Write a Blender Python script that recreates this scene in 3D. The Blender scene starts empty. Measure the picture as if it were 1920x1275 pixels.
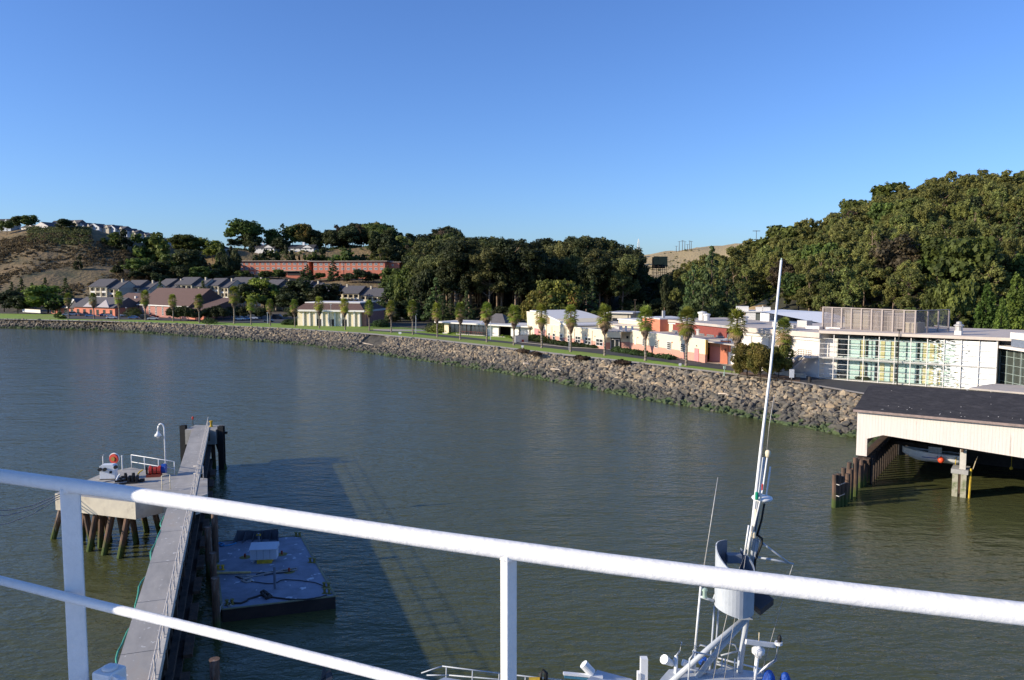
import bpy, bmesh, math, random
import numpy as np
from mathutils import Vector, Matrix
R = math.radians
rng = random.Random(7)
nr = np.random.RandomState(5)
sc = bpy.context.scene
col = sc.collection
# ------------------------------------------------------------------ camera
H = 22.0; F = 1464.0; PITCH = math.atan(117.5 / F)
cd = bpy.data.cameras.new("camera"); cam = bpy.data.objects.new("camera", cd); col.objects.link(cam)
cam.location = (0, 0, H); cam.rotation_euler = (math.pi / 2 - PITCH, 0, 0)
cd.sensor_width = 36; cd.lens = F / 1920 * 36; cd.clip_start = 0.1; cd.clip_end = 6000
sc.camera = cam
cp, sp = math.cos(PITCH), math.sin(PITCH)
def ray(px, py):
    x = (px - 960) / F; u = -(py - 637.5) / F
    return Vector((x, cp + u * sp, -sp + u * cp))
def G(px, py, z):            # where a sight line meets the height z
    d = ray(px, py); t = (z - H) / d.z
    return Vector((d.x * t, d.y * t, z))
def Q(px, py, Y):            # point at depth Y
    d = ray(px, py); t = Y / d.y
    return Vector((d.x * t, Y, H + d.z * t))
def h0(X, Y):
    t = min(1, max(0, (380 - Y) / 260)); return 3.3 + 1.0 * t * t * (3 - 2 * t)
def GG(px, py):              # on the flat ground
    z = 4.0
    for i in range(8):
        p = G(px, py, z); z = h0(p.x, p.y)
    p.z = z; return p
def lin(tab, x):
    if x <= tab[0][0]: return tab[0][1]
    for (a, b), (c, d) in zip(tab, tab[1:]):
        if x <= c: return b + (d - b) * (x - a) / (c - a)
    return tab[-1][1]
# ------------------------------------------------------------------ materials
MATS = {}
def mat(name, c, c2=None, rough=.8, scale=3., bump=0., metal=0., coord='Object', det=6, lo=.35, hi=.65, spec=.4, orand=0., stretch=None, c3=None, sc3=.3, bscale=None, lo3=.45, hi3=.65):
    if name in MATS: return MATS[name]
    m = bpy.data.materials.new(name); m.use_nodes = True; nt = m.node_tree; N = nt.nodes; L = nt.links
    b = N['Principled BSDF']; b.inputs['Roughness'].default_value = rough; b.inputs['Metallic'].default_value = metal
    b.inputs['Specular IOR Level'].default_value = spec
    if c2 is None: c2 = tuple(v * .72 for v in c)
    tc = N.new('ShaderNodeTexCoord'); src = tc.outputs[coord]
    if stretch:
        mp = N.new('ShaderNodeMapping'); mp.inputs['Scale'].default_value = stretch; L.new(src, mp.inputs[0]); src = mp.outputs[0]
    n = N.new('ShaderNodeTexNoise'); n.inputs['Scale'].default_value = scale; n.inputs['Detail'].default_value = det; n.inputs['Roughness'].default_value = .65
    L.new(src, n.inputs['Vector'])
    r = N.new('ShaderNodeMapRange'); r.inputs[1].default_value = lo; r.inputs[2].default_value = hi; L.new(n.outputs[0], r.inputs[0])
    mx = N.new('ShaderNodeMix'); mx.data_type = 'RGBA'; mx.inputs[6].default_value = (*c2, 1); mx.inputs[7].default_value = (*c, 1); L.new(r.outputs[0], mx.inputs[0])
    out = mx.outputs[2]
    if c3:
        n3 = N.new('ShaderNodeTexNoise'); n3.inputs['Scale'].default_value = sc3; n3.inputs['Detail'].default_value = 8; n3.inputs['Roughness'].default_value = .7; L.new(src, n3.inputs['Vector'])
        r3 = N.new('ShaderNodeMapRange'); r3.inputs[1].default_value = lo3; r3.inputs[2].default_value = hi3; L.new(n3.outputs[0], r3.inputs[0])
        m3 = N.new('ShaderNodeMix'); m3.data_type = 'RGBA'; m3.inputs[7].default_value = (*c3, 1); L.new(out, m3.inputs[6]); L.new(r3.outputs[0], m3.inputs[0]); out = m3.outputs[2]
    if orand:
        oi = N.new('ShaderNodeObjectInfo'); hs = N.new('ShaderNodeHueSaturation')
        a = N.new('ShaderNodeMapRange'); a.inputs[3].default_value = 1 - orand; a.inputs[4].default_value = 1 + orand; L.new(oi.outputs['Random'], a.inputs[0]); L.new(a.outputs[0], hs.inputs['Value'])
        w = N.new('ShaderNodeMath'); w.operation = 'MULTIPLY'; w.inputs[1].default_value = 7.13; L.new(oi.outputs['Random'], w.inputs[0])
        w2 = N.new('ShaderNodeMath'); w2.operation = 'FRACT'; L.new(w.outputs[0], w2.inputs[0])
        a2 = N.new('ShaderNodeMapRange'); a2.inputs[3].default_value = .5 - orand * .07; a2.inputs[4].default_value = .5 + orand * .07; L.new(w2.outputs[0], a2.inputs[0]); L.new(a2.outputs[0], hs.inputs['Hue'])
        L.new(out, hs.inputs['Color']); out = hs.outputs[0]
    L.new(out, b.inputs['Base Color'])
    if bump:
        bn = N.new('ShaderNodeTexNoise'); bn.inputs['Scale'].default_value = bscale or scale * 3; bn.inputs['Detail'].default_value = 5; L.new(src, bn.inputs['Vector'])
        bp = N.new('ShaderNodeBump'); bp.inputs['Strength'].default_value = 1; bp.inputs['Distance'].default_value = bump; L.new(bn.outputs[0], bp.inputs['Height']); L.new(bp.outputs[0], b.inputs['Normal'])
    m['out'] = 1
    MATS[name] = m; return m
def basecol(m):              # (nodes, links, principled, colour socket now feeding it)
    nt = m.node_tree; b = nt.nodes['Principled BSDF']; return nt.nodes, nt.links, b, b.inputs['Base Color'].links[0].from_socket
# ------------------------------------------------------------------ mesh builder
class MB:
    def __init__(s): s.v = []; s.f = []; s.m = []
    def add(s, vs, fs, mi=0):
        o = len(s.v); s.v += [tuple(v) for v in vs]; s.f += [tuple(i + o for i in f) for f in fs]; s.m += [mi] * len(fs); return s
    def box(s, x0, x1, y0, y1, z0, z1, mi=0):
        return s.add([(x0,y0,z0),(x1,y0,z0),(x1,y1,z0),(x0,y1,z0),(x0,y0,z1),(x1,y0,z1),(x1,y1,z1),(x0,y1,z1)],
                     [(0,3,2,1),(4,5,6,7),(0,1,5,4),(1,2,6,5),(2,3,7,6),(3,0,4,7)], mi)
    def prism(s, poly, z0, z1, mi=0):     # poly: list of (x,y) ; z0/z1 number
        n = len(poly); a = sum(poly[i][0]*poly[(i+1)%n][1]-poly[(i+1)%n][0]*poly[i][1] for i in range(n))
        if a < 0: poly = poly[::-1]
        vs = [(p[0],p[1],z0) for p in poly] + [(p[0],p[1],z1) for p in poly]
        return s.add(vs, [tuple(range(n-1,-1,-1)), tuple(range(n,2*n))] + [(i,(i+1)%n,n+(i+1)%n,n+i) for i in range(n)], mi)
    def xprism(s, prof, x0, x1, mi=0):    # profile in (y,z), extruded in x
        n = len(prof); vs = [(x0,p[0],p[1]) for p in prof] + [(x1,p[0],p[1]) for p in prof]
        return s.add(vs, [tuple(range(n)), tuple(range(2*n-1,n-1,-1))] + [(i,n+i,n+(i+1)%n,(i+1)%n) for i in range(n)], mi)
    def yprism(s, prof, y0, y1, mi=0):    # profile in (x,z), extruded in y
        n = len(prof); vs = [(p[0],y0,p[1]) for p in prof] + [(p[0],y1,p[1]) for p in prof]
        return s.add(vs, [tuple(range(n)), tuple(range(2*n-1,n-1,-1))] + [(i,n+i,n+(i+1)%n,(i+1)%n) for i in range(n)], mi)
    def tube(s, pts, r, n=8, mi=0, r2=None, closed=False):
        pts = [Vector(p) for p in pts]; k = len(pts); o = len(s.v)
        for i, p in enumerate(pts):
            if closed: d = pts[(i+1)%k] - pts[i-1]
            else: d = pts[min(i+1,k-1)] - pts[max(i-1,0)]
            d.normalize(); up = Vector((0,0,1)) if abs(d.z) < .95 else Vector((1,0,0))
            a = d.cross(up).normalized(); b = a.cross(d)
            rr = r if r2 is None else r + (r2 - r) * i / max(1, k-1)
            for j in range(n):
                t = 2*math.pi*j/n; s.v.append(tuple(p + (a*math.cos(t) + b*math.sin(t))*rr))
        for i in range(k if closed else k-1):
            for j in range(n):
                i2 = (i+1)%k
                s.f.append((o+i*n+j, o+i*n+(j+1)%n, o+i2*n+(j+1)%n, o+i2*n+j)); s.m.append(mi)
        if not closed:
            s.f.append(tuple(o+j for j in range(n-1,-1,-1))); s.f.append(tuple(o+(k-1)*n+j for j in range(n))); s.m += [mi, mi]
        return s
    def cyl(s, x, y, z0, z1, r, n=12, mi=0, r2=None): return s.tube([(x,y,z0),(x,y,z1)], r, n, mi, r2)
    def lathe(s, prof, c, n=16, mi=0):    # prof (r,z) ring list about vertical axis at c
        o = len(s.v); k = len(prof)
        for r, z in prof:
            for j in range(n):
                t = 2*math.pi*j/n; s.v.append((c[0]+r*math.cos(t), c[1]+r*math.sin(t), c[2]+z))
        for i in range(k-1):
            for j in range(n): s.f.append((o+i*n+j, o+i*n+(j+1)%n, o+(i+1)*n+(j+1)%n, o+(i+1)*n+j)); s.m.append(mi)
        s.f.append(tuple(o+j for j in range(n-1,-1,-1))); s.f.append(tuple(o+(k-1)*n+j for j in range(n))); s.m += [mi, mi]
        return s
    def beam(s, a, b, w, t, mi=0):        # rectangular bar from a to b
        a, b = Vector(a), Vector(b); d = (b-a).normalized(); up = Vector((0,0,1)) if abs(d.z) < .9 else Vector((0,1,0))
        x = d.cross(up).normalized()*w/2; y = x.cross(d).normalized()*t/2
        vs = [a-x-y, a+x-y, a+x+y, a-x+y, b-x-y, b+x-y, b+x+y, b-x+y]
        return s.add(vs, [(0,3,2,1),(4,5,6,7),(0,1,5,4),(1,2,6,5),(2,3,7,6),(3,0,4,7)], mi)
    def mesh(s, name, mats, smooth=False, bevel=0):
        me = bpy.data.meshes.new(name); me.from_pydata(s.v, [], s.f)
        if not isinstance(mats, (list, tuple)): mats = [mats]
        for m in mats: me.materials.append(m)
        me.polygons.foreach_set('material_index', s.m)
        me.update()
        bm = bmesh.new(); bm.from_mesh(me); bmesh.ops.recalc_face_normals(bm, faces=bm.faces)
        if bevel: bmesh.ops.bevel(bm, geom=bm.edges[:], offset=bevel, segments=2, affect='EDGES', profile=.6)
        bm.to_mesh(me); bm.free()
        if smooth: me.polygons.foreach_set('use_smooth', [True]*len(me.polygons))
        return me
    def build(s, name, mats, parent=None, smooth=False, bevel=0):
        return link(name, s.mesh(name, mats, smooth, bevel), parent)
def link(name, me, parent=None):
    o = bpy.data.objects.new(name, me); col.objects.link(o)
    if parent: o.parent = parent
    return o
def tag(o, label, cat=None, group=None, kind=None):
    if label: o['label'] = label
    if cat: o['category'] = cat
    if group: o['group'] = group
    if kind: o['kind'] = kind
    return o
def empty(name, loc, rz, label, cat, group=None):
    o = bpy.data.objects.new(name, None); col.objects.link(o); o.location = loc; o.rotation_euler = (0,0,rz); o.empty_display_size = .5
    return tag(o, label, cat, group)
def frame(name, p0, p1, label, cat, group=None):   # local +x runs p0->p1, +y goes away behind it
    e = empty(name, p0, math.atan2(p1.y-p0.y, p1.x-p0.x), label, cat, group)
    return e, math.hypot(p1.x-p0.x, p1.y-p0.y)
def dup(root, loc, rz=0, s=None, label=None, group=None):
    r = root.copy(); col.objects.link(r); r.location = loc; r.rotation_euler = (0,0,rz)
    if s: r.scale = s
    if label: r['label'] = label
    if group: r['group'] = group
    for c in root.children:
        k = c.copy(); col.objects.link(k); k.parent = r
        for g in c.children:
            q = g.copy(); col.objects.link(q); q.parent = k
    return r
def quads(name, V, mats, rnd=None, tri=False, mi=None):   # V: (N,k,3) numpy cards
    n, k = V.shape[:2]; me = bpy.data.meshes.new(name)
    me.vertices.add(n*k); me.vertices.foreach_set('co', V.reshape(-1).astype(np.float32))
    me.loops.add(n*k); me.loops.foreach_set('vertex_index', np.arange(n*k, dtype=np.int32))
    me.polygons.add(n); me.polygons.foreach_set('loop_start', (np.arange(n)*k).astype(np.int32)); me.polygons.foreach_set('loop_total', np.full(n, k, dtype=np.int32))
    if not isinstance(mats, (list, tuple)): mats = [mats]
    for m in mats: me.materials.append(m)
    if mi is not None: me.polygons.foreach_set('material_index', mi.astype(np.int32))
    if rnd is not None:
        a = me.attributes.new('rnd', 'FLOAT', 'FACE'); a.data.foreach_set('value', rnd.astype(np.float32))
    me.update(calc_edges=True); return me
# ------------------------------------------------------------------ sky and sun
AZ, EL = 255.0, 19.3       # compass bearing the sun stands at (clockwise from +Y)
sd = Vector((math.sin(R(AZ))*math.cos(R(EL)), math.cos(R(AZ))*math.cos(R(EL)), math.sin(R(EL))))
ld = bpy.data.lights.new("sun", 'SUN'); ld.energy = 5.0; ld.angle = R(.53); ld.color = (1, .89, .72)
lo = bpy.data.objects.new("sun", ld); col.objects.link(lo); lo.rotation_euler = (-sd).to_track_quat('-Z', 'Y').to_euler(); lo.location = sd*200
w = bpy.data.worlds.new("World"); sc.world = w; w.use_nodes = True
nt = w.node_tree; bg = nt.nodes['Background']; st = nt.nodes.new('ShaderNodeTexSky'); st.sky_type = 'NISHITA'; st.sun_disc = False
st.sun_elevation = R(EL); st.sun_rotation = R(AZ); st.altitude = 0; st.air_density = 1.0; st.dust_density = .45; st.ozone_density = 2.6
wb = nt.nodes.new('ShaderNodeMix'); wb.data_type = 'RGBA'; wb.blend_type = 'MULTIPLY'; wb.inputs[0].default_value = 1; wb.inputs[7].default_value = (.80, 1.10, 1.72, 1)   # daylight white balance
nt.links.new(st.outputs[0], wb.inputs[6]); nt.links.new(wb.outputs[2], bg.inputs[0]); bg.inputs[1].default_value = .090
sc.view_settings.view_transform = 'Standard'; sc.view_settings.look = 'None'; sc.view_settings.exposure = 0.35; sc.view_settings.gamma = 1
# ------------------------------------------------------------------ common materials
def leafmat(name, c, c2, yel=None, orand=.25, ap=None):
    m = mat(name, c, c2, rough=.65, scale=.35, coord='Object', orand=orand*1.3, spec=.25, lo=.4, hi=.6)
    N, L, b, cs = basecol(m)
    at = N.new('ShaderNodeAttribute'); at.attribute_name = 'rnd'
    r = N.new('ShaderNodeMapRange'); r.inputs[3].default_value = .55; r.inputs[4].default_value = 1.5; L.new(at.outputs['Fac'], r.inputs[0])
    hs = N.new('ShaderNodeHueSaturation'); L.new(r.outputs[0], hs.inputs['Value']); L.new(cs, hs.inputs['Color'])
    out = hs.outputs[0]
    if yel:
        g = N.new('ShaderNodeMath'); g.operation = 'GREATER_THAN'; g.inputs[1].default_value = ap or .86; L.new(at.outputs['Fac'], g.inputs[0])
        mx = N.new('ShaderNodeMix'); mx.data_type = 'RGBA'; mx.inputs[7].default_value = (*yel, 1); L.new(out, mx.inputs[6]); L.new(g.outputs[0], mx.inputs[0]); out = mx.outputs[2]
    L.new(out, b.inputs['Base Color'])
    tr = N.new('ShaderNodeBsdfTranslucent'); L.new(out, tr.inputs[0]); ms = N.new('ShaderNodeMixShader'); ms.inputs[0].default_value = .36
    L.new(b.outputs[0], ms.inputs[1]); L.new(tr.outputs[0], ms.inputs[2]); L.new(ms.outputs[0], N['Material Output'].inputs[0])
    return m
LEAF_E = leafmat('eucalyptus_leaves', (.245,.250,.066), (.135,.152,.046), (.30,.21,.10), ap=.93)
LEAF_H = leafmat('grove_leaves', (.165,.168,.052), (.085,.095,.032))
LEAF_D = leafmat('dark_leaves', (.070,.082,.028), (.036,.048,.019))
LEAF_B = leafmat('broad_leaves', (.125,.155,.032), (.065,.088,.022))
LEAF_P = leafmat('pine_needles', (.105,.135,.045), (.060,.085,.030))
LEAF_G = leafmat('bright_leaves', (.22,.27,.04), (.11,.15,.03))
LEAF_O = leafmat('golden_leaves', (.23,.20,.04), (.12,.13,.028), (.20,.12,.035), ap=.8)
LEAF_R = leafmat('russet_leaves', (.11,.078,.045), (.045,.038,.024))
BARK = mat('pale_bark', (.34,.24,.16), (.13,.09,.065), scale=1.5, rough=.9, stretch=(1,1,.3))
BARKD = mat('brown_bark', (.10,.072,.05), (.05,.036,.026), scale=2, rough=.9)
CONC = mat('concrete', (.40,.385,.35), (.29,.28,.255), scale=1.2, rough=.9, bump=.01, c3=(.20,.185,.165), sc3=.5, lo3=.55, hi3=.8)
CONCL = mat('pale_concrete', (.58,.54,.46), (.46,.42,.36), scale=1.0, rough=.9, bump=.008, c3=(.34,.31,.26), sc3=.6, lo3=.58, hi3=.8)
TIMBER = mat('old_timber', (.13,.075,.045), (.045,.032,.024), scale=2, rough=.9, bump=.03, stretch=(1,1,.25))
WHITE = mat('white_paint', (.80,.80,.79), (.72,.72,.71), scale=4, rough=.4)
STEELG = mat('pale_grey_paint', (.50,.53,.56), (.43,.46,.49), scale=3, rough=.45)
STEELD = mat('blue_grey_paint', (.16,.19,.24), (.12,.14,.18), scale=2, rough=.5)
BLACK = mat('black_rubber', (.02,.02,.02), (.012,.012,.012), rough=.7)
GALV = mat('galvanised_steel', (.55,.53,.50), (.40,.38,.35), scale=6, rough=.5, metal=.3)
GLASS = mat('dark_window_glass', (.03,.035,.045), (.02,.025,.03), rough=.12, spec=.8)
GLASSG = mat('grey_window_glass', (.20,.21,.22), (.11,.12,.13), rough=.25, scale=1.2)
ASPH = mat('asphalt', (.060,.060,.062), (.045,.045,.047), scale=.8, rough=.95, bump=.01)
ROOFD = mat('dark_roofing', (.050,.048,.052), (.030,.029,.032), scale=2.5, rough=.95, bump=.03, c3=(.075,.07,.07), sc3=.4)
GREEN = mat('green_rope', (.05,.30,.22)); BLUE = mat('blue_tarp', (.01,.09,.42), (.01,.05,.28), rough=.5, bump=.05, scale=4)
YEL = mat('yellow_paint', (.62,.42,.03), (.4,.25,.03)); RED = mat('red_paint', (.55,.045,.03), (.36,.03,.02), rough=.5)
# ------------------------------------------------------------------ shore, terrain, water
WATER_PX = [(-700,600),(0,614),(200,619),(400,633),(560,645),(700,662),(800,676),(900,691),(1000,707),(1100,725),(1200,745),(1300,761),(1400,779),(1500,797),(1600,817),(1700,834),(1920,868),(2600,960)]
TOP_PX = [(-700,590),(0,598.5),(200,603),(400,610),(560,618),(700,627.5),(800,637),(900,648),(1000,660),(1100,671),(1200,682),(1300,694),(1400,706),(1500,719),(1610,738),(1700,752),(1920,790),(2600,890)]
TB = [(-700,[(430,3.3),(480,12),(600,95),(720,120),(1500,60)]),  # unseen far left hill, raised so the hillside in view darkens
 (0,[(430,3.3),(470,9),(560,36),(620,58),(650,61),(720,61),(1500,40)]),
 (150,[(430,3.3),(480,9),(560,34),(600,54),(625,60.5),(700,59),(1500,40)]),
 (230,[(435,3.3),(480,9),(560,28),(630,56.5),(700,54),(1500,40)]),
 (300,[(440,3.3),(470,7),(540,18),(640,48),(720,49),(1500,40)]),
 (380,[(440,3.3),(465,8),(520,12),(600,26),(680,44),(760,46),(1500,35)]),
 (450,[(440,3.3),(465,8),(500,10),(572,22.5),(614,23.2),(636,39),(652,44.4),(700,47),(760,47),(1500,35)]),
 (750,[(440,3.3),(465,8),(500,10),(572,22.5),(614,23.2),(636,39),(652,44.4),(700,47),(760,47),(1500,35)]),
 (800,[(390,3.6),(450,9),(560,20),(640,40),(700,45),(1500,35)]),
 (900,[(320,4),(400,10),(500,22),(600,30),(1500,25)]),
 (1100,[(320,4),(400,9),(500,20),(600,24),(1500,25)]),
 (1175,[(320,4),(500,10),(700,14),(950,24),(1100,50),(1300,53),(1500,40)]),
 (1250,[(300,4),(500,12),(700,15),(950,28),(1100,57),(1300,60),(1500,45)]),
 (1320,[(280,4.5),(360,12),(450,20),(600,18),(950,32),(1100,64),(1300,70),(1500,50)]),
 (1400,[(235,4.5),(300,12),(450,29),(600,30),(950,42),(1100,71),(1300,75),(1500,60)]),
 (1500,[(220,5),(300,20),(450,37),(600,38),(1500,40)]),
 (1600,[(210,5),(300,27),(450,49),(600,48),(1500,40)]),
 (1700,[(200,5),(300,32),(450,59),(600,56),(1500,40)]),
 (1800,[(198,6),(300,37),(450,67),(600,60),(1500,40)]),
 (1920,[(195,6),(300,39),(450,68),(600,60),(1500,40)]),
 (2600,[(190,6),(300,42),(450,73),(600,64),(1500,40)])]
def colz(i, Y, b0):
    t = TB[i][1]
    if Y <= t[0][0]:
        s = t[0][0] - 60
        return b0 if Y < s else b0 + (t[0][1] - b0) * (Y - s) / 60
    for (a, b), (c, d) in zip(t, t[1:]):
        if Y <= c:
            k = (Y-a)/(c-a); return b + (d-b)*k
    return t[-1][1]
def terr(X, Y):
    x = 960 + F * X / max(Y, 1); b0 = h0(X, Y)
    x = min(2599, max(-699, x))
    for i in range(len(TB)-1):
        if x <= TB[i+1][0]:
            k = (x - TB[i][0]) / (TB[i+1][0] - TB[i][0]); k = k*k*(3-2*k)
            z = colz(i, Y, b0)*(1-k) + colz(i+1, Y, b0)*k; break
    a = min(1, max(0, (z-9)/15)) * 1.6
    return z + a*(math.sin(X*.043+1)*math.cos(Y*.037) + .6*math.sin(X*.11+Y*.07) + .35*math.sin(X*.23-Y*.19+2)*math.cos(Y*.25))
def shore(x):                # (toe point at the water, top point) for a sight column
    a = G(x, lin(WATER_PX, x), 0); b = GG(x, lin(TOP_PX, x))
    return a, b
xs = list(range(-700, 2601, 12)); mb = MB(); rows = 0
for x in xs:
    a, b = shore(x); d = (a - b); d.z = 0
    pts = [Vector((a.x, a.y, 0)) + d.normalized()*4 + Vector((0,0,-2.5)), Vector((a.x,a.y,-.35)), Vector((b.x,b.y,b.z-.05))]
    Y = b.y; n = 74
    for k in range(1, n+1):
        y = b.y + (1700-b.y) * (k/n)**1.7; X = (x-960)/F*y
        pts.append(Vector((X, y, terr(X, y) if k > 1 else h0(X, y))))
    rows = len(pts); mb.v += [tuple(p) for p in pts]
for i in range(len(xs)-1):
    for j in range(rows-1):
        mb.f.append((i*rows+j, (i+1)*rows+j, (i+1)*rows+j+1, i*rows+j+1)); mb.m.append(0)
HILL = mat('dry_hillside', (.29,.19,.09), (.16,.115,.055), scale=.09, rough=.95, c3=(.075,.07,.032), sc3=.045, bump=1.2, bscale=.35, lo3=.44, hi3=.60, det=12)
N, L, b_, cs = basecol(HILL)   # brown bank by the water
gm = N.new('ShaderNodeNewGeometry'); sx = N.new('ShaderNodeSeparateXYZ'); L.new(gm.outputs['Position'], sx.inputs[0])
r_ = N.new('ShaderNodeMapRange'); r_.inputs[1].default_value = 3.0; r_.inputs[2].default_value = 6.5; L.new(sx.outputs[2], r_.inputs[0])
m_ = N.new('ShaderNodeMix'); m_.data_type = 'RGBA'; m_.inputs[6].default_value = (.075,.066,.05,1)
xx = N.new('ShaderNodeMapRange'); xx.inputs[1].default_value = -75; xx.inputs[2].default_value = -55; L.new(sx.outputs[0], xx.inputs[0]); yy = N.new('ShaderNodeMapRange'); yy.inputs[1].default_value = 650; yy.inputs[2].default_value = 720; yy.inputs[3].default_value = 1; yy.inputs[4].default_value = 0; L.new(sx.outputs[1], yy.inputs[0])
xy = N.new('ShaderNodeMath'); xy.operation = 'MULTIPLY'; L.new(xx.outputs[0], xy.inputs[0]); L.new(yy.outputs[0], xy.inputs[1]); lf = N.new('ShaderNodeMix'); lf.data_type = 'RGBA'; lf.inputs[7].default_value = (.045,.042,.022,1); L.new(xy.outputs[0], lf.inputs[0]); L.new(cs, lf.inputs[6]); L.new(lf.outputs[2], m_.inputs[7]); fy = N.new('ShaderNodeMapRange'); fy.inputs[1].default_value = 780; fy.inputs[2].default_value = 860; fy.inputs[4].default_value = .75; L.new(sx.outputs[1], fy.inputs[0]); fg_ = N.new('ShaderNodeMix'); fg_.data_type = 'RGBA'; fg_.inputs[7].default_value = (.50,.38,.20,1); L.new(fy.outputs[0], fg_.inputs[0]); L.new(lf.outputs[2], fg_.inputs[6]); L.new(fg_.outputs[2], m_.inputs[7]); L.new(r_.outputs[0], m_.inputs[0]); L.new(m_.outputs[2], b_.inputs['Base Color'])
o = mb.build('ground', HILL, smooth=True); tag(o, None, kind='structure')
def strip(name, x0, x1, lo_, up_, off, m, n=6, step=8):
    mb = MB(); X = [x0 + (x1-x0)*i/max(1, round((x1-x0)/step)) for i in range(round((x1-x0)/step)+1)]
    for x in X:
        a = GG(x, lin(lo_, x)); b = GG(x, lin(up_, x))
        for j in range(n+1):
            p = a.lerp(b, j/n); mb.v.append((p.x, p.y, max(h0(p.x, p.y), terr(p.x, p.y)) + off))
    for i in range(len(X)-1):
        for j in range(n): mb.f.append((i*(n+1)+j, (i+1)*(n+1)+j, (i+1)*(n+1)+j+1, i*(n+1)+j+1)); mb.m.append(0)
    return tag(mb.build(name, m, smooth=True), None, kind='structure')
LAWN = mat('lawn', (.25,.37,.04), (.19,.30,.032), scale=.12, rough=.95, c3=(.22,.24,.055), sc3=.03, bump=.05, bscale=6)
PATH = mat('path_concrete', (.50,.43,.34), (.38,.33,.26), scale=.6, rough=.95)
TOPm = [(x, y-1.5) for x, y in TOP_PX]
LUP = [(-300,582),(0,588),(120,590),(200,598.5),(400,604),(440,606),(530,606),(560,604),(600,609),(700,610),(780,616),(830,621),(900,624),(955,630),(965,641),(1068,654),(1200,667),(1300,680),(1390,693)]
strip('lawn', -300, 1392, [(x, y-.6) for x, y in TOP_PX], LUP, .05, LAWN, n=8)
strip('shore_path', -300, 1640, [(x, y+.6) for x, y in TOP_PX], [(x, y - .9 - 1.6*min(1,max(0,(x-400)/500))) for x, y in TOP_PX], .09, PATH, n=2)
RLO = [(690,620.5),(760,624.5),(800,629),(860,635),(960,645),(1068,657.5),(1134,665),(1200,673),(1286,685),(1372,696),(1420,702),(1500,717),(1640,741)]
RUP = [(690,619),(760,622.5),(800,625.5),(860,631),(960,641.5),(1068,653),(1134,656),(1200,665.5),(1300,678.5),(1380,688),(1470,700),(1560,712),(1660,722)]
strip('road', 690, 1640, RLO, RUP, .10, ASPH, n=6)
strip('kerb', 960, 1380, [(x, y+.2) for x, y in RUP], [(x, y-1.1) for x, y in RUP], .20, PATH, n=1)
strip('parking_lot', 120, 545, [(120,598),(200,599.3),(300,600.5),(400,602.5),(445,605),(545,607)], [(120,589),(300,592),(400,594),(545,598)], .08, ASPH, n=3)
strip('forecourt', 1322, 1392, [(1322,681),(1392,691)], [(1322,674),(1392,683)], .14, PATH, n=2)
strip('footpath', 700, 810, [(700,621),(810,621)], [(700,617.5),(810,619)], .09, PATH, n=2)
DIRT = mat('bare_soil', (.22,.13,.08), (.13,.08,.05), scale=.5, rough=1)
strip('soil_bed', 1385, 1500, [(1385,703),(1500,717)], [(1385,698),(1500,709)], .14, DIRT, n=2)
# water
wm = bpy.data.materials.new('harbour_water'); wm.use_nodes = True; N = wm.node_tree.nodes; L = wm.node_tree.links; b = N['Principled BSDF']
b.inputs['Base Color'].default_value = (.074,.080,.030,1); b.inputs['Roughness'].default_value = .12; b.inputs['IOR'].default_value = 1.33; b.inputs['Specular IOR Level'].default_value = .34
tc = N.new('ShaderNodeTexCoord'); prev = None; h = None
cdn = N.new('ShaderNodeCameraData')
for scl, amp, rot, strx in ((.16,.10,.5,.45),(.75,.060,.25,.38),(2.3,.030,-.35,.5),(7.0,.009,.1,.7)):
    mp = N.new('ShaderNodeMapping'); mp.inputs['Rotation'].default_value = (0,0,rot); mp.inputs['Scale'].default_value = (strx,1,1); L.new(tc.outputs['Object'], mp.inputs[0])
    n = N.new('ShaderNodeTexNoise'); n.inputs['Scale'].default_value = scl; n.inputs['Detail'].default_value = 2.5; n.inputs['Distortion'].default_value = .4; L.new(mp.outputs[0], n.inputs['Vector'])
    bp = N.new('ShaderNodeBump'); bp.inputs['Strength'].default_value = 1; bp.inputs['Distance'].default_value = amp*2.5; L.new(n.outputs[0], bp.inputs['Height'])
    if prev: L.new(prev.outputs[0], bp.inputs['Normal'])
    prev = bp
L.new(prev.outputs[0], b.inputs['Normal'])
mb = MB().add([(-900,-300,0),(900,-300,0),(900,520,0),(-900,520,0)], [(0,1,2,3)])
tag(mb.build('water', wm), None, kind='structure')
# ------------------------------------------------------------------ riprap rocks
ROCK = mat('riprap_rock', (.33,.285,.22), (.165,.150,.125), scale=.5, rough=.95, bump=.05, bscale=4, orand=0)
N, L, b_, cs = basecol(ROCK)
at = N.new('ShaderNodeAttribute'); at.attribute_name = 'rnd'; oi = N.new('ShaderNodeObjectInfo')
ad = N.new('ShaderNodeMath'); ad.operation = 'ADD'; L.new(at.outputs['Fac'], ad.inputs[0]); L.new(oi.outputs['Random'], ad.inputs[1])
fr = N.new('ShaderNodeMath'); fr.operation = 'FRACT'; L.new(ad.outputs[0], fr.inputs[0])
cr = N.new('ShaderNodeValToRGB'); e = cr.color_ramp.elements; e[0].position = 0; e[0].color = (.45,.45,.47,1); e[1].position = 1; e[1].color = (1.45,1.3,1.1,1)
k_ = cr.color_ramp.elements.new(.45); k_.color = (.78,.77,.75,1); k_ = cr.color_ramp.elements.new(.75); k_.color = (1.08,.93,.76,1); L.new(fr.outputs[0], cr.inputs[0])
mu = N.new('ShaderNodeMix'); mu.data_type = 'RGBA'; mu.blend_type = 'MULTIPLY'; mu.inputs[0].default_value = 1; L.new(cs, mu.inputs[6]); L.new(cr.outputs[0], mu.inputs[7])
gm = N.new('ShaderNodeNewGeometry'); sx = N.new('ShaderNodeSeparateXYZ'); L.new(gm.outputs['Position'], sx.inputs[0])
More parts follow.
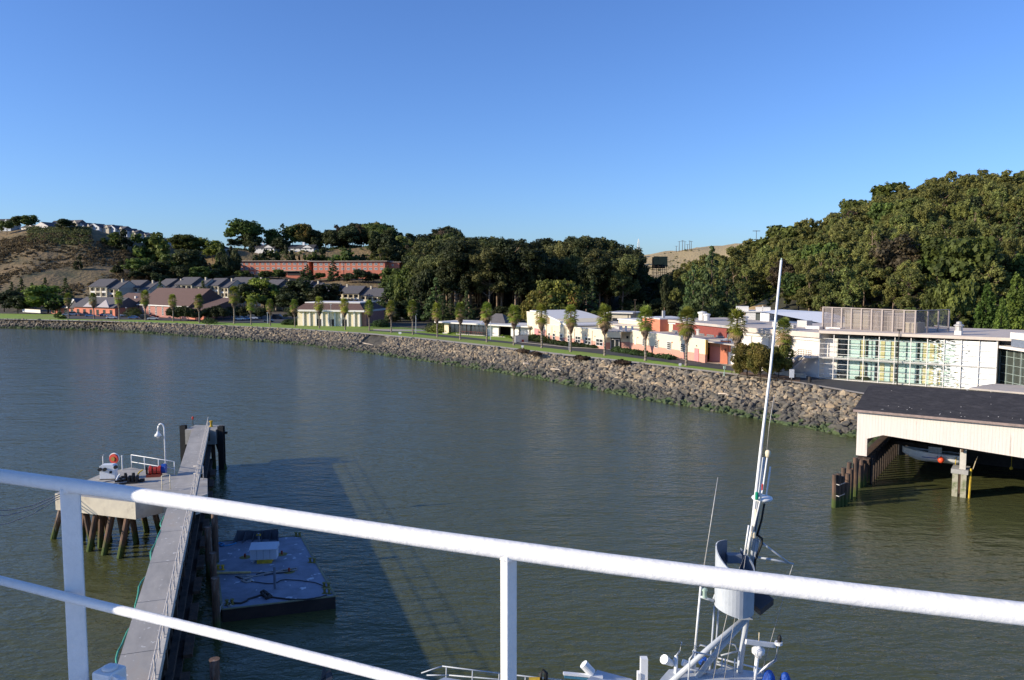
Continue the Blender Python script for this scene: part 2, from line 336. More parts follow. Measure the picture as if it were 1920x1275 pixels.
n = N.new('ShaderNodeTexNoise'); n.inputs['Scale'].default_value = .5; L.new(gm.outputs['Position'], n.inputs['Vector'])
def mr(a, b0, b1, c0, c1):
    r = N.new('ShaderNodeMapRange'); r.inputs[1].default_value = b0; r.inputs[2].default_value = b1; r.inputs[3].default_value = c0; r.inputs[4].default_value = c1; L.new(a, r.inputs[0]); return r.outputs[0]
ms_ = N.new('ShaderNodeMath'); ms_.operation = 'ADD'; L.new(sx.outputs[2], ms_.inputs[0]); L.new(mr(n.outputs[0], .3, .7, -.7, .7), ms_.inputs[1])
dk = N.new('ShaderNodeMix'); dk.data_type = 'RGBA'; dk.inputs[6].default_value = (.075,.072,.062,1); L.new(mu.outputs[2], dk.inputs[7]); L.new(mr(ms_.outputs[0], 1.1, 2.1, 0.12, 1), dk.inputs[0])
gr = N.new('ShaderNodeMix'); gr.data_type = 'RGBA'; gr.inputs[6].default_value = (.055,.095,.022,1); L.new(dk.outputs[2], gr.inputs[7]); L.new(mr(ms_.outputs[0], .30, .65, 0.3, 1), gr.inputs[0])
L.new(gr.outputs[2], b_.inputs['Base Color'])
def rockshape(seed):
    r = random.Random(seed); bm = bmesh.new(); bmesh.ops.create_icosphere(bm, subdivisions=2, radius=1)
    pl = [(Vector((r.gauss(0,1), r.gauss(0,1), r.gauss(0,1))).normalized(), r.uniform(.42,.86)) for _ in range(10)]
    for v in bm.verts:
        for nn, d in pl:
            t = v.co.dot(nn)
            if t > d: v.co -= nn*(t-d)
        v.co = Vector((v.co.x*1.3, v.co.y*1.0, v.co.z*.85)) + Vector((r.uniform(-1,1), r.uniform(-1,1), r.uniform(-1,1)))*.03
    bm.verts.ensure_lookup_table(); V = np.array([v.co[:] for v in bm.verts]); Fc = np.array([[v.index for v in f.verts] for f in bm.faces]); bm.free(); return V, Fc
shapes = [rockshape(s) for s in range(9)]
rocks = []
x = -330.0
while x < 1660:
    a, b = shore(x); a2, b2 = shore(x+1)
    sl = (b-a); slen = sl.length; along = (b2-b).length  # metres per px column
    size = 0.47 if x > 500 else .58
    nrow = max(4, int((slen+1.6)/(size*1.18)))
    for j in range(nrow+1):
        t = (j + rng.uniform(-.35,.35))/nrow
        t = -.10 + 1.01*t
        p = a.lerp(b, t) + Vector((rng.uniform(-.3,.3), rng.uniform(-.3,.3), rng.uniform(-.18,.30)))
        px = x + rng.uniform(-.5,.5)*size*1.2/along
        if 694 < px + (1-t)*36 < 734 and t > .30: continue
        s = size*rng.choice((.55,.7,.85,1,1,1.15,1.35,1.6 if x > 900 else 1.3))*rng.uniform(.85,1.1)
        rocks.append((p, s, (rng.uniform(0,6.28), rng.uniform(-.6,.6), rng.uniform(-.6,.6)), rng.random()))
    x += size*1.22/along
rocks.sort(key=lambda r: -r[1]/r[0].length)
front = [r for r in rocks if r[0].x/r[0].y < .452 ]
ids = set(id(r) for r in front[:296]); indiv = [r for r in rocks if id(r) in ids]; rest = [r for r in rocks if id(r) not in ids]
rmesh = []
for V, Fc in shapes: rmesh.append(quads('boulder', V[Fc], ROCK, np.full(len(Fc), .37)))
for i, (p, s, e, q) in enumerate(indiv):
    o = link('boulder', rmesh[i % 9]); o.location = p; o.rotation_euler = (e[1], e[2], e[0]); o.scale = (s*1.0, s*1.0, s)
    tag(o, 'loose brown and grey boulder in the riprap slope beside the boathouse', 'boulder', 'boulders of the riprap slope nearest the boathouse')
Vs, Rn = [], []
from mathutils import Euler
for i, (p, s, e, q) in enumerate(rest):
    V, Fc = shapes[i % 9]; m3 = np.array(Euler((e[1], e[2], e[0])).to_matrix())
    T = (V*s) @ m3.T + np.array(p); Vs.append(T[Fc]); Rn.append(np.full(len(Fc), q))
me = quads('riprap', np.concatenate(Vs), ROCK, np.concatenate(Rn))
tag(link('riprap', me), 'long slope of broken grey and tan rocks along the waterline', 'rocks', kind='stuff')
# ramp of the gap in the riprap
mb = MB(); q = [GG(700,627), GG(736,631), G(700,651,.75), G(667,647,.75)]
mb.add([q[0]+Vector((0,0,.10)), q[1]+Vector((0,0,.10)), q[2], q[3]], [(0,1,2,3)])
mb.add([v_ + Vector((0,0,-.5)) for v_ in [Vector(t) for t in mb.v[:4]]], [(3,2,1,0)])
mb.f += [(0,4,5,1),(1,5,6,2),(2,6,7,3),(3,7,4,0)]; mb.m += [0]*4
tag(mb.build('boat_ramp', CONC), None, kind='structure')
LOG = mat('bleached_driftwood', (.62,.50,.38), (.42,.34,.26), scale=2, rough=.9)
def logf(p0, p1, r, label):
    a = G(*p0); b = G(*p1); mid = a.lerp(b, .5) + Vector((0,0,.12)); m = MB().tube([a, a.lerp(b,.25)+Vector((.1,0,.1)), mid, a.lerp(b,.75)+Vector((0,.1,.15)), b], r, 9, r2=r*.6)
    m.tube([mid, mid+Vector((.5,.3,.8))], r*.4, 6, r2=r*.15)
    tag(m.build('driftwood_log', LOG, smooth=True), label, 'log', 'driftwood on the riprap')
logf((634,638,1.6),(700,647,1.5),.27,'long straight bleached log lying on the rocks left of the boat ramp')
logf((588,634,1.7),(606,636,1.7),.22,'short pale log lying on the rocks well left of the ramp')
logf((734,640,2.2),(741,648,1.6),.2,'stubby log standing steeply in the rocks right of the ramp')
logf((754,650,1.9),(782,652.5,1.9),.2,'forked pale log lying on the rocks right of the ramp')
logf((763,655,1.5),(806,657,1.5),.16,'thin low branch lying below the forked log')
logf((414,625.5,1.3),(431,627.5,1.3),.22,'pale plank-like log on the far rocks near the hedge')
logf((1033,692,2.0),(1052,695,2.0),.13,'thin bare stick on the rocks below the cream building')
logf((981,682,2.6),(993,684,2.4),.3,'broken white log chunk in the rocks under the white sign')
logf((1153,700,2.6),(1170,703,2.5),.12,'small forked stick on the rocks below the palms')
logf((1347,738,2.4),(1366,741,2.4),.14,'slender driftwood stick on the rocks left of the leaning whip mast')
# ------------------------------------------------------------------ trees
def cards(P, Nn, s, asp=1.0):       # leaf cards at P facing Nn
    n = len(P); t = nr.normal(size=(n,3)); a = np.cross(Nn, t); a /= np.linalg.norm(a, axis=1)[:,None]+1e-9; b = np.cross(Nn, a); b /= np.linalg.norm(b, axis=1)[:,None]+1e-9
    s = s[:,None]; a = a*s*asp; b = b*s
    j = lambda: (1 + nr.uniform(-.35,.35,(n,1)))
    return np.stack([P - a*j() - b*j()*.5, P + a*j()*.5 - b*j(), P + a*j() + b*j()*.5, P - a*j()*.5 + b*j()], 1)
def clump(c, r, n, ls, squash=.75, solid=.45):
    d = nr.normal(size=(n,3)); d /= np.linalg.norm(d, axis=1)[:,None]
    rad = (solid + (1-solid)*nr.uniform(0,1,n)**.6)
    lump = 1 + .22*np.sin(d[:,0]*5+c[0]*3)*np.cos(d[:,1]*4.3+c[1]) + .15*np.sin(d[:,2]*7+c[2])
    P = np.array(c) + d*(rad*lump)[:,None]*np.array([r, r, r*squash])
    Nn = d*.9 + nr.normal(size=(n,3))*.55 + np.array([0,0,.25]); Nn /= np.linalg.norm(Nn, axis=1)[:,None]
    return cards(P, Nn, nr.uniform(.6,1.25,n)*ls), np.clip(.5 + nr.normal(size=n)*.14 + nr.uniform(-.22,.22), 0, 1)
def crown(name, clumps, leaf, ls, dens=1.0, squash=.75):
    V, A = [], []
    for c, r in clumps:
        n = int(dens*52*(r/ls)**2/10)+8; v, a = clump(c, r, n, ls, squash); V.append(v); A.append(a)
    return quads(name, np.concatenate(V), leaf, np.concatenate(A))
PROTO = {}
def tree_proto(key, name, h, clumps, leaf, bark, ls, r0, limbs=True, dens=1.0, squash=.75, lean=0, trunk_to=None):
    cm = crown('crown', clumps, leaf, ls, dens, squash)
    mb = MB(); tt = trunk_to or h*.8; base = Vector((0,0,-1.2)); pts = [base, Vector((lean*.2,0,tt*.35)), Vector((lean*.6,.2,tt*.7)), Vector((lean,0,tt))]
    mb.tube(pts, r0, 7, r2=r0*.35)
    if limbs:
        for i, (c, r) in enumerate(clumps):
            if i % 2 == 0:
                z = max(tt*.3, c[2] - r*1.0 - 1.5); k = min(1, max(0, z/tt)); s = Vector((lean*k*.9, 0, z)); e = Vector(c); m = s.lerp(e, .5) + Vector((0,0,-.4))
                mb.tube([s, m, e], r0*.42, 5, r2=r0*.12)
    PROTO[key] = (name, cm, mb.mesh('trunk', bark, smooth=True), h)
def euc(key, h, seed, leaf=LEAF_E, wide=1.0, low=.30):
    r = random.Random(seed); cl = []
    heads = [(0, 0, .88)] + [(a, r.uniform(.10,.21)*wide, r.uniform(low+.12,.86)) for a in [i*6.28/6 + r.uniform(-.5,.5) for i in range(6)]] + [(r.uniform(0,6.28), r.uniform(.03,.14), r.uniform(low, .6)) for i in range(3)]
    for a, d, z in heads:
        hr = h*r.uniform(.085,.135)*(1.15 if d < .1 else 1); cx, cy, cz = d*h*math.cos(a), d*h*math.sin(a), z*h
        for k in range(9):
            b, e = r.uniform(0,6.28), r.uniform(-1.1,1.2); cl.append(((cx+hr*.85*math.cos(b)*math.cos(e), cy+hr*.85*math.sin(b)*math.cos(e), min(cz+hr*1.0*math.sin(e), h*.955)), hr*r.uniform(.30,.58)))
    tree_proto(key, 'eucalyptus_tree', h, cl, leaf, BARK, .25 if h < 25 else .32, h*.015, squash=1.0, lean=r.uniform(-1,1), dens=.85)
for i in range(5): euc('euc%d' % i, 20, 10+i, wide=(1.0,1.2,.8,1.3,.9)[i], low=(.15,.25,.42,.3,.5)[i])
for i in range(3): euc('deuc%d' % i, 30, 30+i, leaf=LEAF_D if i else LEAF_H, wide=(.95,.8,1.0)[i], low=.42)
def broad(key, name, h, w, seed, leaf, ls=.33, bark=BARKD, low=.22, n=22, dens=1.15):
    r = random.Random(seed); cl = []
    for i in range(n):
        a = r.uniform(0,6.28); t = r.random(); z = h*(low + .14 + (.80-low)*t); rad = w*.42*math.sqrt(max(.05, 1-((z/h-.52)/.52)**2))*r.uniform(.35,1)
        cl.append(((rad*math.cos(a), rad*math.sin(a), z), w*.16*r.uniform(.75,1.25)))
    tree_proto(key, name, h, cl, leaf, bark, ls, h*.022, dens=dens, trunk_to=h*.7)
for i in range(3): broad('broad%d' % i, 'broadleaf_tree', 10, 11, 50+i, LEAF_B)
for i in range(2): broad('dark%d' % i, 'dark_oak_tree', 11, 12, 60+i, LEAF_D)
broad('bright0', 'bright_green_tree', 10, 11, 70, LEAF_G); broad('gold0', 'golden_tree', 12, 15, 71, LEAF_O, n=30); broad('russ0', 'russet_tree', 14, 11, 72, LEAF_R)
for i in range(2): broad('bush%d' % i, 'shrub', 3, 4, 80+i, LEAF_B if i else LEAF_D, low=-.1, n=10, ls=.22)
broad('goldbush', 'shrub', 3, 4, 84, LEAF_G, low=-.1, n=10, ls=.22)
broad('street', 'street_tree', 6.2, 6.6, 90, LEAF_O, ls=.13, low=.2, n=34, dens=1.0)
def pine(key, h, w, seed, leaf=LEAF_P, low=.08):
    r = random.Random(seed); cl = []
    for i in range(34):
        t = i/33; z = h*(low + (.97-low)*t); rad = w*.5*(1-t)**.75*r.uniform(.35,.95); a = i*2.4+r.uniform(-.4,.4)
        cl.append(((rad*math.cos(a), rad*math.sin(a), z), max(.35, w*.16*(1.15-t)*r.uniform(.8,1.2))))
    tree_proto(key, 'pine_tree', h, cl, leaf, BARKD, .30, h*.017, squash=.6, trunk_to=h*.95, dens=1.25)
pine('pine0', 15, 9, 101); pine('pine1', 15, 7, 102); pine('pine2', 15, 11, 103)
PROTO['pined'] = PROTO['pine1']
CYP = leafmat('cypress_leaves', (.14,.21,.035), (.075,.12,.022)); 
def cypress(key, h, w, seed):
    r = random.Random(seed); cl = []
    for i in range(95):
        t = (i+.5)/95; rad = w*.5*min(1, t*6+.45)*(1-t)**.62*r.uniform(.45,.95); a = i*2.4 + r.uniform(-.5,.5)
        cl.append(((rad*math.cos(a), rad*math.sin(a), h*(.03+.92*t)), max(.4, w*.135*(1.25-t)*r.uniform(.8,1.2))))
    tree_proto(key, 'cypress_tree', h, cl, CYP, BARKD, .19, h*.015, limbs=False, squash=1.5, trunk_to=h*.9, dens=.9)
cypress('cyp0', 15, 7.5, 111); cypress('cyp1', 15, 8.5, 112)
EUCL = {}
def put(key, X, Y, h, wide=1.0, label='', cat='tree', group=None, z=None, name=None, dz=0):
    nm, cm, tm, ph = PROTO[key]; s = h/ph
    e = bpy.data.objects.new(name or nm, None); col.objects.link(e); e.empty_display_size = .5
    e.location = (X, Y, (terr(X, Y) if z is None else z) + dz); e.rotation_euler = (0,0,rng.uniform(0,6.28)); e.scale = (s*wide, s*wide, s)
    tag(e, label, cat, group)
    t = link('trunk', tm, e); c = link('crown' if 'bush' not in key else 'foliage', cm, e); return e
def ptree(key, px, Y, top, wpx=None, **k):   # tree whose top reaches pixel row `top` at column px and distance Y
    p = Q(px, top, Y); g = terr(p.x, Y); h = max(2.2, p.z - g); nm, cm, tm, ph = PROTO[key]
    wide = 1.0
    if wpx:
        V = np.empty(len(cm.vertices)*3, dtype=np.float32); cm.vertices.foreach_get('co', V); V = V.reshape(-1,3); w0 = (np.percentile(V[:,0],97)-np.percentile(V[:,0],3))
        wide = min(1.5, (wpx/F*Y)/(w0*h/ph))
    return put(key, p.x, Y, h, wide=wide, **k)
SKY = [(-300,470),(0,470),(560,460),(600,440),(640,419),(680,420),(712,412),(735,432),(770,440),(800,442),(828,424),(850,428),(870,446),(900,450),(925,449),(940,456),(965,452),(990,449),(1006,466),(1016,454),(1035,453),(1060,458),(1080,446),(1105,444),(1125,446),(1150,438),(1165,452),(1178,470),(1190,500),(1205,520),(1240,516),(1262,498),(1290,480),(1320,472),(1338,460),(1352,470),(1385,462),(1400,448),(1440,430),(1500,413),(1560,396),(1585,372),(1610,374),(1640,356),(1700,336),(1760,312),(1800,308),(1850,314),(1900,308),(2100,300),(2600,290)]
placed = []
def free(X, Y, d):
    for (a, b) in placed:
        if (a-X)**2 + (b-Y)**2 < d*d: return False
    placed.append((X, Y)); return True
GOLD = (1392,1445)
# right-hand hill: dense eucalyptus
cand = []
for k in range(6500):
    px = rng.uniform(1240, 2150); t = rng.random()**.8; foot = lin([(1240,330),(1320,290),(1400,262),(1500,236),(1600,222),(1800,212),(2600,205)], px)
    Y = foot + (470-foot)*t; X = (px-960)/F*Y
    if px < 1330 and rng.random() < .3: continue
    if 1385 < px < 1460 and Y < 300: continue
    cand.append((Y, X, px))
cand.sort(); hill = []
for Y, X, px in cand:
    d = 6.4 + (Y-200)*.008
    if free(X, Y, d): hill.append((X, Y, px))
seen = [h_ for h_ in hill if h_[2] < 1945]
def euc_h(X, Y, px, last=False):
    g = terr(X, Y); top = lin(SKY, px) + rng.uniform(-5, 18); zt = H + (520-top)/F*Y
    h = rng.choice((rng.uniform(8,13), rng.uniform(11,17), rng.uniform(13,20))); return max(6, min(h, zt-g)) if not last else max(6, zt-g)
hill_labels = 'sunlit olive eucalyptus in the dense wood on the right hand hill'
n_ind = 0; stuff_e = []
for (X, Y, px) in hill:
    h = euc_h(X, Y, px); key = 'euc%d' % rng.randrange(5) if rng.random() < .90 else rng.choice(('broad1','broad2','dark0','pine2','russ0'))
    if px < 1945 and n_ind < 205 and Y < 420:
        put(key, X, Y, h, rng.uniform(.8,1.15), label=hill_labels if 'euc' in key else 'darker rounder tree mixed into the right hand hill wood', group='eucalyptus wood on the right hand hill' if 'euc' in key else 'odd trees in the right hand hill wood'); n_ind += 1
    else: stuff_e.append((key, X, Y, h))
print('right hill', len(hill), n_ind, len(stuff_e))
def merged(name, items, label, cat='wood', keep=.5):
    V, A, M_ = [], [], []; mats = []
    for key, X, Y, h in items:
        nm, cm, tm, ph = PROTO[key]
        n = len(cm.polygons); v = np.empty(n*12, dtype=np.float32); cm.vertices.foreach_get('co', v); v = v.reshape(n,4,3); a = np.empty(n, dtype=np.float32); cm.attributes['rnd'].data.foreach_get('value', a)
        sel = nr.uniform(0,1,n) < keep; v = v[sel]; a = a[sel]
        ctr = v.mean(1, keepdims=True); v = ctr + (v-ctr)*(1.35 if keep < .8 else 1)
        th = rng.uniform(0,6.28); c, s = math.cos(th), math.sin(th); k = h/ph; wd = rng.uniform(.95,1.35)
        rot = np.array([[c,-s,0],[s,c,0],[0,0,1]]); v = (v*np.array([k*wd,k*wd,k])) @ rot.T + np.array([X, Y, terr(X, Y)])
        m = cm.materials[0]
        if m not in mats: mats.append(m)
        V.append(v); A.append(np.clip(a + rng.uniform(-.15,.15), 0, .92)); M_.append(np.full(len(v), mats.index(m)))
    return tag(link(name, quads(name, np.concatenate(V), mats, np.concatenate(A), mi=np.concatenate(M_))), label, cat, kind='stuff')
merged('hilltop_wood', stuff_e, 'far off eucalyptus crowns closing the top and back of the right hand hill', keep=.6)
# centre wood: tall dark eucalyptus with bare trunks below
placed = []
mid = []
for k in range(2500):
    px = rng.uniform(800, 1192); Y = rng.uniform(325, 520); X = (px-960)/F*Y
    if px < 850 and Y < 350: continue
    mid.append((Y, X, px))
mid.sort(); nmid = 0; back = []
for Y, X, px in mid:
    if not free(X, Y, 8.5): continue
    g = terr(X, Y); zt = H + (520-(lin(SKY, px)+rng.choice((-4,0,4,10,18,26))))/F*Y; h = min(rng.uniform(24,35) if Y < 430 else 30, zt-g)
    if h < 7: continue
    key = 'deuc%d' % rng.choice((0,0,1,2))
    if nmid < 84: put(key, X, Y, h, rng.uniform(.95,1.25), label='tall dark eucalyptus with a bare trunk in the central grove', group='tall dark grove behind the low buildings'); nmid += 1
    else: back.append((key, X, Y, h))
print('mid', nmid, len(back))
# hill crest wood between the left houses and the grove, mixed kinds
placed = []; crest = []
for k in range(1600):
    px = rng.uniform(590, 860); Y = rng.uniform(600, 740); X = (px-960)/F*Y
    if px < 700 and Y < 668: continue
    crest.append((Y, X, px))
crest.sort(); ncr = 0
for Y, X, px in crest:
    if not free(X, Y, 13): continue
    g = terr(X, Y); zt = H + (520-(lin(SKY, px)+rng.uniform(0,9)))/F*Y; h = min(rng.uniform(14,24), zt-g)
    if Y > 715: h = zt-g
    if h < 5: continue
    key = rng.choice(('euc0','dark0','dark1','deuc1','broad1','russ0','dark0'))
    put(key, X, Y, h, 1.35 if 'euc' in key else 1.0, label='tree in the dark mixed wood on the crest above the long brick building', group='crest wood above the long brick building'); ncr += 1
for k in range(46):
    px = rng.uniform(592, 800); Y = rng.uniform(652, 705); X = (px-960)/F*Y
    if px < 700 and Y < 664: continue
    put(rng.choice(('dark0','dark1','broad1','bush0')), X, Y, rng.uniform(5,9), 1.2, label='low dark tree filling in under the crest wood', group='undergrowth trees of the crest wood')
placed = []
for k in range(700):   # slope between the crest and the dark grove
    px = rng.uniform(735, 960); Y = rng.uniform(465, 600); X = (px-960)/F*Y
    if px < 770 and Y > 540: continue
    if not free(X, Y, 12): continue
    g = terr(X, Y); zt = H + (520-(lin(SKY, px)+rng.uniform(2,30)))/F*Y; h = min(rng.uniform(9,16), zt-g)
    if h < 5: continue
    key = rng.choice(('dark0','dark1','broad0','broad2','deuc0'))
    back.append((key, X, Y, h))
merged('grove_background', back, 'mass of dark crowns behind the central grove', keep=.6)
print('crest', ncr)
# individually placed trees ------------------------------------------------
T = ptree
T('dark0',6,425,545,46,label='dark round tree at the very left edge of the far shore')
T('pined',40,440,522,36,label='tall dark conifer standing second from the left edge below the brown hill')
T('pined',22,450,528,30,label='narrow dark conifer close to the left edge below the brown hill')
T('pined',60,452,530,30,label='dark conifer just left of the bright green tree on the far shore')
T('bright0',88,405,537,62,label='wide bright green tree on the far shore lawn, left of the first palm')
T('dark1',32,402,556,52,label='low dark tree on the lawn below the leftmost conifers')
T('pined',84,455,520,26,label='conifer top rising behind the bright green tree')
T('pined',122,450,521,30,label='dark pointed conifer right of the bright green tree')
T('dark1',103,400,560,30,label='dark tree tucked under the right side of the bright green tree')
T('bush1',114,352,586,18,label='round dark green bush standing alone on the far rocks', cat='shrub')
T('broad1',33,640,406,22,label='left of two open crowned trees on the hilltop skyline')
T('broad2',56,640,405,27,label='right of two open crowned trees on the hilltop skyline')
T('broad1',12,615,415,20,label='brownish small tree before the leftmost hilltop house')
T('dark0',117,616,411,30,label='dark rounded tree in front of the pale hilltop house')
T('bush0',136,616,420,24,label='low green shrub beside the dark hilltop tree', cat='shrub')
for px, top, wd in ((143,449,14),(160,452,10),(191,446,14),(208,437,22),(232,434,24),(222,458,20),(200,462,14),(146,482,14),(222,490,16),(216,510,20),(213,500,14),(228,455,14),(268,442,30),(285,440,34),(300,447,26),(212,451,12)):
    T('bush%d' % rng.randrange(2), px, 600 if top < 470 else 540, top, wd, label='dark bush scattered on the dry left hillside', cat='shrub', group='bushes on the dry left hillside', name='shrub')
T('broad0',345,650,442,64,label='broad sunlit tree at the hilltop gap right of the ridge houses')
T('broad2',362,655,446,50,label='green tree behind the broad sunlit hilltop tree'); T('broad1',328,655,446,30,label='small open tree at the left of the hilltop gap')
T('bright0',397,640,452,30,label='yellow green tree beside the small hilltop house')
for px, Y, top, wd, key in ((262,545,486,40,'broad2'),(275,540,498,44,'dark0'),(300,545,492,40,'dark1'),(325,560,478,50,'broad2'),(350,560,470,56,'dark1'),(342,545,500,60,'dark0'),(372,545,502,44,'broad0'),(390,550,512,30,'dark0'),(250,530,508,30,'dark0'),(405,552,505,34,'dark1'),(420,560,500,20,'broad0'),(428,560,478,20,'dark0'),(440,566,470,18,'dark1'),(300,535,512,50,'dark0'),(418,565,484,20,'dark1')):
    T(key, px, Y, top, wd, label='dark oak in the gully above the grey roofed townhouses', group='oaks in the gully above the townhouses')
T('broad1',458,668,415,62,label='large open crowned tree standing alone on the crest above the brick building')
T('dark1',470,664,440,50,label='dark lower tree under the large crest tree'); T('dark0',440,664,448,36,label='green undergrowth tree left of the large crest tree')
T('broad0',508,676,432,26,label='loose tree on the crest between the lone tree and the spruce')
T('pine0',530,680,418,34,label='pointed spruce on the crest behind the long low house')
T('broad1',548,684,424,30,label='tree touching the right side of the crest spruce'); T('gold0',568,684,422,30,label='paler yellowish tree on the crest right of the spruce')
T('dark0',590,690,432,34,label='dark tree on the crest right of the pale yellowish tree'); T('dark1',524,654,447,28,label='dark tree in front of the crest house gap')
for i, (px, top, wd, key) in enumerate(((480,522,20,'dark0'),(455,508,24,'broad2'),(470,512,22,'dark0'),(494,509,24,'broad0'),(506,508,26,'dark1'),(522,506,28,'broad2'),(528,512,30,'bright0'),(600,512,18,'bright0'))):
    T('broad%d'%(i%3) if i % 2 else 'dark%d'%(i%2), px, 558, top, wd*1.3, label='leafy tree planted along the foot of the long brick building', group='leafy trees along the foot of the long brick building')
T('pine2',576,556,495,32,label='dark pointed conifer before the middle of the long brick building'); T('pine1',624,556,484,26,label='tallest conifer before the right wing of the long brick building')
T('pine1',727,562,497,16,label='slim conifer at the right end of the long brick building'); T('dark0',645,556,514,26,label='dark tree right of the tallest conifer')
for px, top, wd in ((660,512,34),(680,505,36),(700,513,40),(690,520,50),(720,522,44),(745,520,40),(650,522,40)):
    T('dark%d'%(px%2), px, 545, top, wd, label='dark rounded tree on the slope below the right end of the brick building', group='rounded trees below the right end of the brick building')
for px, Y, top, wd in ((420,600,462,18),(430,600,467,16),(480,618,464,26),(500,618,472,20),(515,618,472,20),(543,618,466,18),(548,618,474,14),(585,618,475,14),(598,620,468,22),(608,620,480,18),(640,618,476,30),(655,620,470,30),(665,614,476,34),(680,614,482,26),(705,612,476,24),(725,612,480,20),(745,606,482,20),(410,590,478,20),(425,585,490,22),(412,575,497,26),(770,600,470,26),(785,600,500,18),(790,590,520,22),(575,620,480,10),(560,620,482,8)):
    T('bush%d'%rng.randrange(2), px, Y, top, wd, label='scrub bush on the dry bank above the long brick building', cat='shrub', group='scrub on the dry bank above the brick building', name='shrub')
T('dark0',460,432,533,44,label='dark tree in front of the third townhouse block'); T('bright0',494,430,524,46,label='yellow green tree in front of the townhouse with the tall blank gable')
T('dark1',508,433,540,40,label='darker green tree beside the blank townhouse gable'); T('dark1',560,425,528,56,label='big dark tree between two townhouse blocks')
T('dark0',542,420,552,44,label='dark tree low left of the cream storage building'); T('dark1',612,425,535,54,label='big dark tree behind the cream storage building roof')
T('dark0',590,428,542,50,label='dark round tree just left of the storage building ridge'); T('pine1',380,440,526,24,label='dark pine standing before the townhouses beside the brick hall gable')
T('pine0',300,425,522,22,label='small conifer rising behind the brick hall roof')
T('dark0',548,332,577,26,label='dark shrubby tree at the left wall of the cream storage building')
for px, Y, top, wd, key in ((722,345,541,44,'pine2'),(745,352,530,40,'broad1'),(762,345,524,42,'broad1'),(775,335,535,40,'pine2'),(735,325,556,44,'pine0'),(716,330,560,36,'pine0'),(790,340,505,44,'dark0'),(806,335,540,36,'pine2'),(750,330,566,36,'dark1'),(818,322,520,40,'pine1'),(770,420,500,44,'bright0'),(795,430,482,40,'dark0'),(830,310,556,34,'pine1'),(845,316,560,30,'pine0'),(874,300,545,26,'pine1'),(892,330,575,40,'pine0'),(920,325,570,40,'pine1'),(940,315,576,40,'dark1'),(975,300,574,30,'bright0'),(953,310,585,36,'dark0')):
    T(key, px, Y, top, wd, label='dark evergreen filling the gap behind the palms and the low glass walled house', group='evergreens behind the low flat roofed house')
T('gold0',1045,265,530,78,label='wide olive brown tree behind the cream building with the curved roof'); T('gold0',1012,262,548,50,label='left lobe tree beside the wide olive brown tree')
T('pine1',1110,262,525,30,label='narrow green conifer rising right of the wide olive brown tree'); T('bush1',1100,258,586,40,label='low green thicket behind the curved roof', cat='shrub')
T('pine2',1208,200,563,20,label='bright conifer hidden behind the palm at the brick tower')
T('pine1',1234,330,575,30,label='grey green tree at the dark valley mouth'); T('dark0',1262,300,562,34,label='dark tree behind the brick tower roof')
for px, Y, top, wd, key in ((1190,420,512,30,'dark0'),(1204,430,515,34,'dark1'),(1222,400,520,34,'broad1'),(1240,380,522,40,'deuc2'),(1255,370,518,40,'deuc1'),(1215,350,540,40,'dark0'),(1195,340,548,40,'dark1'),(1245,340,545,40,'dark1'),(1270,350,530,44,'deuc1'),(1180,330,560,36,'dark0'),(1230,330,560,30,'dark0'),(1205,322,572,40,'dark1')):
    T(key, px, Y, top, wd, label='dark tree crowding the valley mouth below the far golden hill', group='dark trees at the valley mouth')
T('pine2',1335,240,459,76,label='very large dark pine standing highest behind the brick building'); T('pine2',1300,245,490,56,label='grey green pine left of the very large pine')
T('pine1',1365,255,500,44,label='dark pine right of the very large pine'); T('pine0',1320,232,545,44,label='lower pine in front of the very large pine'); T('pine0',1375,238,535,40,label='dark conifer left of the golden bank')
T('cyp0',1853,150,526,50,label='dense green conifer left of the last tall conifer behind the glass building'); T('cyp1',1908,148,508,66,label='tallest conifer at the right edge behind the glass building')
T('cyp0',1880,142,555,36,label='short conifer between the two dense conifers at the right edge'); T('broad1',1795,190,530,60,label='spreading tree behind the rooftop screen, right of it'); T('broad0',1760,196,545,40,label='leafy tree over the corner of the rooftop screen')
for px in range(1460, 1850, 24):
    T('bush%d'%(px//24%2), px, 205, 590+rng.uniform(-12,12), 40, label='undergrowth bush at the foot of the right hand wood', cat='shrub', group='undergrowth at the foot of the right hand wood', name='shrub')
# small clipped trees by the near lot
def street(px, py, top, wpx, lab):
    g = GG(px, py); p = Q(px, top, g.y); h = p.z - g.z; nm, cm, tm, ph = PROTO['street']
    V = np.empty(len(cm.vertices)*3, dtype=np.float32); cm.vertices.foreach_get('co', V); V = V.reshape(-1,3); w0 = np.percentile(V[:,0],98)-np.percentile(V[:,0],2)
    put('street', g.x, g.y, h, (wpx/F*g.y)/(w0*h/ph), label=lab, z=g.z)
street(1401,706,645,48,'round bronze green tree at the left end of the soil bed'); street(1385,706,673,20,'small dark upright tree beside the left end of the soil bed')
street(1425,713,650,52,'golden green tree with a pale forked trunk in the soil bed'); street(1460,711,648,44,'dark leaved round tree at the right end of the soil bed'); street(1414,706,643,40,'bronze tree behind the forked trunk tree')
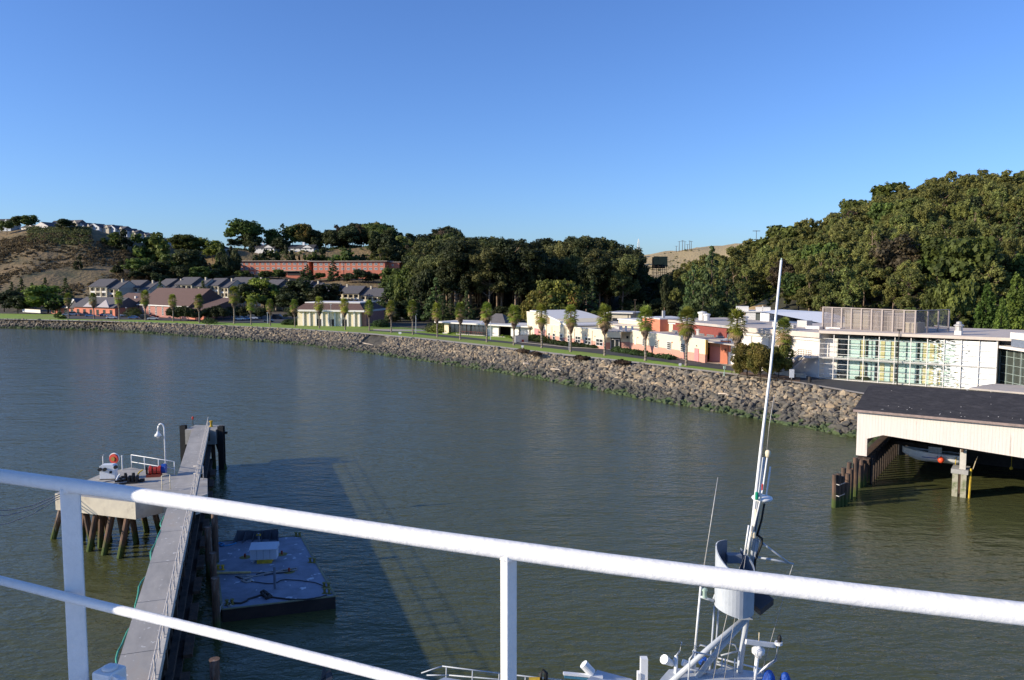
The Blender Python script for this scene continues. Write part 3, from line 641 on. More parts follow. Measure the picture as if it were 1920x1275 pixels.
# hedges and low juniper mounds
HEDGE = leafmat('hedge_leaves', (.055,.085,.022), (.03,.05,.015))
def hedge(pts, w, h, label, group=None, leaf=HEDGE, name='hedge', ls=.16, dens=1.0):
    V, A = [], []; P = [GG(*p) for p in pts]
    base = P[0].copy()
    for a, b in zip(P, P[1:]):
        n = max(2, int((b-a).length/(w*.55)))
        for i in range(n+1):
            c = a.lerp(b, i/n) - base + Vector((rng.uniform(-.2,.2), rng.uniform(-.2,.2), 0)); v, q = clump((c.x, c.y, c.z + h*.35), w*.62*rng.uniform(.85,1.15), int(180*dens*(w/1.5)**1.0*(.16/ls)**1.4*2), ls, h/w*rng.uniform(.9,1.15), .6)
            v[:,:,2] = np.maximum(v[:,:,2], c.z-.1); V.append(v); A.append(q)
    o = link(name, quads(name, np.concatenate(V), leaf, np.concatenate(A))); o.location = base
    return tag(o, label, 'hedge', group)
hedge([(978,638.5),(1000,638),(1022,642)], 3.4, 1.7, 'juniper mound at the left corner of the curved roof cream building')
hedge([(1036,644),(1060,648),(1090,651),(1116,654)], 2.2, 1.0, 'long juniper mound along the windows of the cream building')
hedge([(1156,660),(1176,663),(1200,667),(1218,669.5)], 2.2, 1.2, 'juniper mound at the left corner of the second cream building')
hedge([(1238,671.5),(1250,673),(1258,674.5)], 1.7, 1.0, 'short juniper mound below the windows of the second cream building')
hedge([(539,609),(546,609)], 4, 2.2, 'low clipped hedge left of the storage building'); hedge([(558,609.5),(572,609.5)], 4, 2.6, 'clipped hedge before the left end of the storage building')
hedge([(681,610.5),(688,610.5)], 3, 2.6, 'yellow green clipped bush right of the storage building', leaf=LEAF_O); hedge([(708,613),(722,613.5)], 3.6, 2.6, 'rounded clipped bush right of the storage building doors')
hedge([(808,623),(822,624),(838,625)], 3.4, 2.8, 'bright bushes at the left end of the low glass walled house', leaf=LEAF_B)
hedge([(842,626.5),(880,628),(930,631),(958,633.5)], .9, .6, 'thin flower bed along the low glass walled house', leaf=LEAF_G, name='flower_bed')
hedge([(248,594),(256,594.5)], 6, 4.2, 'round clipped bush in front of the brick hall')
for px, a in ((325,0),(338,1),(352,2),(366,3),(388,4),(404,5),(418,6),(432,7),(446,8),(458,9),(476,10),(490,11)):
    T('dark%d'%(a%2), px, 334 if px < 430 else 347, 577+rng.uniform(-3,3), 24, label='dark feathery shrub in the row screening the brick hall', cat='shrub', group='shrub row screening the brick hall', name='shrub')
hedge([(1560,707),(1590,710),(1625,714)], .9, .8, 'strip of tall grass at the foot of the glass building', leaf=LEAF_B, name='grass_strip')
hedge([(1566,706),(1578,707)], 1.2, 1.2, 'clump of dark reeds at the left corner of the glass building', name='reed_clump')
for pts in (((975,659),(985,660.5)),((1000,664),(1008,665.5)),((1085,672),(1098,674)),((1160,681),(1172,682)),((387,606),(396,607))):
    hedge(pts, 1.6 if pts[0][0] > 500 else 4, .7 if pts[0][0] > 500 else 2, 'dry russet weeds growing over the top of the rocks', group='weeds on the top of the rocks', leaf=LEAF_R if pts[0][0] > 500 else HEDGE, name='weed_clump', dens=.6)
# ------------------------------------------------------------------ fan palms
FRG = leafmat('palm_fronds', (.31,.35,.06), (.17,.21,.035), (.42,.30,.15), ap=.80); FRD = leafmat('dead_fronds', (.27,.20,.14), (.13,.10,.075), (.40,.30,.22), ap=.8)
PTR = mat('palm_trunk', (.30,.25,.20), (.15,.12,.095), scale=3, rough=.95, stretch=(1,1,4))
def fan(o, d, L, wseg, droop, nseg=9, spread=1.25):      # one fan frond: wedge segments
    d = d.normalized(); up = Vector((0,0,1)); a = d.cross(up)
    if a.length < .05: a = Vector((1,0,0))
    a.normalize(); n = a.cross(d).normalized(); out = []
    hub = o + d*L*.42 - Vector((0,0,droop*L*.12))
    out.append([o - a*.03, o + a*.03, hub + a*.03, hub - a*.03])
    for i in range(nseg):
        t = (i/(nseg-1)-.5)*2*spread; e = (d*math.cos(t) + a*math.sin(t)); l = L*.62*(1-.25*abs(t)/spread)
        m = hub + e*l*.6 - Vector((0,0,droop*l*.18)) + n*.05*l*(i%2); tip = hub + e*l - Vector((0,0,droop*l*(.55+.25*rng.random())))
        s = a*math.cos(t) - d*math.sin(t); ww = wseg*(.8+.4*rng.random())
        out.append([hub, m + s*ww, tip, m - s*ww])
    return out
def palm_proto(seed, h=12.5):
    global rng
    keep = rng; rng = random.Random(seed); g, gd = [], []; top = Vector((rng.uniform(-.15,.15), 0, h-1.9))
    def a_(qs, store, q):
        for f in qs: store.append((f, q))
    for i in range(78):
        t = i/77; az = i*2.4 + rng.uniform(-.3,.3); el = 1.40 - 2.05*t**.8; d = Vector((math.cos(az)*math.cos(el), math.sin(az)*math.cos(el), math.sin(el)))
        q = rng.uniform(.1,.79) if t < .5 else rng.uniform(.1,1.0) if t < .75 else rng.uniform(.5,1.0)
        a_(fan(top + Vector((0,0,.1-2.6*t**1.3)), d, rng.uniform(1.6,2.55)*(1-.06*t), .11, .25+.5*t), g, q)
    for i in range(60):
        az = rng.uniform(0,6.28); t = i/59; el = -.75 - .6*t**.5; d = Vector((math.cos(az)*math.cos(el), math.sin(az)*math.cos(el), math.sin(el)))
        a_(fan(top + Vector((0,0,-2.1-t*2.6)), d, rng.uniform(1.7,2.2)*(1-.5*t), .13, .4, 7, .6), gd, rng.random())
    me1 = quads('fronds', np.array([[v[:] for v in f] for f, q in g]), FRG, np.array([q for f, q in g])); me2 = quads('dead_fronds', np.array([[v[:] for v in f] for f, q in gd]), FRD, np.array([q for f, q in gd]))
    mb = MB(); n = 16; pts = [Vector((0,0,-.3))] + [Vector((top.x*(i/n)**1.5 + .03*math.sin(i), .03*math.cos(i*1.7), top.z*i/n)) for i in range(1, n+1)]
    o0 = 0
    for i in range(n): mb.tube([pts[i], pts[i+1]], (.26 if i else .36) - .006*i, 9, r2=(.25 if i else .27) - .006*i)
    tm = mb.mesh('trunk', PTR, smooth=True); rng = keep; return tm, me1, me2
PP = [palm_proto(s) for s in (1,2,3,4)]
PALMS = [(129,597,548,'palm standing just left of the parking lot, leftmost of the row'),(176.5,598,548,'palm at the left end of the parked cars, before the grey and white roof'),(224,599.5,545,'palm before the left end of the brick hall'),(273,601,543.5,'palm left of the four tall hall windows'),(325,603,550,'palm just right of the tall hall windows'),(374,606,550,'palm before the dark gable end of the brick hall'),
 (439.6,607,535,'tall slender palm left of the parked white pickup'),(471,609,558,'palm in front of the blue and white van'),(507,611,559,'palm before the parked grey car, left of the storage building'),(553,613,560,'palm at the left wall of the cream storage building'),(599,616,555,'palm before the second dark door of the storage building'),(647,618.5,558,'palm before the third dark door of the storage building'),(692.7,621,561,'palm right of the storage building, above the boat ramp'),(734,624,562,'palm between the clipped bush and the boat ramp top'),(774,628,561,'palm just right of the small white sign at the ramp'),
 (820,632.5,566,'palm at the left end of the low glass walled house'),(863,637,565,'palm before the left half of the low glass walled house'),(913,642,565,'palm before the middle of the low glass walled house'),(963.5,647.5,570,'palm between the low house and the curved roof building'),(1015.6,653,568,'palm before the slanted cream wall with the pink door'),(1070,660,569,'palm before the row of white framed windows'),(1134,667,568,'full crowned palm left of the glass entrance'),
 (1210,677,572,'palm covering the orange brick tower'),(1286.5,686.5,574,'palm before the four windows of the second cream building'),(1379,699,577,'palm at the right of the garage, beside the orange wall'),(1466,702,594,'shortest palm, partly behind the round trees and the leaning white mast')]
for i, (px, by, ty, lab) in enumerate(PALMS):
    g = GG(px, by); p = Q(px, ty, g.y); h = p.z - g.z; e = empty('fan_palm', g, rng.uniform(0,6.28), lab, 'palm tree', 'fan palms along the shore road')
    s = h/12.5; e.scale = (s*1.1, s*1.1, s); tm, a_, b_ = PP[i % 4]; link('trunk', tm, e); link('green_fronds', a_, e); link('dead_fronds', b_, e)
p = Q(1247, 519, 300); put('deuc1', p.x, 300, p.z-terr(p.x,300), .45, label='thin lone palm like tree with a long bare stem at the valley mouth')

# low scrub on the open hillsides
def scrub(n, region, lab, smin, smax, leaf, accept):
    V, A = [], []; k = 0
    while k < n:
        px = rng.uniform(*region[0]); Y = rng.uniform(*region[1]); X = (px-960)/F*Y
        d = math.sin(X*.031+1.3)+math.sin(Y*.043+X*.017)+.8*math.sin(X*.09-Y*.06); 
        if d < rng.uniform(*accept): k += .2; continue
        k += 1; s = rng.uniform(smin, smax)*(1 if rng.random() < .85 else 1.9); z = terr(X, Y)
        v, a = clump((X, Y, z+s*.25), s, int(16+s*9), .42, .6, .3); V.append(v); A.append(np.clip(a+rng.uniform(-.2,.2),0,1))
    tag(link('hillside_scrub', quads('hillside_scrub', np.concatenate(V), leaf, np.concatenate(A))), lab, 'scrub', kind='stuff')
SCR = leafmat('scrub_leaves', (.17,.135,.06), (.10,.082,.04)); SCG = leafmat('green_scrub', (.13,.14,.045), (.075,.085,.03))
scrub(5500, ((-120,330),(462,600)), 'dry brown brush covering the left hillside', .6, 1.8, SCR, (-1.6,1.4))
scrub(750, ((60,175),(585,628)), 'yellow green brush just below the ridge houses', .8, 2.2, SCG, (-2,.5))
scrub(700, ((400,800),(620,700)), 'scattered brush on the bank above the long brick building', .7, 1.8, SCG, (-.3,1.4))
scrub(350, ((1160,1430),(800,1090)), 'thin brush on the far golden hill', .7, 1.9, SCG, (-.2,1.6))
scrub(1500, ((1400,1960),(208,330)), 'dark undergrowth at the foot of the right hand wood', .7, 1.7, LEAF_B, (-1.5,.8))
# ------------------------------------------------------------------ buildings
CREAM = mat('cream_stucco', (.74,.64,.45), (.67,.58,.41), scale=1.5, rough=.9); CREAMD = mat('tan_siding', (.52,.46,.35), (.45,.40,.31), scale=2, rough=.9)
PINKB = mat('salmon_block', (.58,.30,.225), (.50,.26,.195), scale=2, rough=.9); BRICK = mat('red_brick', (.62,.215,.13), (.51,.17,.105), scale=1.2, rough=.9, c3=(.46,.17,.12), sc3=.25)
BRICKP = mat('pink_brick', (.42,.20,.16), (.34,.155,.125), scale=1.2, rough=.9); BRICKO = mat('orange_brick', (.60,.21,.12), (.53,.18,.10), scale=1.2, rough=.9); BRICKR = mat('dark_red_metal_siding', (.24,.055,.04), (.19,.045,.035), scale=2, rough=.7)
WHITEW = mat('white_stucco', (.78,.71,.63), (.70,.64,.57), scale=.5, rough=.9, c3=(.64,.58,.51), sc3=.25, lo3=.6, hi3=.8); ROOFG = mat('grey_shingles', (.115,.108,.112), (.085,.08,.084), scale=1.5, rough=.95)
ROOFB = mat('brown_shingles', (.135,.082,.068), (.098,.06,.05), scale=1.5, rough=.95); ROOFL = mat('light_flat_roof', (.56,.48,.41), (.46,.40,.34), scale=.6, rough=.9, c3=(.33,.32,.31), sc3=.3)
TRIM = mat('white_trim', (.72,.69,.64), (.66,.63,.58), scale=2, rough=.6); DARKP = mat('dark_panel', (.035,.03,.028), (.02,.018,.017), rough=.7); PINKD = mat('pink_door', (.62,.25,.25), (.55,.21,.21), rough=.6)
BLUES = mat('blue_siding', (.06,.10,.20), (.045,.075,.16), scale=2, rough=.6); MAUVE = mat('mauve_roller_door', (.62,.42,.39), (.55,.37,.34), rough=.7, stretch=(.1,.1,6))
WC = {}
def winmesh(w, h, fr=.07, nx=1, nz=1, frame_=TRIM, gl=GLASS, name='window'):
    k = (round(w,2), round(h,2), fr, nx, nz, frame_.name, gl.name)
    if k not in WC:
        m = MB(); m.box(-w/2, w/2, .02, .10, 0, h, 1)
        for a in (0, h-fr): m.box(-w/2, w/2, -.05, .03, a, a+fr)
        for i in range(nx+1):
            x = -w/2 + (w-fr)*i/nx; m.box(x, x+fr, -.045, .03, fr, h-fr)
        for j in range(1, nz):
            z = h*j/nz; m.box(-w/2+fr, w/2-fr, -.035, .03, z-fr/2, z+fr/2)
        WC[k] = m.mesh(name, [frame_, gl])
    return WC[k]
def win(root, x, z, w, h, y=0.0, rz=0, name='window', **k):
    o = link(name, winmesh(w, h, name=name, **k), root); o.location = (x, y, z); o.rotation_euler = (0,0,rz); return o
def P(root, name, m, *boxes):
    b = MB()
    for q in boxes: b.box(*q)
    return b.build(name, m, root)
PI = math.pi
# --- brick hall, left
e, W = frame('brick_hall', G(262,592.5,3.3), G(356,598.5,3.4), 'long pink brick hall with a big brown gable roof and four tall white windows', 'hall', None)
P(e, 'wall', BRICKP, (0,W,0,20,-1,5.6))
MB().xprism([(-.7,5.5),(-.7,5.75),(10,13.6),(20.7,5.75),(20.7,5.5)], -1.2, W+.5).build('roof', ROOFB, e)
P(e, 'fascia', TRIM, (-1.25,W+.55,-.85,-.72,5.35,5.8))
MB().add([(W+.02,0,5.6),(W+.02,20,5.6),(W+.02,10,13.2)],[(0,1,2)]).build('gable_wall', BRICK, e)
for i in range(4): win(e, W*.055+1.2+i*W*.135, 1.0, 1.5, 4.0, y=-.03, nx=2, nz=5, fr=.12)
b = MB(); b.xprism([(0,-1),(0,4.6),(4,4.6),(4,-1)], W+.05, W+14); b.build('side_wall', BRICK, e)
MB().add([(W-1,-1,4.6),(W+15,-1,4.6),(W+15,14,9.5),(W-1,14,9.5),(W-1,-1,4.4),(W+15,-1,4.4),(W+15,14,4.4),(W-1,14,4.4)],[(0,1,2,3),(4,7,6,5),(0,4,5,1),(1,5,6,2),(2,6,7,3),(3,7,4,0)]).build('side_roof', ROOFB, e)
e, W = frame('brick_wing', G(214,589.5,3.3), G(260,592.3,3.3), 'lower blank pink brick wing joined to the left of the hall', 'building')
P(e, 'wall', BRICKP, (0,W-.3,0,16,-1,6.3)); MB().xprism([(-.6,6.25),(-.6,6.45),(8,10.8),(16.5,6.45),(16.5,6.25)], -1, W-1.3).build('roof', ROOFB, e); P(e, 'chimney', TRIM, (W*.62,W*.62+1,3,4,8,9.4)); P(e, 'downpipe', TRIM, (W*.8,W*.8+.3,-.2,-.02,0,6))
e, W = frame('gabled_office', G(96,588,3.3), G(152,590,3.3), 'low dark roofed brick building with one white gable at the far left', 'building')
P(e, 'wall', BRICK, (0,W,0,14,-1,3.2)); MB().xprism([(-1,3.1),(-1,3.3),(7,8),(15,3.3),(15,3.1)], -1, W*.62).build('roof', ROOFG, e); MB().yprism([(W*.55,3.2),(W+1,3.2),(W*.8,8.2)], -.9, 13).build('gable', ROOFG, e); MB().yprism([(W*.58,3.25),(W*.84,7.9),(W*.87,7.4),(W*.66,3.25)], -1.2, -.95).build('bargeboard', TRIM, e)
for i in range(5): win(e, 2+i*(W-4)/4, .2, 2.2, 2.5, y=-.04, frame_=CREAMD)
e, W = frame('gabled_clinic', G(140,591,3.3), G(216,594,3.3), 'low dark roofed brick building with two grey and white gables beside the hall', 'building')
P(e, 'wall', BRICK, (0,W,0,14,-1,4.3)); MB().xprism([(-1,4.2),(-1,4.4),(7,9.0),(15,4.4),(15,4.2)], -1, W+.5).build('roof', ROOFG, e)
GAB = mat('pale_violet_gable', (.42,.38,.40), (.36,.33,.35), rough=.8)
for x0 in (W*.28, W*.62): MB().yprism([(x0,4.42),(x0+W*.3,4.42),(x0+W*.24,8.2)], -1.3, -.9).build('gable', GAB, e)
for i in range(6): win(e, 3+i*(W-6)/5, .2, 2.0, 3.0, y=-.04, frame_=BRICKP)
e, W = frame('garden_wall', G(42,585,3.3), G(76,587,3.3), 'white low garden wall under the dark trees at the far left', 'wall'); P(e, 'panel', TRIM, (0,W,0,.3,-.5,1.6)); P(e, 'coping', CREAM, (-.1,W+.1,-.05,.35,1.61,1.75))
# --- townhouses: stepped three storey blocks
def townhouse(pa, pb, zb, label, eave=9.6, Y=455, nb=4):
    a = Q(*pa, Y); b = Q(*pb, Y-6); zb = min(a.z, b.z) - eave if zb is None else zb
    a.z = b.z = zb; e, W = frame('townhouse_block', a, b, label, 'townhouse', 'grey roofed townhouse blocks'); D = 14
    w1 = W*.62
    for nm, x0, x1, ev, y0 in (('tall_bay', 0, w1, eave, 0), ('low_bay', w1, W, eave-1.0, 1.4)):
        P(e, nm, CREAMD, (x0+(.02 if x0 else 0),x1,y0+.9,D+y0,-6,ev))
        b_ = MB()
        n = 2 if x0 else 3
        for i in range(n+1):
            x = x0 + (x1-x0-.5)*i/n; b_.box(x+.01, x+.5, y0-.1, y0+.9, -6, ev-.02)
        b_.box(x0, x1, y0-.1, y0+.9, ev-.5, ev-.01)
        b_.build('pillars', CREAM, e)
        for f in range(3):
            for i in range(n):
                xc = x0 + (x1-x0)*(i+.5)/n; z = ev - 2.9*(f+1) + .7
                win(e, xc, z, (x1-x0)/n*.62, 1.45, y=y0+.86, frame_=CREAMD, fr=.1)
                if f < 3: P(e, 'balcony', CREAMD if (i+f)%2 else TRIM, (x0+(x1-x0)*i/n+.55, x0+(x1-x0)*(i+1)/n-.05, y0-.05, y0+.1, z-1.0, z-.05))
        MB().xprism([(y0-.8,ev-.02),(y0-.8,ev+.2),(y0+D*.52,ev+4.4),(y0+D+.6,ev+.2),(y0+D+.6,ev-.02)], x0-.4, x1+.3 if x0 else x1+.28).build('roof', ROOFG, e)
        if x0: MB().add([(x1+.31,y0-.3,ev),(x1+.31,y0+D,ev),(x1+.31,y0+D*.52,ev+4.1)],[(0,1,2)]).build('gable', CREAMD, e)
    P(e, 'chimney', CREAMD, (W*.8,W*.8+.9,D*.5,D*.5+.9,eave+2,eave+4.3))
    return e
townhouse((168,536),(219,538),None,'leftmost townhouse block with all three floors in view, above the brick offices',Y=432)
townhouse((230,537),(276,540),None,'second townhouse block from the left, behind the brick wing roof',Y=440)
townhouse((293,534),(326,537),None,'small townhouse block behind the left end of the hall ridge',Y=452); townhouse((329,530),(378,534),None,'townhouse block behind the right end of the hall ridge',Y=450)
townhouse((386,531),(424,536),None,'townhouse block just right of the brick hall gable',Y=450); townhouse((428,530),(486,534),None,'widest townhouse block, right above the slender palm',Y=455)
townhouse((493,531),(533,539),None,'townhouse block with a tall blank beige gable end behind the yellow green tree',Y=440,eave=11); townhouse((546,534),(590,541),None,'townhouse block half hidden by a big dark tree, below the long brick building',Y=450)
townhouse((590,541),(650,547),None,'townhouse block behind the storage building roof, left of the lowest pair',Y=448); townhouse((642,547),(692,551),None,'second townhouse block from the right, with white balconies',Y=440); townhouse((688,552),(736,556),None,'rightmost townhouse block running into the evergreens',Y=432)
# --- long three storey brick building on the hill
e, W = frame('dormitory', Q(437,520,588), Q(580,522,580), 'left wing of the long red brick building on the hill', 'brick building'); zt = Q(437,490,588).z - e.location.z
P(e, 'wall', BRICK, (0,W,0,13,-4,zt)); P(e, 'roof', mat('tan_roof_edge', (.42,.34,.28), (.36,.29,.24)), (-3.5,W+1,-1.6,14.5,zt+.01,zt+.5)); P(e, 'terrace', CREAMD, (W*.52,W*.9,-2.2,-.02,zt-7.4,zt-7.0)); P(e, 'lobby', DARKP, (W*.72,W*.88,-.25,-.03,zt-10.4,zt-7.6))
P(e, 'porch', BRICK, (-4,-.05,1,8,-4,3.2)); P(e, 'porch_roof', TRIM, (-5,-.05,0,9,3.25,3.6))
for i in range(14):
    x = W*(.045+i*.07)
    for z in (zt-2.9, zt-6.2): win(e, x, z, 2.3, 1.7, y=-.04, nx=2, frame_=TRIM, gl=GLASSG, fr=.2)
    if i < 5: win(e, x, zt-9.4, 2.3, 1.6, y=-.04, nx=2, frame_=TRIM, gl=GLASSG, fr=.2)
e, W = frame('dormitory', Q(588,522,578), Q(722,524,570), 'right wing of the long red hill building, with a shaded end wall', 'brick building'); zt = Q(588,490.5,578).z - e.location.z
P(e, 'wall', BRICK, (0,W,0,13,-4,zt)); P(e, 'roof', MATS['tan_roof_edge'], (-4,W+2,-1.6,14.5,zt+.01,zt+.5)); P(e, 'downpipe', BRICKP, (W*.42,W*.42+.25,-.2,-.02,-2,zt)); P(e, 'stair_tower', BRICK, (W+.02,W+9,6,16,-4,zt-.6)); P(e, 'tower_roof', MATS['tan_roof_edge'], (W+.03,W+10.5,5,17,zt-.58,zt-.2))
for i in range(13):
    x = W*(.03+i*.077)
    for z in (zt-2.9, zt-6.2): win(e, x, z, 2.3, 1.7, y=-.04, nx=2, frame_=TRIM, gl=GLASSG, fr=.2)
for z in (zt-3.4, zt-6.6): win(e, W+4, z, 1.2, 1.5, y=5.95, nx=1, frame_=TRIM, gl=GLASSG, fr=.15)
# --- cream storage building
e, W = frame('storage_building', G(557,611,3.5), G(676,612.5,3.6), 'cream storage building with white pillars, dark doors and a brown mansard roof', 'storage building')
hh = 5.6
P(e, 'wall', CREAM, (0,W,.5,18,-.5,hh)); pl = MB(); n = 9
for i in range(n+1): x = W*.1 + W*.9*i/n - (.5 if i == n else 0); pl.box(x-.25, x+.35, 0, .5, -.5, hh-.01)
pl.build('pillars', TRIM, e); P(e, 'fascia', TRIM, (-.6,W+2,-1.0,19,hh+.01,hh+.7)); MB().add([(-.5,-.9,hh+.72),(W+1.9,-.9,hh+.72),(W+1.9,18.9,hh+.72),(-.5,18.9,hh+.72),(2.6,2.2,hh+3.1),(W-1.2,2.2,hh+3.1),(W-1.2,15.8,hh+3.1),(2.6,15.8,hh+3.1)],[(0,1,5,4),(1,2,6,5),(2,3,7,6),(3,0,4,7),(4,5,6,7)]).build('mansard_roof', ROOFB, e)
P(e, 'roof_edge', TRIM, (2.4,W-1,2.0,16,hh+3.12,hh+3.5)); P(e, 'end_wall', BRICKP, (W+.02,W+1.8,1.2,18,-.5,hh))
for i in (2,4,6): P(e, 'door', DARKP, (W*.1+W*.1*i+.4,W*.1+W*.1*i+W*.1-.3,.4,.48,-.3,2.7))
# --- low glass-walled house
e, W = frame('glass_walled_house', G(834,624.5,4.0), G(992,634.5,4.05), 'low flat roofed house with glass walls and white end panels behind the palms', 'house')
P(e, 'floor', CONC, (-.5,W+.5,-.5,10,-.6,.15)); P(e, 'roof', TRIM, (-3,W+1,-1.8,11.5,3.4,3.75)); P(e, 'inner_wall', DARKP, (1,W-.5,5,9,.15,3.38)); P(e, 'ceiling', CREAMD, (-2.9,W+.9,-1.7,11.4,3.32,3.395))
P(e, 'end_panel', CREAM, (-.2,1.8,0,.3,.16,3.31)); P(e, 'panel', TRIM, (W*.53,W*.66,0,.3,.16,3.31)); P(e, 'panel', TRIM, (W*.80,W*.89,0,.3,.16,3.31)); P(e, 'panel', TRIM, (W*.905,W,0,.3,.16,3.31))
for i in range(9): win(e, W*.1+i*W*.05, .16, W*.05-.02, 3.1, y=.1, frame_=DARKP, fr=.1)
for x in (W*.3, W*.7): P(e, 'column', DARKP, (x,x+.2,-1.2,-1.0,.1,3.32))
rl = MB()
for i in range(14): rl.box(W*.22+i*.8, W*.22+i*.8+.05, -.6, -.55, .1, 1.0)
rl.box(W*.2, W*.62, -.62, -.54, 1.0, 1.06); rl.build('railing', BRICKR, e); MB().add([(W*.36,4,3.76),(W*.64,4,3.76),(W*.64,10,3.76),(W*.36,10,3.76),(W*.45,7,6.6),(W*.53,7,6.6)],[(0,1,5,4),(1,2,5),(2,3,4,5),(3,0,4)]).build('pyramid_roof', ROOFG, e)
P(e, 'back_roof', ROOFG, (W*.82,W*1.1,7,12,3.8,4.6))
e, W = frame('planter_wall', GG(966,643), GG(990,641.5), 'low pale ramp wall left of the juniper mounds', 'wall'); P(e, 'panel', TRIM, (0,W,0,.3,-.3,1.9)); P(e, 'coping', CONCL, (-.1,W+.1,-.05,.35,1.92,2.05)); P(e, 'red_hydrant_box', RED, (W*.5,W*.5+.5,-.4,-.05,-.2,.8))
# --- cream building with the curved roof
GRD = 4.0
p0, p1 = GG(1025,641.5), GG(1136,656.5)
e, W = frame('curved_roof_building', p0, p1, 'cream and salmon block building with a curved white roof and a slanted left wall', 'building')
wz = 4.3; CB, CW = e, W
P(e, 'wall', CREAM, (0,W,0,16,2.01,wz+.6)); P(e, 'base_wall', PINKB, (-.01,W,-.02,15.9,-.5,2.0)); P(e, 'roof', ROOFL, (.4,W-.4,.5,26,wz+.1,wz+.3)); P(e, 'cornice', TRIM, (-.05,W+.1,-.12,.35,wz+.61,wz+.78))
P(e, 'back_wall', CREAM, (W*.55,W+12,13,22,0,wz+2.4)); P(e, 'back_roof', TRIM, (W*.54,W+12.2,12.8,22.2,wz+2.41,wz+2.7))
for i, (fx, w_) in enumerate(((.05,.7),(.14,.9),(.27,1.1),(.42,1.5),(.56,1.7),(.725,1.9),(.905,2.1))): win(e, W*fx, 1.0, w_*1.45, 1.75, y=-.07, nx=2 if w_>1 else 1, nz=2, fr=.12, frame_=TRIM)
pt, pb_ = (p0, p1)
for i, (fx, a_) in enumerate(((.15,.5),(.42,.6),(.68,1),(.83,.7))): P(e, 'wall_lamp', BRICKO, (W*fx,W*fx+.25,-.15,-.01,3.1,3.35))
for x, y in ((.62*W,5),(.78*W,7),(.86*W,6)): P(e, 'roof_vent', TRIM if x < .7*W else GALV, (x,x+1.1,y,y+1.0,wz+.3,wz+1.3))
# slanted left wall and curved high roof
e, W2 = frame('slanted_wall_hall', GG(991,634.5), GG(1024,641), 'tall cream wall leaning outwards with a pink door under the curved white roof', 'hall')
zz = 8.0; k = 14
MB().yprism([(-.2,0),(W2,0),(W2,zz-.6),(-1.8,zz)], 0, 14).build('wall', CREAM, e)
P(e, 'door', PINKD, (W2*.36,W2*.58,-.12,-.02,-.3,3.4)); P(e, 'base_wall', PINKB, (W2*.59,W2+.05,-.06,-.01,-.4,3.3)); P(e, 'wall_lamp', DARKP, (W2*.62,W2*.7,-.25,-.07,2.3,2.7))
P(e, 'sign_plate', GALV, (W2*.42,W2*.52,-.08,-.01,4.9,5.1))
prof = [(0+x*2.0, zz+.35-.030*(x*1.0)**1.72) for x in range(15)]
m = MB(); m.yprism(prof + [(prof[-1][0], prof[-1][1]-.35)] + [(x, z-.4) for x, z in prof[::-1][1:]], 0.6, 15); o = m.build('curved_roof', TRIM, e, smooth=False); o.location = (-.5,0,0); o.rotation_euler = (0,0,0)
m = MB(); m.yprism([(x, z-.42) for x, z in prof[:12]] + [(22, 2),(0, 2)], 1.0, 14.8); o = m.build('curved_wall', CREAM, e); o.location = (W2*.2,0,0)
for fx in (.10,.36,.50,.79): P(CB, 'downpipe', GALV, (CW*fx,CW*fx+.1,-.13,-.03,0,4.6))
# --- entrance link
e, W = frame('entrance_link', GG(1136.5,657.5), GG(1181,658.5), 'recessed glass entrance between the two cream buildings', 'entrance')
P(e, 'wall', CREAM, (.1,W+2,2.6,12,2.02,4.6)); P(e, 'base_wall', PINKB, (W*.55,W+2,2.55,11.9,-.4,2.0)); P(e, 'canopy', CREAM, (.05,W*.62,.2,3,3.2,4.55)); P(e, 'glass_front', GLASS, (.1,W*.55,2.4,2.5,-.3,3.2)); win(e, W*.32, -.2, 2.2, 2.9, y=2.3, nx=2, frame_=TRIM, fr=.15, name='glass_door'); P(e, 'wall_lamp', DARKP, (W*.8,W*.8+.5,2.4,2.54,2.9,3.5)); P(e, 'roof', ROOFL, (0,W+3,.4,20,4.62,4.8))
for x in (W*.55, W*.75, W*1.02): P(e, 'roof_vent', TRIM, (x,x+.5,1.4,1.9,4.8,6.0))
# --- second cream building
p0, p1 = GG(1181,657.5), GG(1322,681.5)
e, W = frame('cream_workshop', p0, p1, 'second cream and salmon building with horizontal paned windows and a grey flat roof', 'building')
h1 = 5.0
P(e, 'wall', CREAM, (0,W,0,.5,2.0,h1)); P(e, 'base_wall', PINKB, (-.01,W+.01,-.03,.5,-.5,1.99)); P(e, 'roof', ROOFL, (0.1,W+9,.51,26,h1-.5,h1-.3)); P(e, 'coping', TRIM, (-.05,W+.05,-.08,.58,h1+.01,h1+.12)); P(e, 'end_wall', mat('yellow_edge', (.78,.52,.14)), (W+.015,W+.16,-.05,.5,2.0,h1)); P(e, 'left_wall', CREAM, (-.01,.3,.51,10,-.5,h1-.02))
for fx, w_ in ((.19,1.0),(.35,1.1),(.50,1.25),(.655,1.4),(.765,1.4)):
    if fx != .765: win(e, W*fx*1.13, 1.75, w_*1.35, 1.8, y=-.08, nz=4, fr=.1, frame_=TRIM)
win(e, W*.085, 1.75, .8, 1.6, y=-.06, frame_=TRIM, gl=TRIM)
for fx in (.12,.27,.42,.60,.76,.9): P(e, 'wall_lamp', BRICKO if fx != .9 else DARKP, (W*fx,W*fx+.22,-.16,-.01,3.4,3.65))
P(e, 'door', PINKD, (W*.88,W*.93,-.14,-.035,-.5,3.0))
for x, y, s in ((W*.35,6,.4),(W*.5,9,1.3),(W*.62,5,.8),(W*.9,14,1.6),(W*1.0,18,1.4),(W*1.06,12,.7)): MB().lathe([(s*.45,0),(s*.45,s*.8),(s*.6,s*.82),(s*.6,s),(.1,s*1.15)], (x,y,h1-.3), 10).build('roof_vent', GALV, e)
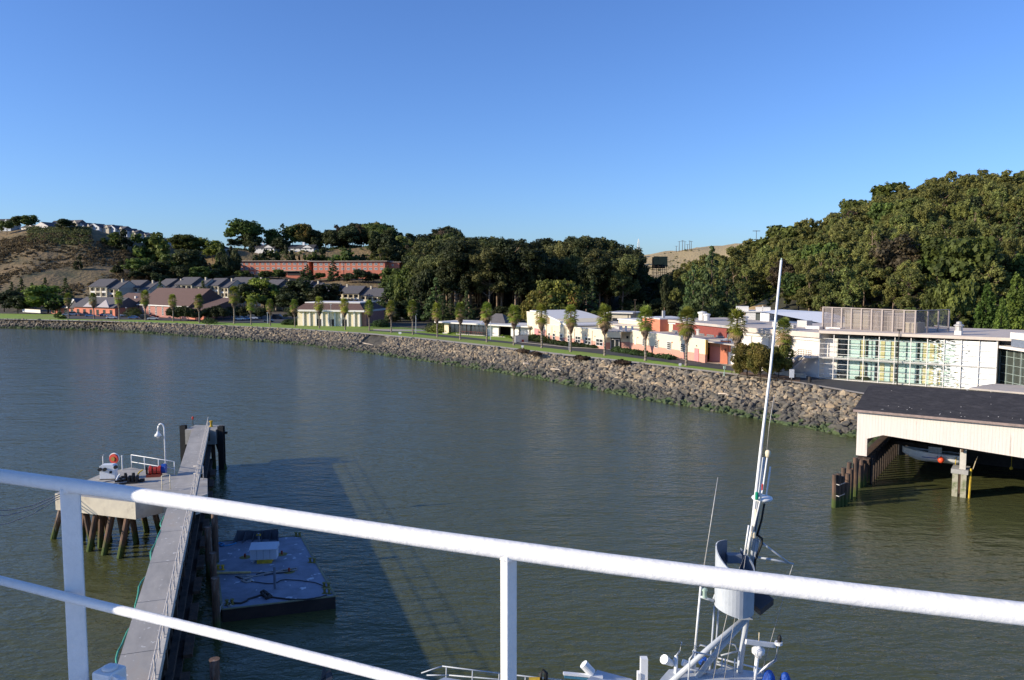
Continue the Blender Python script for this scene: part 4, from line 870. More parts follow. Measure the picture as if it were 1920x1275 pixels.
# garage bay + orange wall
e, W = frame('garage_bay', GG(1322.5,679.5), GG(1351,681.5), 'recessed garage with a mauve roller door beside the orange brick wall', 'garage')
P(e, 'wall', CREAMD, (0.05,W,1.7,6,3.31,4.7)); P(e, 'roller_door', MAUVE, (.2,W*.92,1.6,1.68,-.5,3.3)); P(e, 'side_wall', BRICKR, (W*.93,W+.2,1.0,6,-.5,4.8))
e, W = frame('orange_brick_wing', GG(1350,683), GG(1379,684.5), 'bright orange brick wing with a tall white door', 'building')
P(e, 'wall', BRICKO, (0,W,0,10,-.6,4.9)); P(e, 'door', TRIM, (W*.5,W*.9,-.08,-.01,-.6,2.6)); P(e, 'coping', TRIM, (-.1,W+.1,-.1,10.1,4.91,5.05)); P(e, 'wall_lamp', DARKP, (W*.3,W*.36,-.3,-.02,2.9,3.3))
# red building behind with orange tower
e, W = frame('red_metal_building', Q(1238,636,195), Q(1362,640,168), 'dark red clad building behind with a row of wide grey windows', 'building'); zt = Q(1238,601.5,195).z - e.location.z
P(e, 'wall', BRICKR, (0,W,0,18,-6,zt)); P(e, 'roof_slab', ROOFL, (0,W+22,-.6,18.5,zt+.01,zt+.55)); P(e, 'base_trim', GALV, (-.02,W,-.2,-.03,-.2,.5))
for i in range(7): win(e, W*(.11+i*.135), zt-3.6, W*.10, 1.7, y=-.05, nx=4, gl=GLASSG, frame_=mat('grey_frames', (.28,.26,.25)), fr=.08)
for x, s in ((W*.33,2.0),(W*.4,1.6),(W*.83,2.2),(W*.92,1.7)): MB().lathe([(s*.42,0),(s*.42,s*.8),(s*.55,s*.82),(s*.55,s),(.1,s*1.12)], (x,6,zt+.5), 12).build('roof_vent', TRIM, e)
a_, c_ = Q(1203,635,200), Q(1237,638,190); e, W = frame('orange_brick_tower', a_, c_, 'bright orange brick tower block behind the twenty third palm, left of the dark red cladding', 'building'); c_ = Q(1237,599,190).z - a_.z
P(e, 'wall', BRICKO, (0,W,0,8,-5,c_)); P(e, 'coping', TRIM, (-.1,W+.1,-.1,8.1,c_+.01,c_+.25)); P(e, 'roof_vent', GALV, (W*.7,W*.7+.6,2,2.6,c_+.3,c_+2))
# small white block house far and pale roofs
e, W = frame('small_tan_block', Q(1147,612,225), Q(1182,614,222), 'small tan block house with a flat overhanging roof above the entrance', 'building'); zt = Q(1147,587,225).z - e.location.z
P(e, 'wall', CREAMD, (0,W,0,7,-6,zt)); P(e, 'roof', GALV, (-1.2,W+1.2,-1.2,8,zt+.01,zt+.35)); P(e, 'drainpipe', DARKP, (W*.86,W*.88,-.15,-.01,-2,zt)); win(e, W*.2, zt-3.4, 2, 2, y=-.05, frame_=DARKP)
e, W = frame('pale_roofed_annexe', Q(1088,606,215), Q(1203,613,200), 'low cream annexe with a pale roof between the curved roof and the orange tower', 'building')
P(e, 'wall', CREAM, (0,W,0,10,-5,0)); P(e, 'roof', ROOFL, (-.3,W+.3,-.3,10.3,.01,.35)); P(e, 'front_block', CREAM, (W*.2,W*.72,-5,-.35,-6,-1.0)); P(e, 'front_roof', ROOFL, (W*.18,W*1.0,-5.3,-.4,-.98,-.7))
# --- white wall building with stairs and glass building
p0, pm, p1 = GG(1392,691), GG(1535.5,709.5), GG(1866,734)
e, W = frame('white_hall', p0, pm, 'big white stucco hall with an outside stair against its wall', 'hall'); zt = 7.2
P(e, 'wall', WHITEW, (0,W-.02,0,24,-.6,zt-.6)); ROOFW = mat('warm_roof_membrane', (.62,.53,.45), (.54,.46,.39), scale=.5, rough=.9)
P(e, 'roof_band', ROOFW, (-1.0,W+.5,-.9,24.5,zt+.02,zt+.95)); P(e, 'upper_band', WHITEW, (-.3,W-.03,-.35,24.1,zt-.58,zt)); P(e, 'end_wall', WHITEW, (-7,-.02,3,24,-.6,zt-1))
for x in (W*.55,W*.8): P(e, 'skylight', WHITEW, (x,x+3,6,9,zt+.96,zt+1.5))
for x, y, s in ((W*.15,5,1.2),(W*.3,9,1.6),(W*.42,4,.8),(W*.68,12,1.4)): P(e, 'roof_unit', GALV, (x,x+s*1.4,y,y+s,zt+.96,zt+.96+s*.8))
for x in (W*.12,W*.36,W*.58): P(e, 'downpipe', GALV, (x,x+.12,-.14,-.01,0,zt-.6))
P(e, 'wall_vent', DARKP, (W*.25,W*.25+.6,-.06,-.005,3.8,4.2),)
# stair climbing to the right
st = MB(); x0, x1 = W*.60, W*.85; z1 = 3.9; n = 16
for i in range(n):
    x = x0+(x1-x0)*i/n; z = z1*i/n; st.box(x, x+(x1-x0)/n*1.1, -2.2, -.7, z+.12, z+.2)
st.build('treads', BARKD, e)
MB().beam((x0,-2.25,0),(x1,-2.25,z1),.14,.45).beam((x0,-.65,0),(x1,-.65,z1),.14,.45).box(x1,W-.05,-2.3,-.05,z1-.2,z1+.15).build('stair_stringers', WHITEW, e)
rl = MB()
for k_ in (.45,.8,1.15): rl.tube([(x0,-2.25,k_+.2),(x1,-2.25,z1+k_),(W,-2.25,z1+k_)], .04, 5)
for i in range(9): t = i/8; rl.tube([(x0+(x1-x0)*t,-2.25,z1*t),(x0+(x1-x0)*t,-2.25,z1*t+1.2)], .03, 5)
for i in range(6): x = x1+(W-x1)*i/5; rl.tube([(x,-2.25,z1),(x,-2.25,z1+1.15)], .03, 5)
rl.build('stair_railing', BARKD, e); P(e, 'ground_wall', CONCL, (x0-2,W-1,-2.4,-2.1,-.5,.9))
# glass building
WALLT = mat('teal_wall', (.72,.82,.76), (.64,.75,.69), scale=.8); YELP = mat('yellow_panel', (.85,.68,.36), (.75,.58,.28), scale=.8)
ge, W = frame('glass_building', pm, p1, 'two storey glass fronted building with white frames, teal wall and yellow doors', 'glass building'); zt = 8.0
P(ge, 'side_bay', WHITEW, (0,W*.1,1.2,22,-.6,zt-.9)); P(ge, 'inner_wall', WALLT, (W*.16,W*.93,1.6,22,-.6,zt-.8)); P(ge, 'dark_bay', GLASS, (W*.102,W*.158,1.6,20,-.6,zt-.8)); P(ge, 'floor_band', TRIM, (W*.1,W*.93,1.25,1.58,3.5,4.0)); P(ge, 'plinth', CONCL, (0,W+.5,-.3,1.2,-.7,.2))
P(ge, 'roof_band', ROOFW, (-.02,W+3.2,-.9,22,zt+.02,zt+.5)); P(ge, 'roof_edge', CONCL, (W+2.5,W+3,-1,22,zt+.51,zt+.8))
for f in (0.25, 4.1):
    for fx, dk in ((.36,0),(.42,0),(.33,1),(.45,1),(.60,0),(.64,0),(.57,1),(.68,0),(.78,0),(.82,1),(.24,0),(.27,1),(.80,0)):
        P(ge, 'door', DARKP if dk else YELP, (W*fx, W*fx+W*(.014 if dk else .024), 1.5-.02*dk, 1.59, f, f+2.9))
fm = MB(); nx = 11
for i in range(nx+1): x = W*i/nx; fm.box(x-.06, x+.06, -.42, -.25, -.3, zt-.2)
for k_ in range(9): z = .1+k_*.88; fm.box(0, W, -.40, -.28, z-.03, z+.03)
fm.box(0, W, -.5, 1.2, 3.75, 3.85); fm.build('white_frame', TRIM, ge)
dk = MB()
for i in range(34):
    if i % 3 or i in (9,21): continue
    x = W*.17+i*W*.0225; dk.box(x, x+.06, 1.4, 1.5, .1, 3.3); dk.box(x, x+.06, 1.4, 1.5, 4.1, 7.0)
for z in (1.7,5.8): dk.box(W*.165,W*.93,1.38,1.42,z,z+.05)
dk.build('inner_mullions', mat('green_black_mullion', (.03,.07,.06)), ge)
fg = bpy.data.materials.new('painted_glare_glass'); fg.use_nodes = True; N = fg.node_tree.nodes; L = fg.node_tree.links; b = N['Principled BSDF']; b.inputs['Base Color'].default_value = (.86,.88,.86,1); b.inputs['Roughness'].default_value = .35
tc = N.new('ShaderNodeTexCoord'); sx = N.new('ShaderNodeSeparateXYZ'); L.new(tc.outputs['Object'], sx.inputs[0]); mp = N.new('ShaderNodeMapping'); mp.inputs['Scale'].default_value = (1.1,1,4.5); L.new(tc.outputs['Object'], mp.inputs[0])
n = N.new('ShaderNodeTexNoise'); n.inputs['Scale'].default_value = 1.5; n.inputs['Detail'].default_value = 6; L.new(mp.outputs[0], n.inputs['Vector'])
a = N.new('ShaderNodeMapRange'); a.inputs[1].default_value = W*.56; a.inputs[2].default_value = W*1.12; a.inputs[3].default_value = -.20; a.inputs[4].default_value = .48; L.new(sx.outputs[0], a.inputs[0])  # sun glare painted as opaque white on the panes, growing to the right
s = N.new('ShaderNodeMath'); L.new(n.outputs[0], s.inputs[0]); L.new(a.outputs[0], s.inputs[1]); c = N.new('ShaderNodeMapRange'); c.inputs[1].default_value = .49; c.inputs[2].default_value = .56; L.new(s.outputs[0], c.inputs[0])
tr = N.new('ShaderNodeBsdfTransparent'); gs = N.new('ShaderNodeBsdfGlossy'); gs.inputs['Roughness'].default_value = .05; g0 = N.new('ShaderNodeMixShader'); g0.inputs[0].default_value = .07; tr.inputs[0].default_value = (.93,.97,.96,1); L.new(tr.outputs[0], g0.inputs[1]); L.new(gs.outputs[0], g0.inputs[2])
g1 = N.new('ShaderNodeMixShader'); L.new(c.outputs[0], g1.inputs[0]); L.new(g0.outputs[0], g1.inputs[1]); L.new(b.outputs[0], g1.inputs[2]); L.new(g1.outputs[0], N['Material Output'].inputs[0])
P(ge, 'painted_glare_screen', fg, (W*.105,W*.995,-.22,-.20,.1,zt-.3))
P(ge, 'end_wall', GLASS, (W*.935,W+1.5,3,21,-.5,zt)); P(ge, 'end_post', TRIM, (W-.15,W+.1,-.3,1.2,-.3,zt))
# right dark glass wing
e, W3 = frame('dark_glass_wing', Q(1872,728,122), Q(1990,732,108), 'dark glass wing with thin mullions at the right edge', 'glass building'); zt3 = Q(1872,651,122).z - e.location.z
P(e, 'inner_wall', DARKP, (0,W3,2.0,14,-2,zt3)); m = MB()
for i in range(9): m.box(W3*i/8-.06, W3*i/8+.06, -.1, .1, -2, zt3)
for i in range(6): m.box(0, W3, -.05, .05, zt3*i/5-.04, zt3*i/5+.04)
m.build('mullions', mat('pale_green_mullion', (.30,.36,.32)), e); P(e, 'glass', mat('smoky_glass', (.06,.07,.06), (.05,.055,.045), rough=.08, spec=.6), (.05,W3,.12,.2,-2,zt3)); P(e, 'roof', WHITEW, (-2.5,W3+1,-1.4,15,zt3+.02,zt3+.4)); P(e, 'upper_band', STEELD, (W3*.25,W3+1,-.6,13,zt3+.45,zt3+1.6)); P(e, 'roof_top', WHITEW, (W3*.25,W3+1.2,-.8,14,zt3+1.62,zt3+2.6))
for x in (W3*.18,W3*.4): P(e, 'curtain', YELP, (x,x+.4,1.85,1.95,zt3*.55,zt3*.95))
# rooftop plant behind its mesh screen
pl_ = bpy.data.materials.new('perforated_screen'); pl_.use_nodes = True; N = pl_.node_tree.nodes; L = pl_.node_tree.links; b = N['Principled BSDF']; b.inputs['Base Color'].default_value = (.27,.23,.21,1); b.inputs['Roughness'].default_value = .7
tr = N.new('ShaderNodeBsdfTransparent'); mx = N.new('ShaderNodeMixShader'); mx.inputs[0].default_value = .30; L.new(tr.outputs[0], mx.inputs[1]); L.new(b.outputs[0], mx.inputs[2]); L.new(mx.outputs[0], N['Material Output'].inputs[0])
rz = 4.25+8.0; a = G(1543,619,rz); c = G(1716,631,rz); a.z = c.z = rz-.1; e, W = frame('rooftop_screen', a, c, 'tall brown mesh screen standing on the roof of the glass building', 'rooftop screen'); hs = 4.2
P(e, 'mesh', pl_, (0,W,.0,.04,.1,hs), (W,W+.04,0,9,.1,hs), (-.04,0,0,9,.1,hs)); m = MB(); POST = mat('taupe_post', (.38,.32,.29), (.33,.28,.25))
for i in range(10): m.box(W*i/9-.13, W*i/9+.13, -.2, 0-.01, 0, hs+.1)
for i in range(1,4): m.box(W+.05, W+.25, 3*i-.12, 3*i+.12, 0, hs+.1)
m.box(-.1, W+.2, -.22, -.02, hs+.11, hs+.25); m.box(-.1,W+.1,-.1,-.02,0,.2); m.box(W+.05,W+.25,0,9,hs+.11,hs+.25); m.build('posts', POST, e)
m = MB()
for i in range(5): m.box(0, W, -.05, -.02, .9*i+.5, .9*i+.54)
m.build('slats', POST, e)
def unit(x0, x1, y0, y1, h, lab, mm=CREAMD, z=1.0):
    u = empty('air_handling_unit', e.matrix_basis @ Vector(((x0+x1)/2, y0, 0)), e.rotation_euler.z, lab, 'air handling unit', None); w = (x1-x0)/2
    P(u, 'casing', mm, (-w,w,0,y1-y0,z,h)); P(u, 'base', POST, (-w,w,.1,y1-y0-.1,0,z-.02)); q = MB()
    for i in range(3): q.box(-w+.3+i*w*.62, -w+.36+i*w*.62, -.06, -.01, z+.2, h-.2)
    q.build('panel_seams', DARKP, u)
from mathutils import Matrix as _M
bpy.context.view_layer.update()
unit(W*.17,W*.44,2,5,hs*.9,'long cream air handler behind the left half of the rooftop screen'); unit(W*.455,W*.60,1.5,5,hs*.92,'cream air handler with the dark panel in the middle of the rooftop screen', POST); unit(W*.62,W*.78,2.5,6,hs*.86,'taupe air handler right of the rooftop screen centre',POST,.3); unit(W*.84,W*.97,1.2,3.5,hs*.55,'low cream cabinet near the right corner of the rooftop screen',CREAM,.2)
u = empty('roof_fan', G(1797,634,rz), 0, 'white round fan hood on the right part of the white roof', 'roof fan'); MB().lathe([(.7,-.3),(.7,1.2)], (0,0,0), 4).build('curb', WHITEW, u); MB().lathe([(.55,1.21),(.55,1.9),(.75,1.95),(.75,2.1),(.4,2.3),(.4,2.6),(.1,2.7)], (0,0,0), 12).build('hood', GALV, u)
e, W = frame('retaining_wall', Q(1752,625,175), Q(1832,628,160), 'dark brown retaining wall behind the roof at the right', 'wall'); P(e, 'panel', BRICKR, (0,W,0,.6,-6,1.6)); P(e, 'coping', CONC, (-.1,W+.1,-.1,.7,1.62,1.85))
e, W = frame('blue_sided_shed', Q(1426,614,185), Q(1545,618,172), 'shed with a white gable roof and blue siding behind the white hall', 'shed'); zt = Q(1495,603,178).z - e.location.z
P(e, 'wall', BLUES, (W*.15,W,0,14,-6,zt)); P(e, 'end_wall', WHITE, (0,W*.149,-.2,14,-6,zt+1.7)); MB().add([(0,-1,zt+1.9),(W*.15,-1.2,zt+1.9),(W*1.02,-1.2,zt),(W*.75,8,zt+2.1),(0,8,zt+2.3),(W*1.02,14,zt),(0,14,zt)],[(0,1,3,4),(1,2,3),(2,5,3),(3,5,6,4)]).build('roof', WHITE, e)
e, W = frame('grey_clad_warehouse', Q(1383,603,225), Q(1460,603,222), 'long grey clad warehouse with a white left end under the golden bank', 'warehouse'); zt = Q(1383,585,225).z - e.location.z
P(e, 'end_wall', TRIM, (W*.2,W*.44,-.1,10,-6,zt)); P(e, 'wall', mat('green_grey_cladding', (.13,.14,.12)), (W*.441,W*1.35,0,10,-6,zt-.4)); P(e, 'roof', TRIM, (-.5,W*1.4,-.5,10.5,zt+.02,zt+.3)); P(e, 'annexe', CREAMD, (-1,W*.85,-5,-.2,-6,zt-2.9)); P(e, 'roof_units', TRIM, (-.5,3,1,4,zt+.31,zt+1.6),(5,9,1,4,zt+.31,zt+1.4),(W*.6,W*.62,1,2,zt+.31,zt+1.8))
e, W = frame('open_frame_shed', Q(1460,601,215), Q(1522,603,208), 'flat roofed shed with a white open frame end below the wood', 'shed'); zt = Q(1460,588,215).z - e.location.z
P(e, 'roof', GALV, (-.3,W+1,-.5,10,zt,zt+.4)); P(e, 'wall', mat('green_grey_cladding', (.13,.14,.12)), (W*.52,W,0,9,-6,zt-.02)); P(e, 'frame', TRIM, (0,.3,-.2,0,-6,zt-.02),(W*.25,W*.27,-.2,0,-6,zt-.02),(W*.5,W*.52,-.2,0,-6,zt-.02)); P(e, 'back_wall', CREAMD, (0,W*.5,7,7.3,-6,zt-.02))
# golden dry bank under the wood
mb = MB(); pts = [(1385,592,262),(1402,578,272),(1420,570,278),(1437,560,286),(1446,566,286),(1450,580,280),(1456,590,272),(1460,596,262),(1385,604,250),(1425,604,250),(1462,604,250)]
V = [Q(*p) for p in pts]; mb.add(V, [(0,1,8),(1,2,9,8),(2,3,9),(3,4,5),(3,5,6,9),(6,7,10,9)]); GOLDM = mat('golden_grass', (.62,.42,.19), (.50,.33,.14), scale=.5, rough=1, bump=.1); mb.add([v + Vector((0,14,-2)) for v in V], [(0,8,1),(1,8,9,2),(2,9,3),(3,5,4),(3,9,6,5),(6,9,10,7)]); tag(mb.build('dry_bank', GOLDM, smooth=True), None, kind='structure')
# --- ridge houses
def house(px0, px1, ybase, ytop, Y, label, wallm=CREAM, roofm=ROOFG, gable='side', grp='houses along the hill ridge', sink=4):
    a = Q(px0, ybase, Y); b = Q(px1, ybase, Y-4); b.z = a.z; e, W = frame('ridge_house', a, b, label, 'house', grp); ht = Q(px0, ytop, Y).z - a.z; ev = ht*.38; D = 10
    P(e, 'wall', wallm, (0,W,0,D,-sink,ev))
    if gable == 'side': MB().xprism([(-.5,ev-.1),(-.5,ev+.1),(D/2,ht),(D+.5,ev+.1),(D+.5,ev-.1)], -.5, W+.5).build('roof', roofm, e); MB().add([(W*.55,-.02,ev),(W*.98,-.02,ev),(W*.76,-.02,ht-.6)],[(0,1,2)]).build('gable_front', wallm, e)
    else:
        MB().yprism([(-.5,ev-.1),(-.5,ev+.1),(W/2,ht),(W+.5,ev+.1),(W+.5,ev-.1)], .3, D+.5).build('roof', roofm, e); MB().yprism([(0,ev+.12),(W/2,ht-.25),(W,ev+.12),(W,ev),(0,ev)], 0, .25).build('gable', wallm, e)
    n = max(1, int(W/4))
    for i in range(n): win(e, W*(i+.5)/n, ev*.35, 1.4, 1.5, y=-.05, fr=.12)
    return e
house(-14,20,429,410,640,'grey house cut by the left edge on the ridge',STEELG,ROOFD); house(40,62,430,421,632,'low white house behind the two ridge trees',WHITEW); house(64,90,430,416,628,'white gabled ridge house left of the dark tree',WHITEW,ROOFG,'front'); house(93,122,430,413,640,'pale yellow ridge house hidden behind the dark tree')
for i, (a, b, yb, yt, lab) in enumerate(((124,145,425,412,'highest house of the descending ridge terrace'),(143,158,430,417,'second house down the ridge terrace'),(157,168,430,418.5,'third house down the ridge terrace, narrow and white'),(166,186,431,419,'fourth house down the ridge terrace, with a white gable'),(186,204,432,421,'fifth house down the ridge terrace, beige front'),(202,216,433,422,'sixth house down the ridge terrace'),(214,230,434,424,'seventh house down the ridge terrace'),(229,238,437,428,'small eighth house on the ridge terrace'),(236,254,440,431,'house stepped below the ridge terrace above the bushes'),(252,264,442,435,'low dark roofed house right of the stepped house'),(262,274,444,437,'last tiny house at the right end of the ridge'))):
    house(a, b, yb, yt, 650, lab, (CREAMD,STEELG,CREAMD,STEELG)[i%4], ROOFG, 'front' if i%2 else 'side')
house(300,326,456,446,660,'dark roofed house in the gap left of the broad tree',STEELG,ROOFD); house(384,421,470,459,660,'small dark roofed house with a white chimney left of the lone big tree',TRIM,ROOFD,'front')
e = house(468,514,470,458.5,655,'long low crest house with two white chimneys left of the spruce',TRIM,ROOFD); P(e, 'chimney', WHITE, (1,2.6,4,5.4,3,6.2)); P(e, 'chimney', WHITE, (9,10.6,4,5.4,3,6.6))
e = house(538,588,470,458.5,650,'long low crest house with one white chimney right of the spruce',TRIM,ROOFD); P(e, 'chimney', WHITE, (12,13.8,4,5.6,3,7))
house(784,795,472,463,610,'tiny white cabin among the crest trees left of the grove',WHITE,ROOFD); house(1178,1184,483,476,1000,'white shed beside the hilltop lattice tower',WHITE,TRIM)
house(1186,1199,478,472,1080,'white tank building at the foot of the hilltop lattice tower',WHITE,WHITE)
# hill stairs
e, W = frame('hillside_stair', Q(791,508,596), Q(798,480,612), 'steep concrete stair climbing the hill right of the long brick building', 'stair'); m = MB()
A_, B_ = Vector((0,0,0)), Q(798,476,615)-Q(791,510,596); e.rotation_euler = (0,0,0)
for i in range(22): p = B_*(i/22); m.box(p.x-1.2, p.x+1.2, p.y, p.y+1.2, p.z-.5+.6, p.z+.9)
m.build('steps', CONC, e); MB().tube([(-1.3,0,1.8), B_+Vector((-1.3,0,1.8))], .15, 5).build('handrail', GALV, e)
# --- far hill: lattice tower and poles
def pole(px, yb, yt, Y, lab, arms=1, r=.35, name='power_pole', cat='power pole', group='power poles on the far hill', m=TIMBER):
    a = Q(px, yb, Y); h = Q(px, yt, Y).z - a.z; e = empty(name, a, 0, lab, cat, group); MB().tube([(0,0,-3),(0,0,h)], r, 6, r2=r*.6).build('pole', m, e)
    for i in range(arms): MB().beam((-2.2,0,h*(.93-.1*i)),(2.2,0,h*(.93-.1*i)),.3,.3).build('crossarm', m, e)
for px, yb, yt, lab in ((1268,469,461,'shortest power pole, leftmost on the far hill'),(1273.5,468,452,'tall power pole left of the double armed pole'),(1279.5,468,450,'power pole with the widest arms on the far hill'),(1284,467,452,'thin power pole in the middle of the far hill group'),(1289,466,458,'low power pole between the two pairs'),(1293,466,451,'left pole of the right hand pair on the far hill'),(1296,466,452,'right pole of the right hand pair on the far hill'),(1418,447,432,'lone pole standing on the skyline above the right hand wood')):
    pole(px, yb, yt, 1085 if px < 1400 else 470, lab, 2 if 'widest' in lab else 1, .45 if px < 1400 else .2)
e = empty('lattice_tower', Q(1197,474,1080), 0, 'thin steel lattice tower on the crest of the far golden hill', 'lattice tower'); h = Q(1197,448,1080).z - e.location.z; m = MB()
for sx_, sy_ in ((-1,-1),(1,-1),(1,1),(-1,1)): m.tube([(sx_*2.4,sy_*2.4,-2),(sx_*.3,sy_*.3,h)], .16, 4)
m.build('legs', GALV, e); m = MB()
for i in range(9):
    z0, z1 = h*i/9, h*(i+1)/9; w0, w1 = 2.4-2.1*i/9, 2.4-2.1*(i+1)/9
    for s_ in (-1, 1): m.tube([(-w0*s_,-w0,z0),(w1*s_,-w1,z1)], .08, 3); m.tube([(-w0,-w0*s_,z0),(-w1,w1*s_,z1)], .08, 3)
m.build('bracing', GALV, e)
e, W = frame('scaffold_frame', Q(1226,508,420), Q(1250,509,420), 'dark green netted scaffold box standing above the valley trees', 'scaffold'); zt = Q(1226,482,420).z - e.location.z; m = MB()
for i in range(4):
    for y in (0,5): m.box(W*i/3-.12, W*i/3+.12, y-.12, y+.12, -16, zt)
for z in np.linspace(-6, zt, 9):
    for y in (0,5): m.box(0, W, y-.14, y-.02, z-.1, z+.1)
m.build('tubes', BARKD, e); NET = mat('green_black_net', (.015,.035,.028), (.01,.02,.018)); P(e, 'netting', NET, (-.3,W+.3,-.3,-.2,zt*.45,zt+.3),(-.3,W*.3,-.4,-.31,zt*.8,zt+.4),(W*.7,W+.3,-.4,-.31,zt*.35,zt*.7)); P(e, 'back_netting', NET, (0,W,5.2,5.3,zt*.2,zt))
# ------------------------------------------------------------------ street furniture, cars, person
def lamp(px, yb, yt, lab, arm=0, m=DARKP, r=.07, glob=False):
    g = GG(px, yb); h = Q(px, yt, g.y).z - g.z; e = empty('street_lamp', g, 0, lab, 'street lamp', None); MB().tube([(0,0,-.3),(0,0,h)], r, 7, r2=r*.7).build('pole', m, e)
    MB().box(-.35,.35,-.2,.2,h+.01,h+.22).build('lamp_head', m, e)
lamp(1364.5,685.5,623,'dark street lamp between the garage and the orange wall',r=.09); lamp(1682,722,620,'tall dark street lamp in front of the glass building',r=.1); lamp(621,613.5,571,'slim lamp post before the third door of the storage building',m=STEELG,r=.09); lamp(920,637.5,598,'grey lamp post before the low glass walled house',m=STEELG,r=.1)
lamp(780,625,590,'lamp post beside the palm right of the ramp sign',m=STEELG,r=.1); lamp(1190,642,563,'tall thin pole standing behind the entrance link',m=BARKD,r=.12); lamp(237,594,577,'lamp post before the lower brick wing',m=STEELG,r=.12); lamp(502,607,587,'pole with a small blue sign by the parking lot exit',m=STEELG,r=.12); lamp(1067,657,625,'thin pole directly beside the palm at the white framed windows',m=STEELG,r=.07)
def signpost(px, yb, yt, w, h, lab, m=WHITE, pm=GALV):
    g = GG(px, yb); hh = Q(px, yt, g.y).z - g.z; e = empty('sign_post', g, 0, lab, 'sign', None); MB().tube([(0,0,-.5),(0,0,hh-h)], .05, 6).build('post', pm, e); MB().box(-w/2,w/2,-.06,0,hh-h,hh).build('sign_panel', m, e)
signpost(750,628,622.5,.9,.6,'small blank white sign at the top of the boat ramp'); signpost(979.5,657,647.5,.55,.5,'small white sign on the rock edge left of the slanted cream wall'); signpost(1275,694,681,.5,.45,'small white sign on the lawn edge left of the palm by the four windows'); signpost(1484,718,692.5,.8,1.4,'white rectangular notice board standing on the rock edge right of the round trees')
e = empty('viewer_post', GG(1358,705), 0, 'pale green pedestal box on a post at the rock edge', 'post box'); PG = mat('pale_green_paint', (.40,.52,.44)); MB().lathe([(.12,0),(.12,.7),(.05,.75),(.05,1.3)], (0,0,0), 8).build('pedestal', PG, e); MB().box(-.18,.18,-.15,.15,1.3,1.8).build('box', PG, e)
def bin_(px, yb, lab):
    e = empty('litter_bin', GG(px, yb), 0, lab, 'bin'); MB().lathe([(.26,-.05),(.29,.9)], (0,0,0), 12).build('body', DARKP, e); MB().lathe([(.31,.91),(.28,1.02),(.08,1.1)], (0,0,0), 12).build('lid', BLACK, e)
bin_(1488,713,'dark litter bin beside the white notice board'); bin_(1518,718,'black litter bin standing alone on the asphalt in front of the standing man')
e = empty('picnic_table', GG(1449,714.5), 0, 'dark picnic table under the round trees', 'table'); MB().box(-.9,.9,-.35,.35,.7,.76).build('tabletop', DARKP, e)
for s_ in (-1,1): MB().box(-.9,.9,s_*.7-.13,s_*.7+.13,.42,.47).build('bench_seat', DARKP, e); MB().beam((s_*.65,-.7,0),(s_*.65,.2,.7),.07,.07).beam((s_*.65,.7,0),(s_*.65,-.2,.7),.07,.07).build('leg', DARKP, e)
pm_ = [GG(1372+14*i, 701+2.3*i) for i in range(9)]
mb = MB()
for p in pm_: mb.tube([p, p+Vector((0,0,.75))], .07, 6)
mb.tube([q_ for i in range(8) for q_ in (pm_[i]+Vector((0,0,.7)), pm_[i].lerp(pm_[i+1],.5)+Vector((0,0,.45)))] + [pm_[8]+Vector((0,0,.7))], .025, 4)
tag(mb.build('chain_fence', BARKD), 'low post and chain fence behind the round trees in the soil bed', 'fence')
# cars
TYRE = BLACK; paints = {}
def carproto(c, kind, nm):
    root = bpy.data.objects.new(nm, None); col.objects.link(root); pm = mat('car_paint_%s' % c[0], c[1], tuple(v*.9 for v in c[1]), rough=.25, spec=.6)
    L_, Wd = 4.6, .88
    if kind == 'pickup': body = [(-2.5,.35),(-2.5,1.0),(-.4,1.05),(-.35,1.1),(1.0,1.1),(2.3,.95),(2.4,.4)]; cab = [(-.4,1.1),(-.25,1.75),(.75,1.75),(1.25,1.1)]
    elif kind == 'van': body = [(-2.4,.35),(-2.4,1.2),(1.4,1.2),(2.3,1.0),(2.4,.4)]; cab = [(-2.35,1.2),(-2.25,2.0),(.9,2.0),(1.7,1.2)]
    else: body = [(-2.25,.35),(-2.28,.85),(-1.5,.98),(1.1,.95),(2.1,.8),(2.25,.4)]; cab = [(-1.55,.97),(-.95,1.42),(.35,1.42),(1.15,.94)]
    MB().yprism(body, -Wd, Wd).build('body', pm, root, bevel=.05)
    MB().yprism([(x, z) for x, z in cab], -Wd*.9, Wd*.9).build('windows', GLASS, root, bevel=.03)
    t = cab; MB().yprism([(t[1][0]-.02,t[1][1]-.05),(t[1][0]+.02,t[1][1]+.04),(t[2][0]-.02,t[2][1]+.04),(t[2][0]+.02,t[2][1]-.05)], -Wd*.86, Wd*.86).build('roof', pm, root, bevel=.01)
    for x in (-1.45,1.45):
        for y in (-Wd,Wd-.2): m = MB(); m.tube([(x,y-.02,.33),(x,y+.22,.33)], .33, 12); m.build('wheel', TYRE, root)
    MB().box(body[-1][0]-.04,body[-1][0]+.03,-.75,.75,.6,.72).build('headlights', TRIM, root)
    return root
CP = {}
CL = {'white': (.75,.75,.75), 'silver': (.45,.47,.5), 'blue': (.04,.12,.32), 'dark': (.03,.03,.035), 'red': (.45,.03,.02), 'ltblue': (.25,.42,.6), 'grey': (.22,.23,.25)}
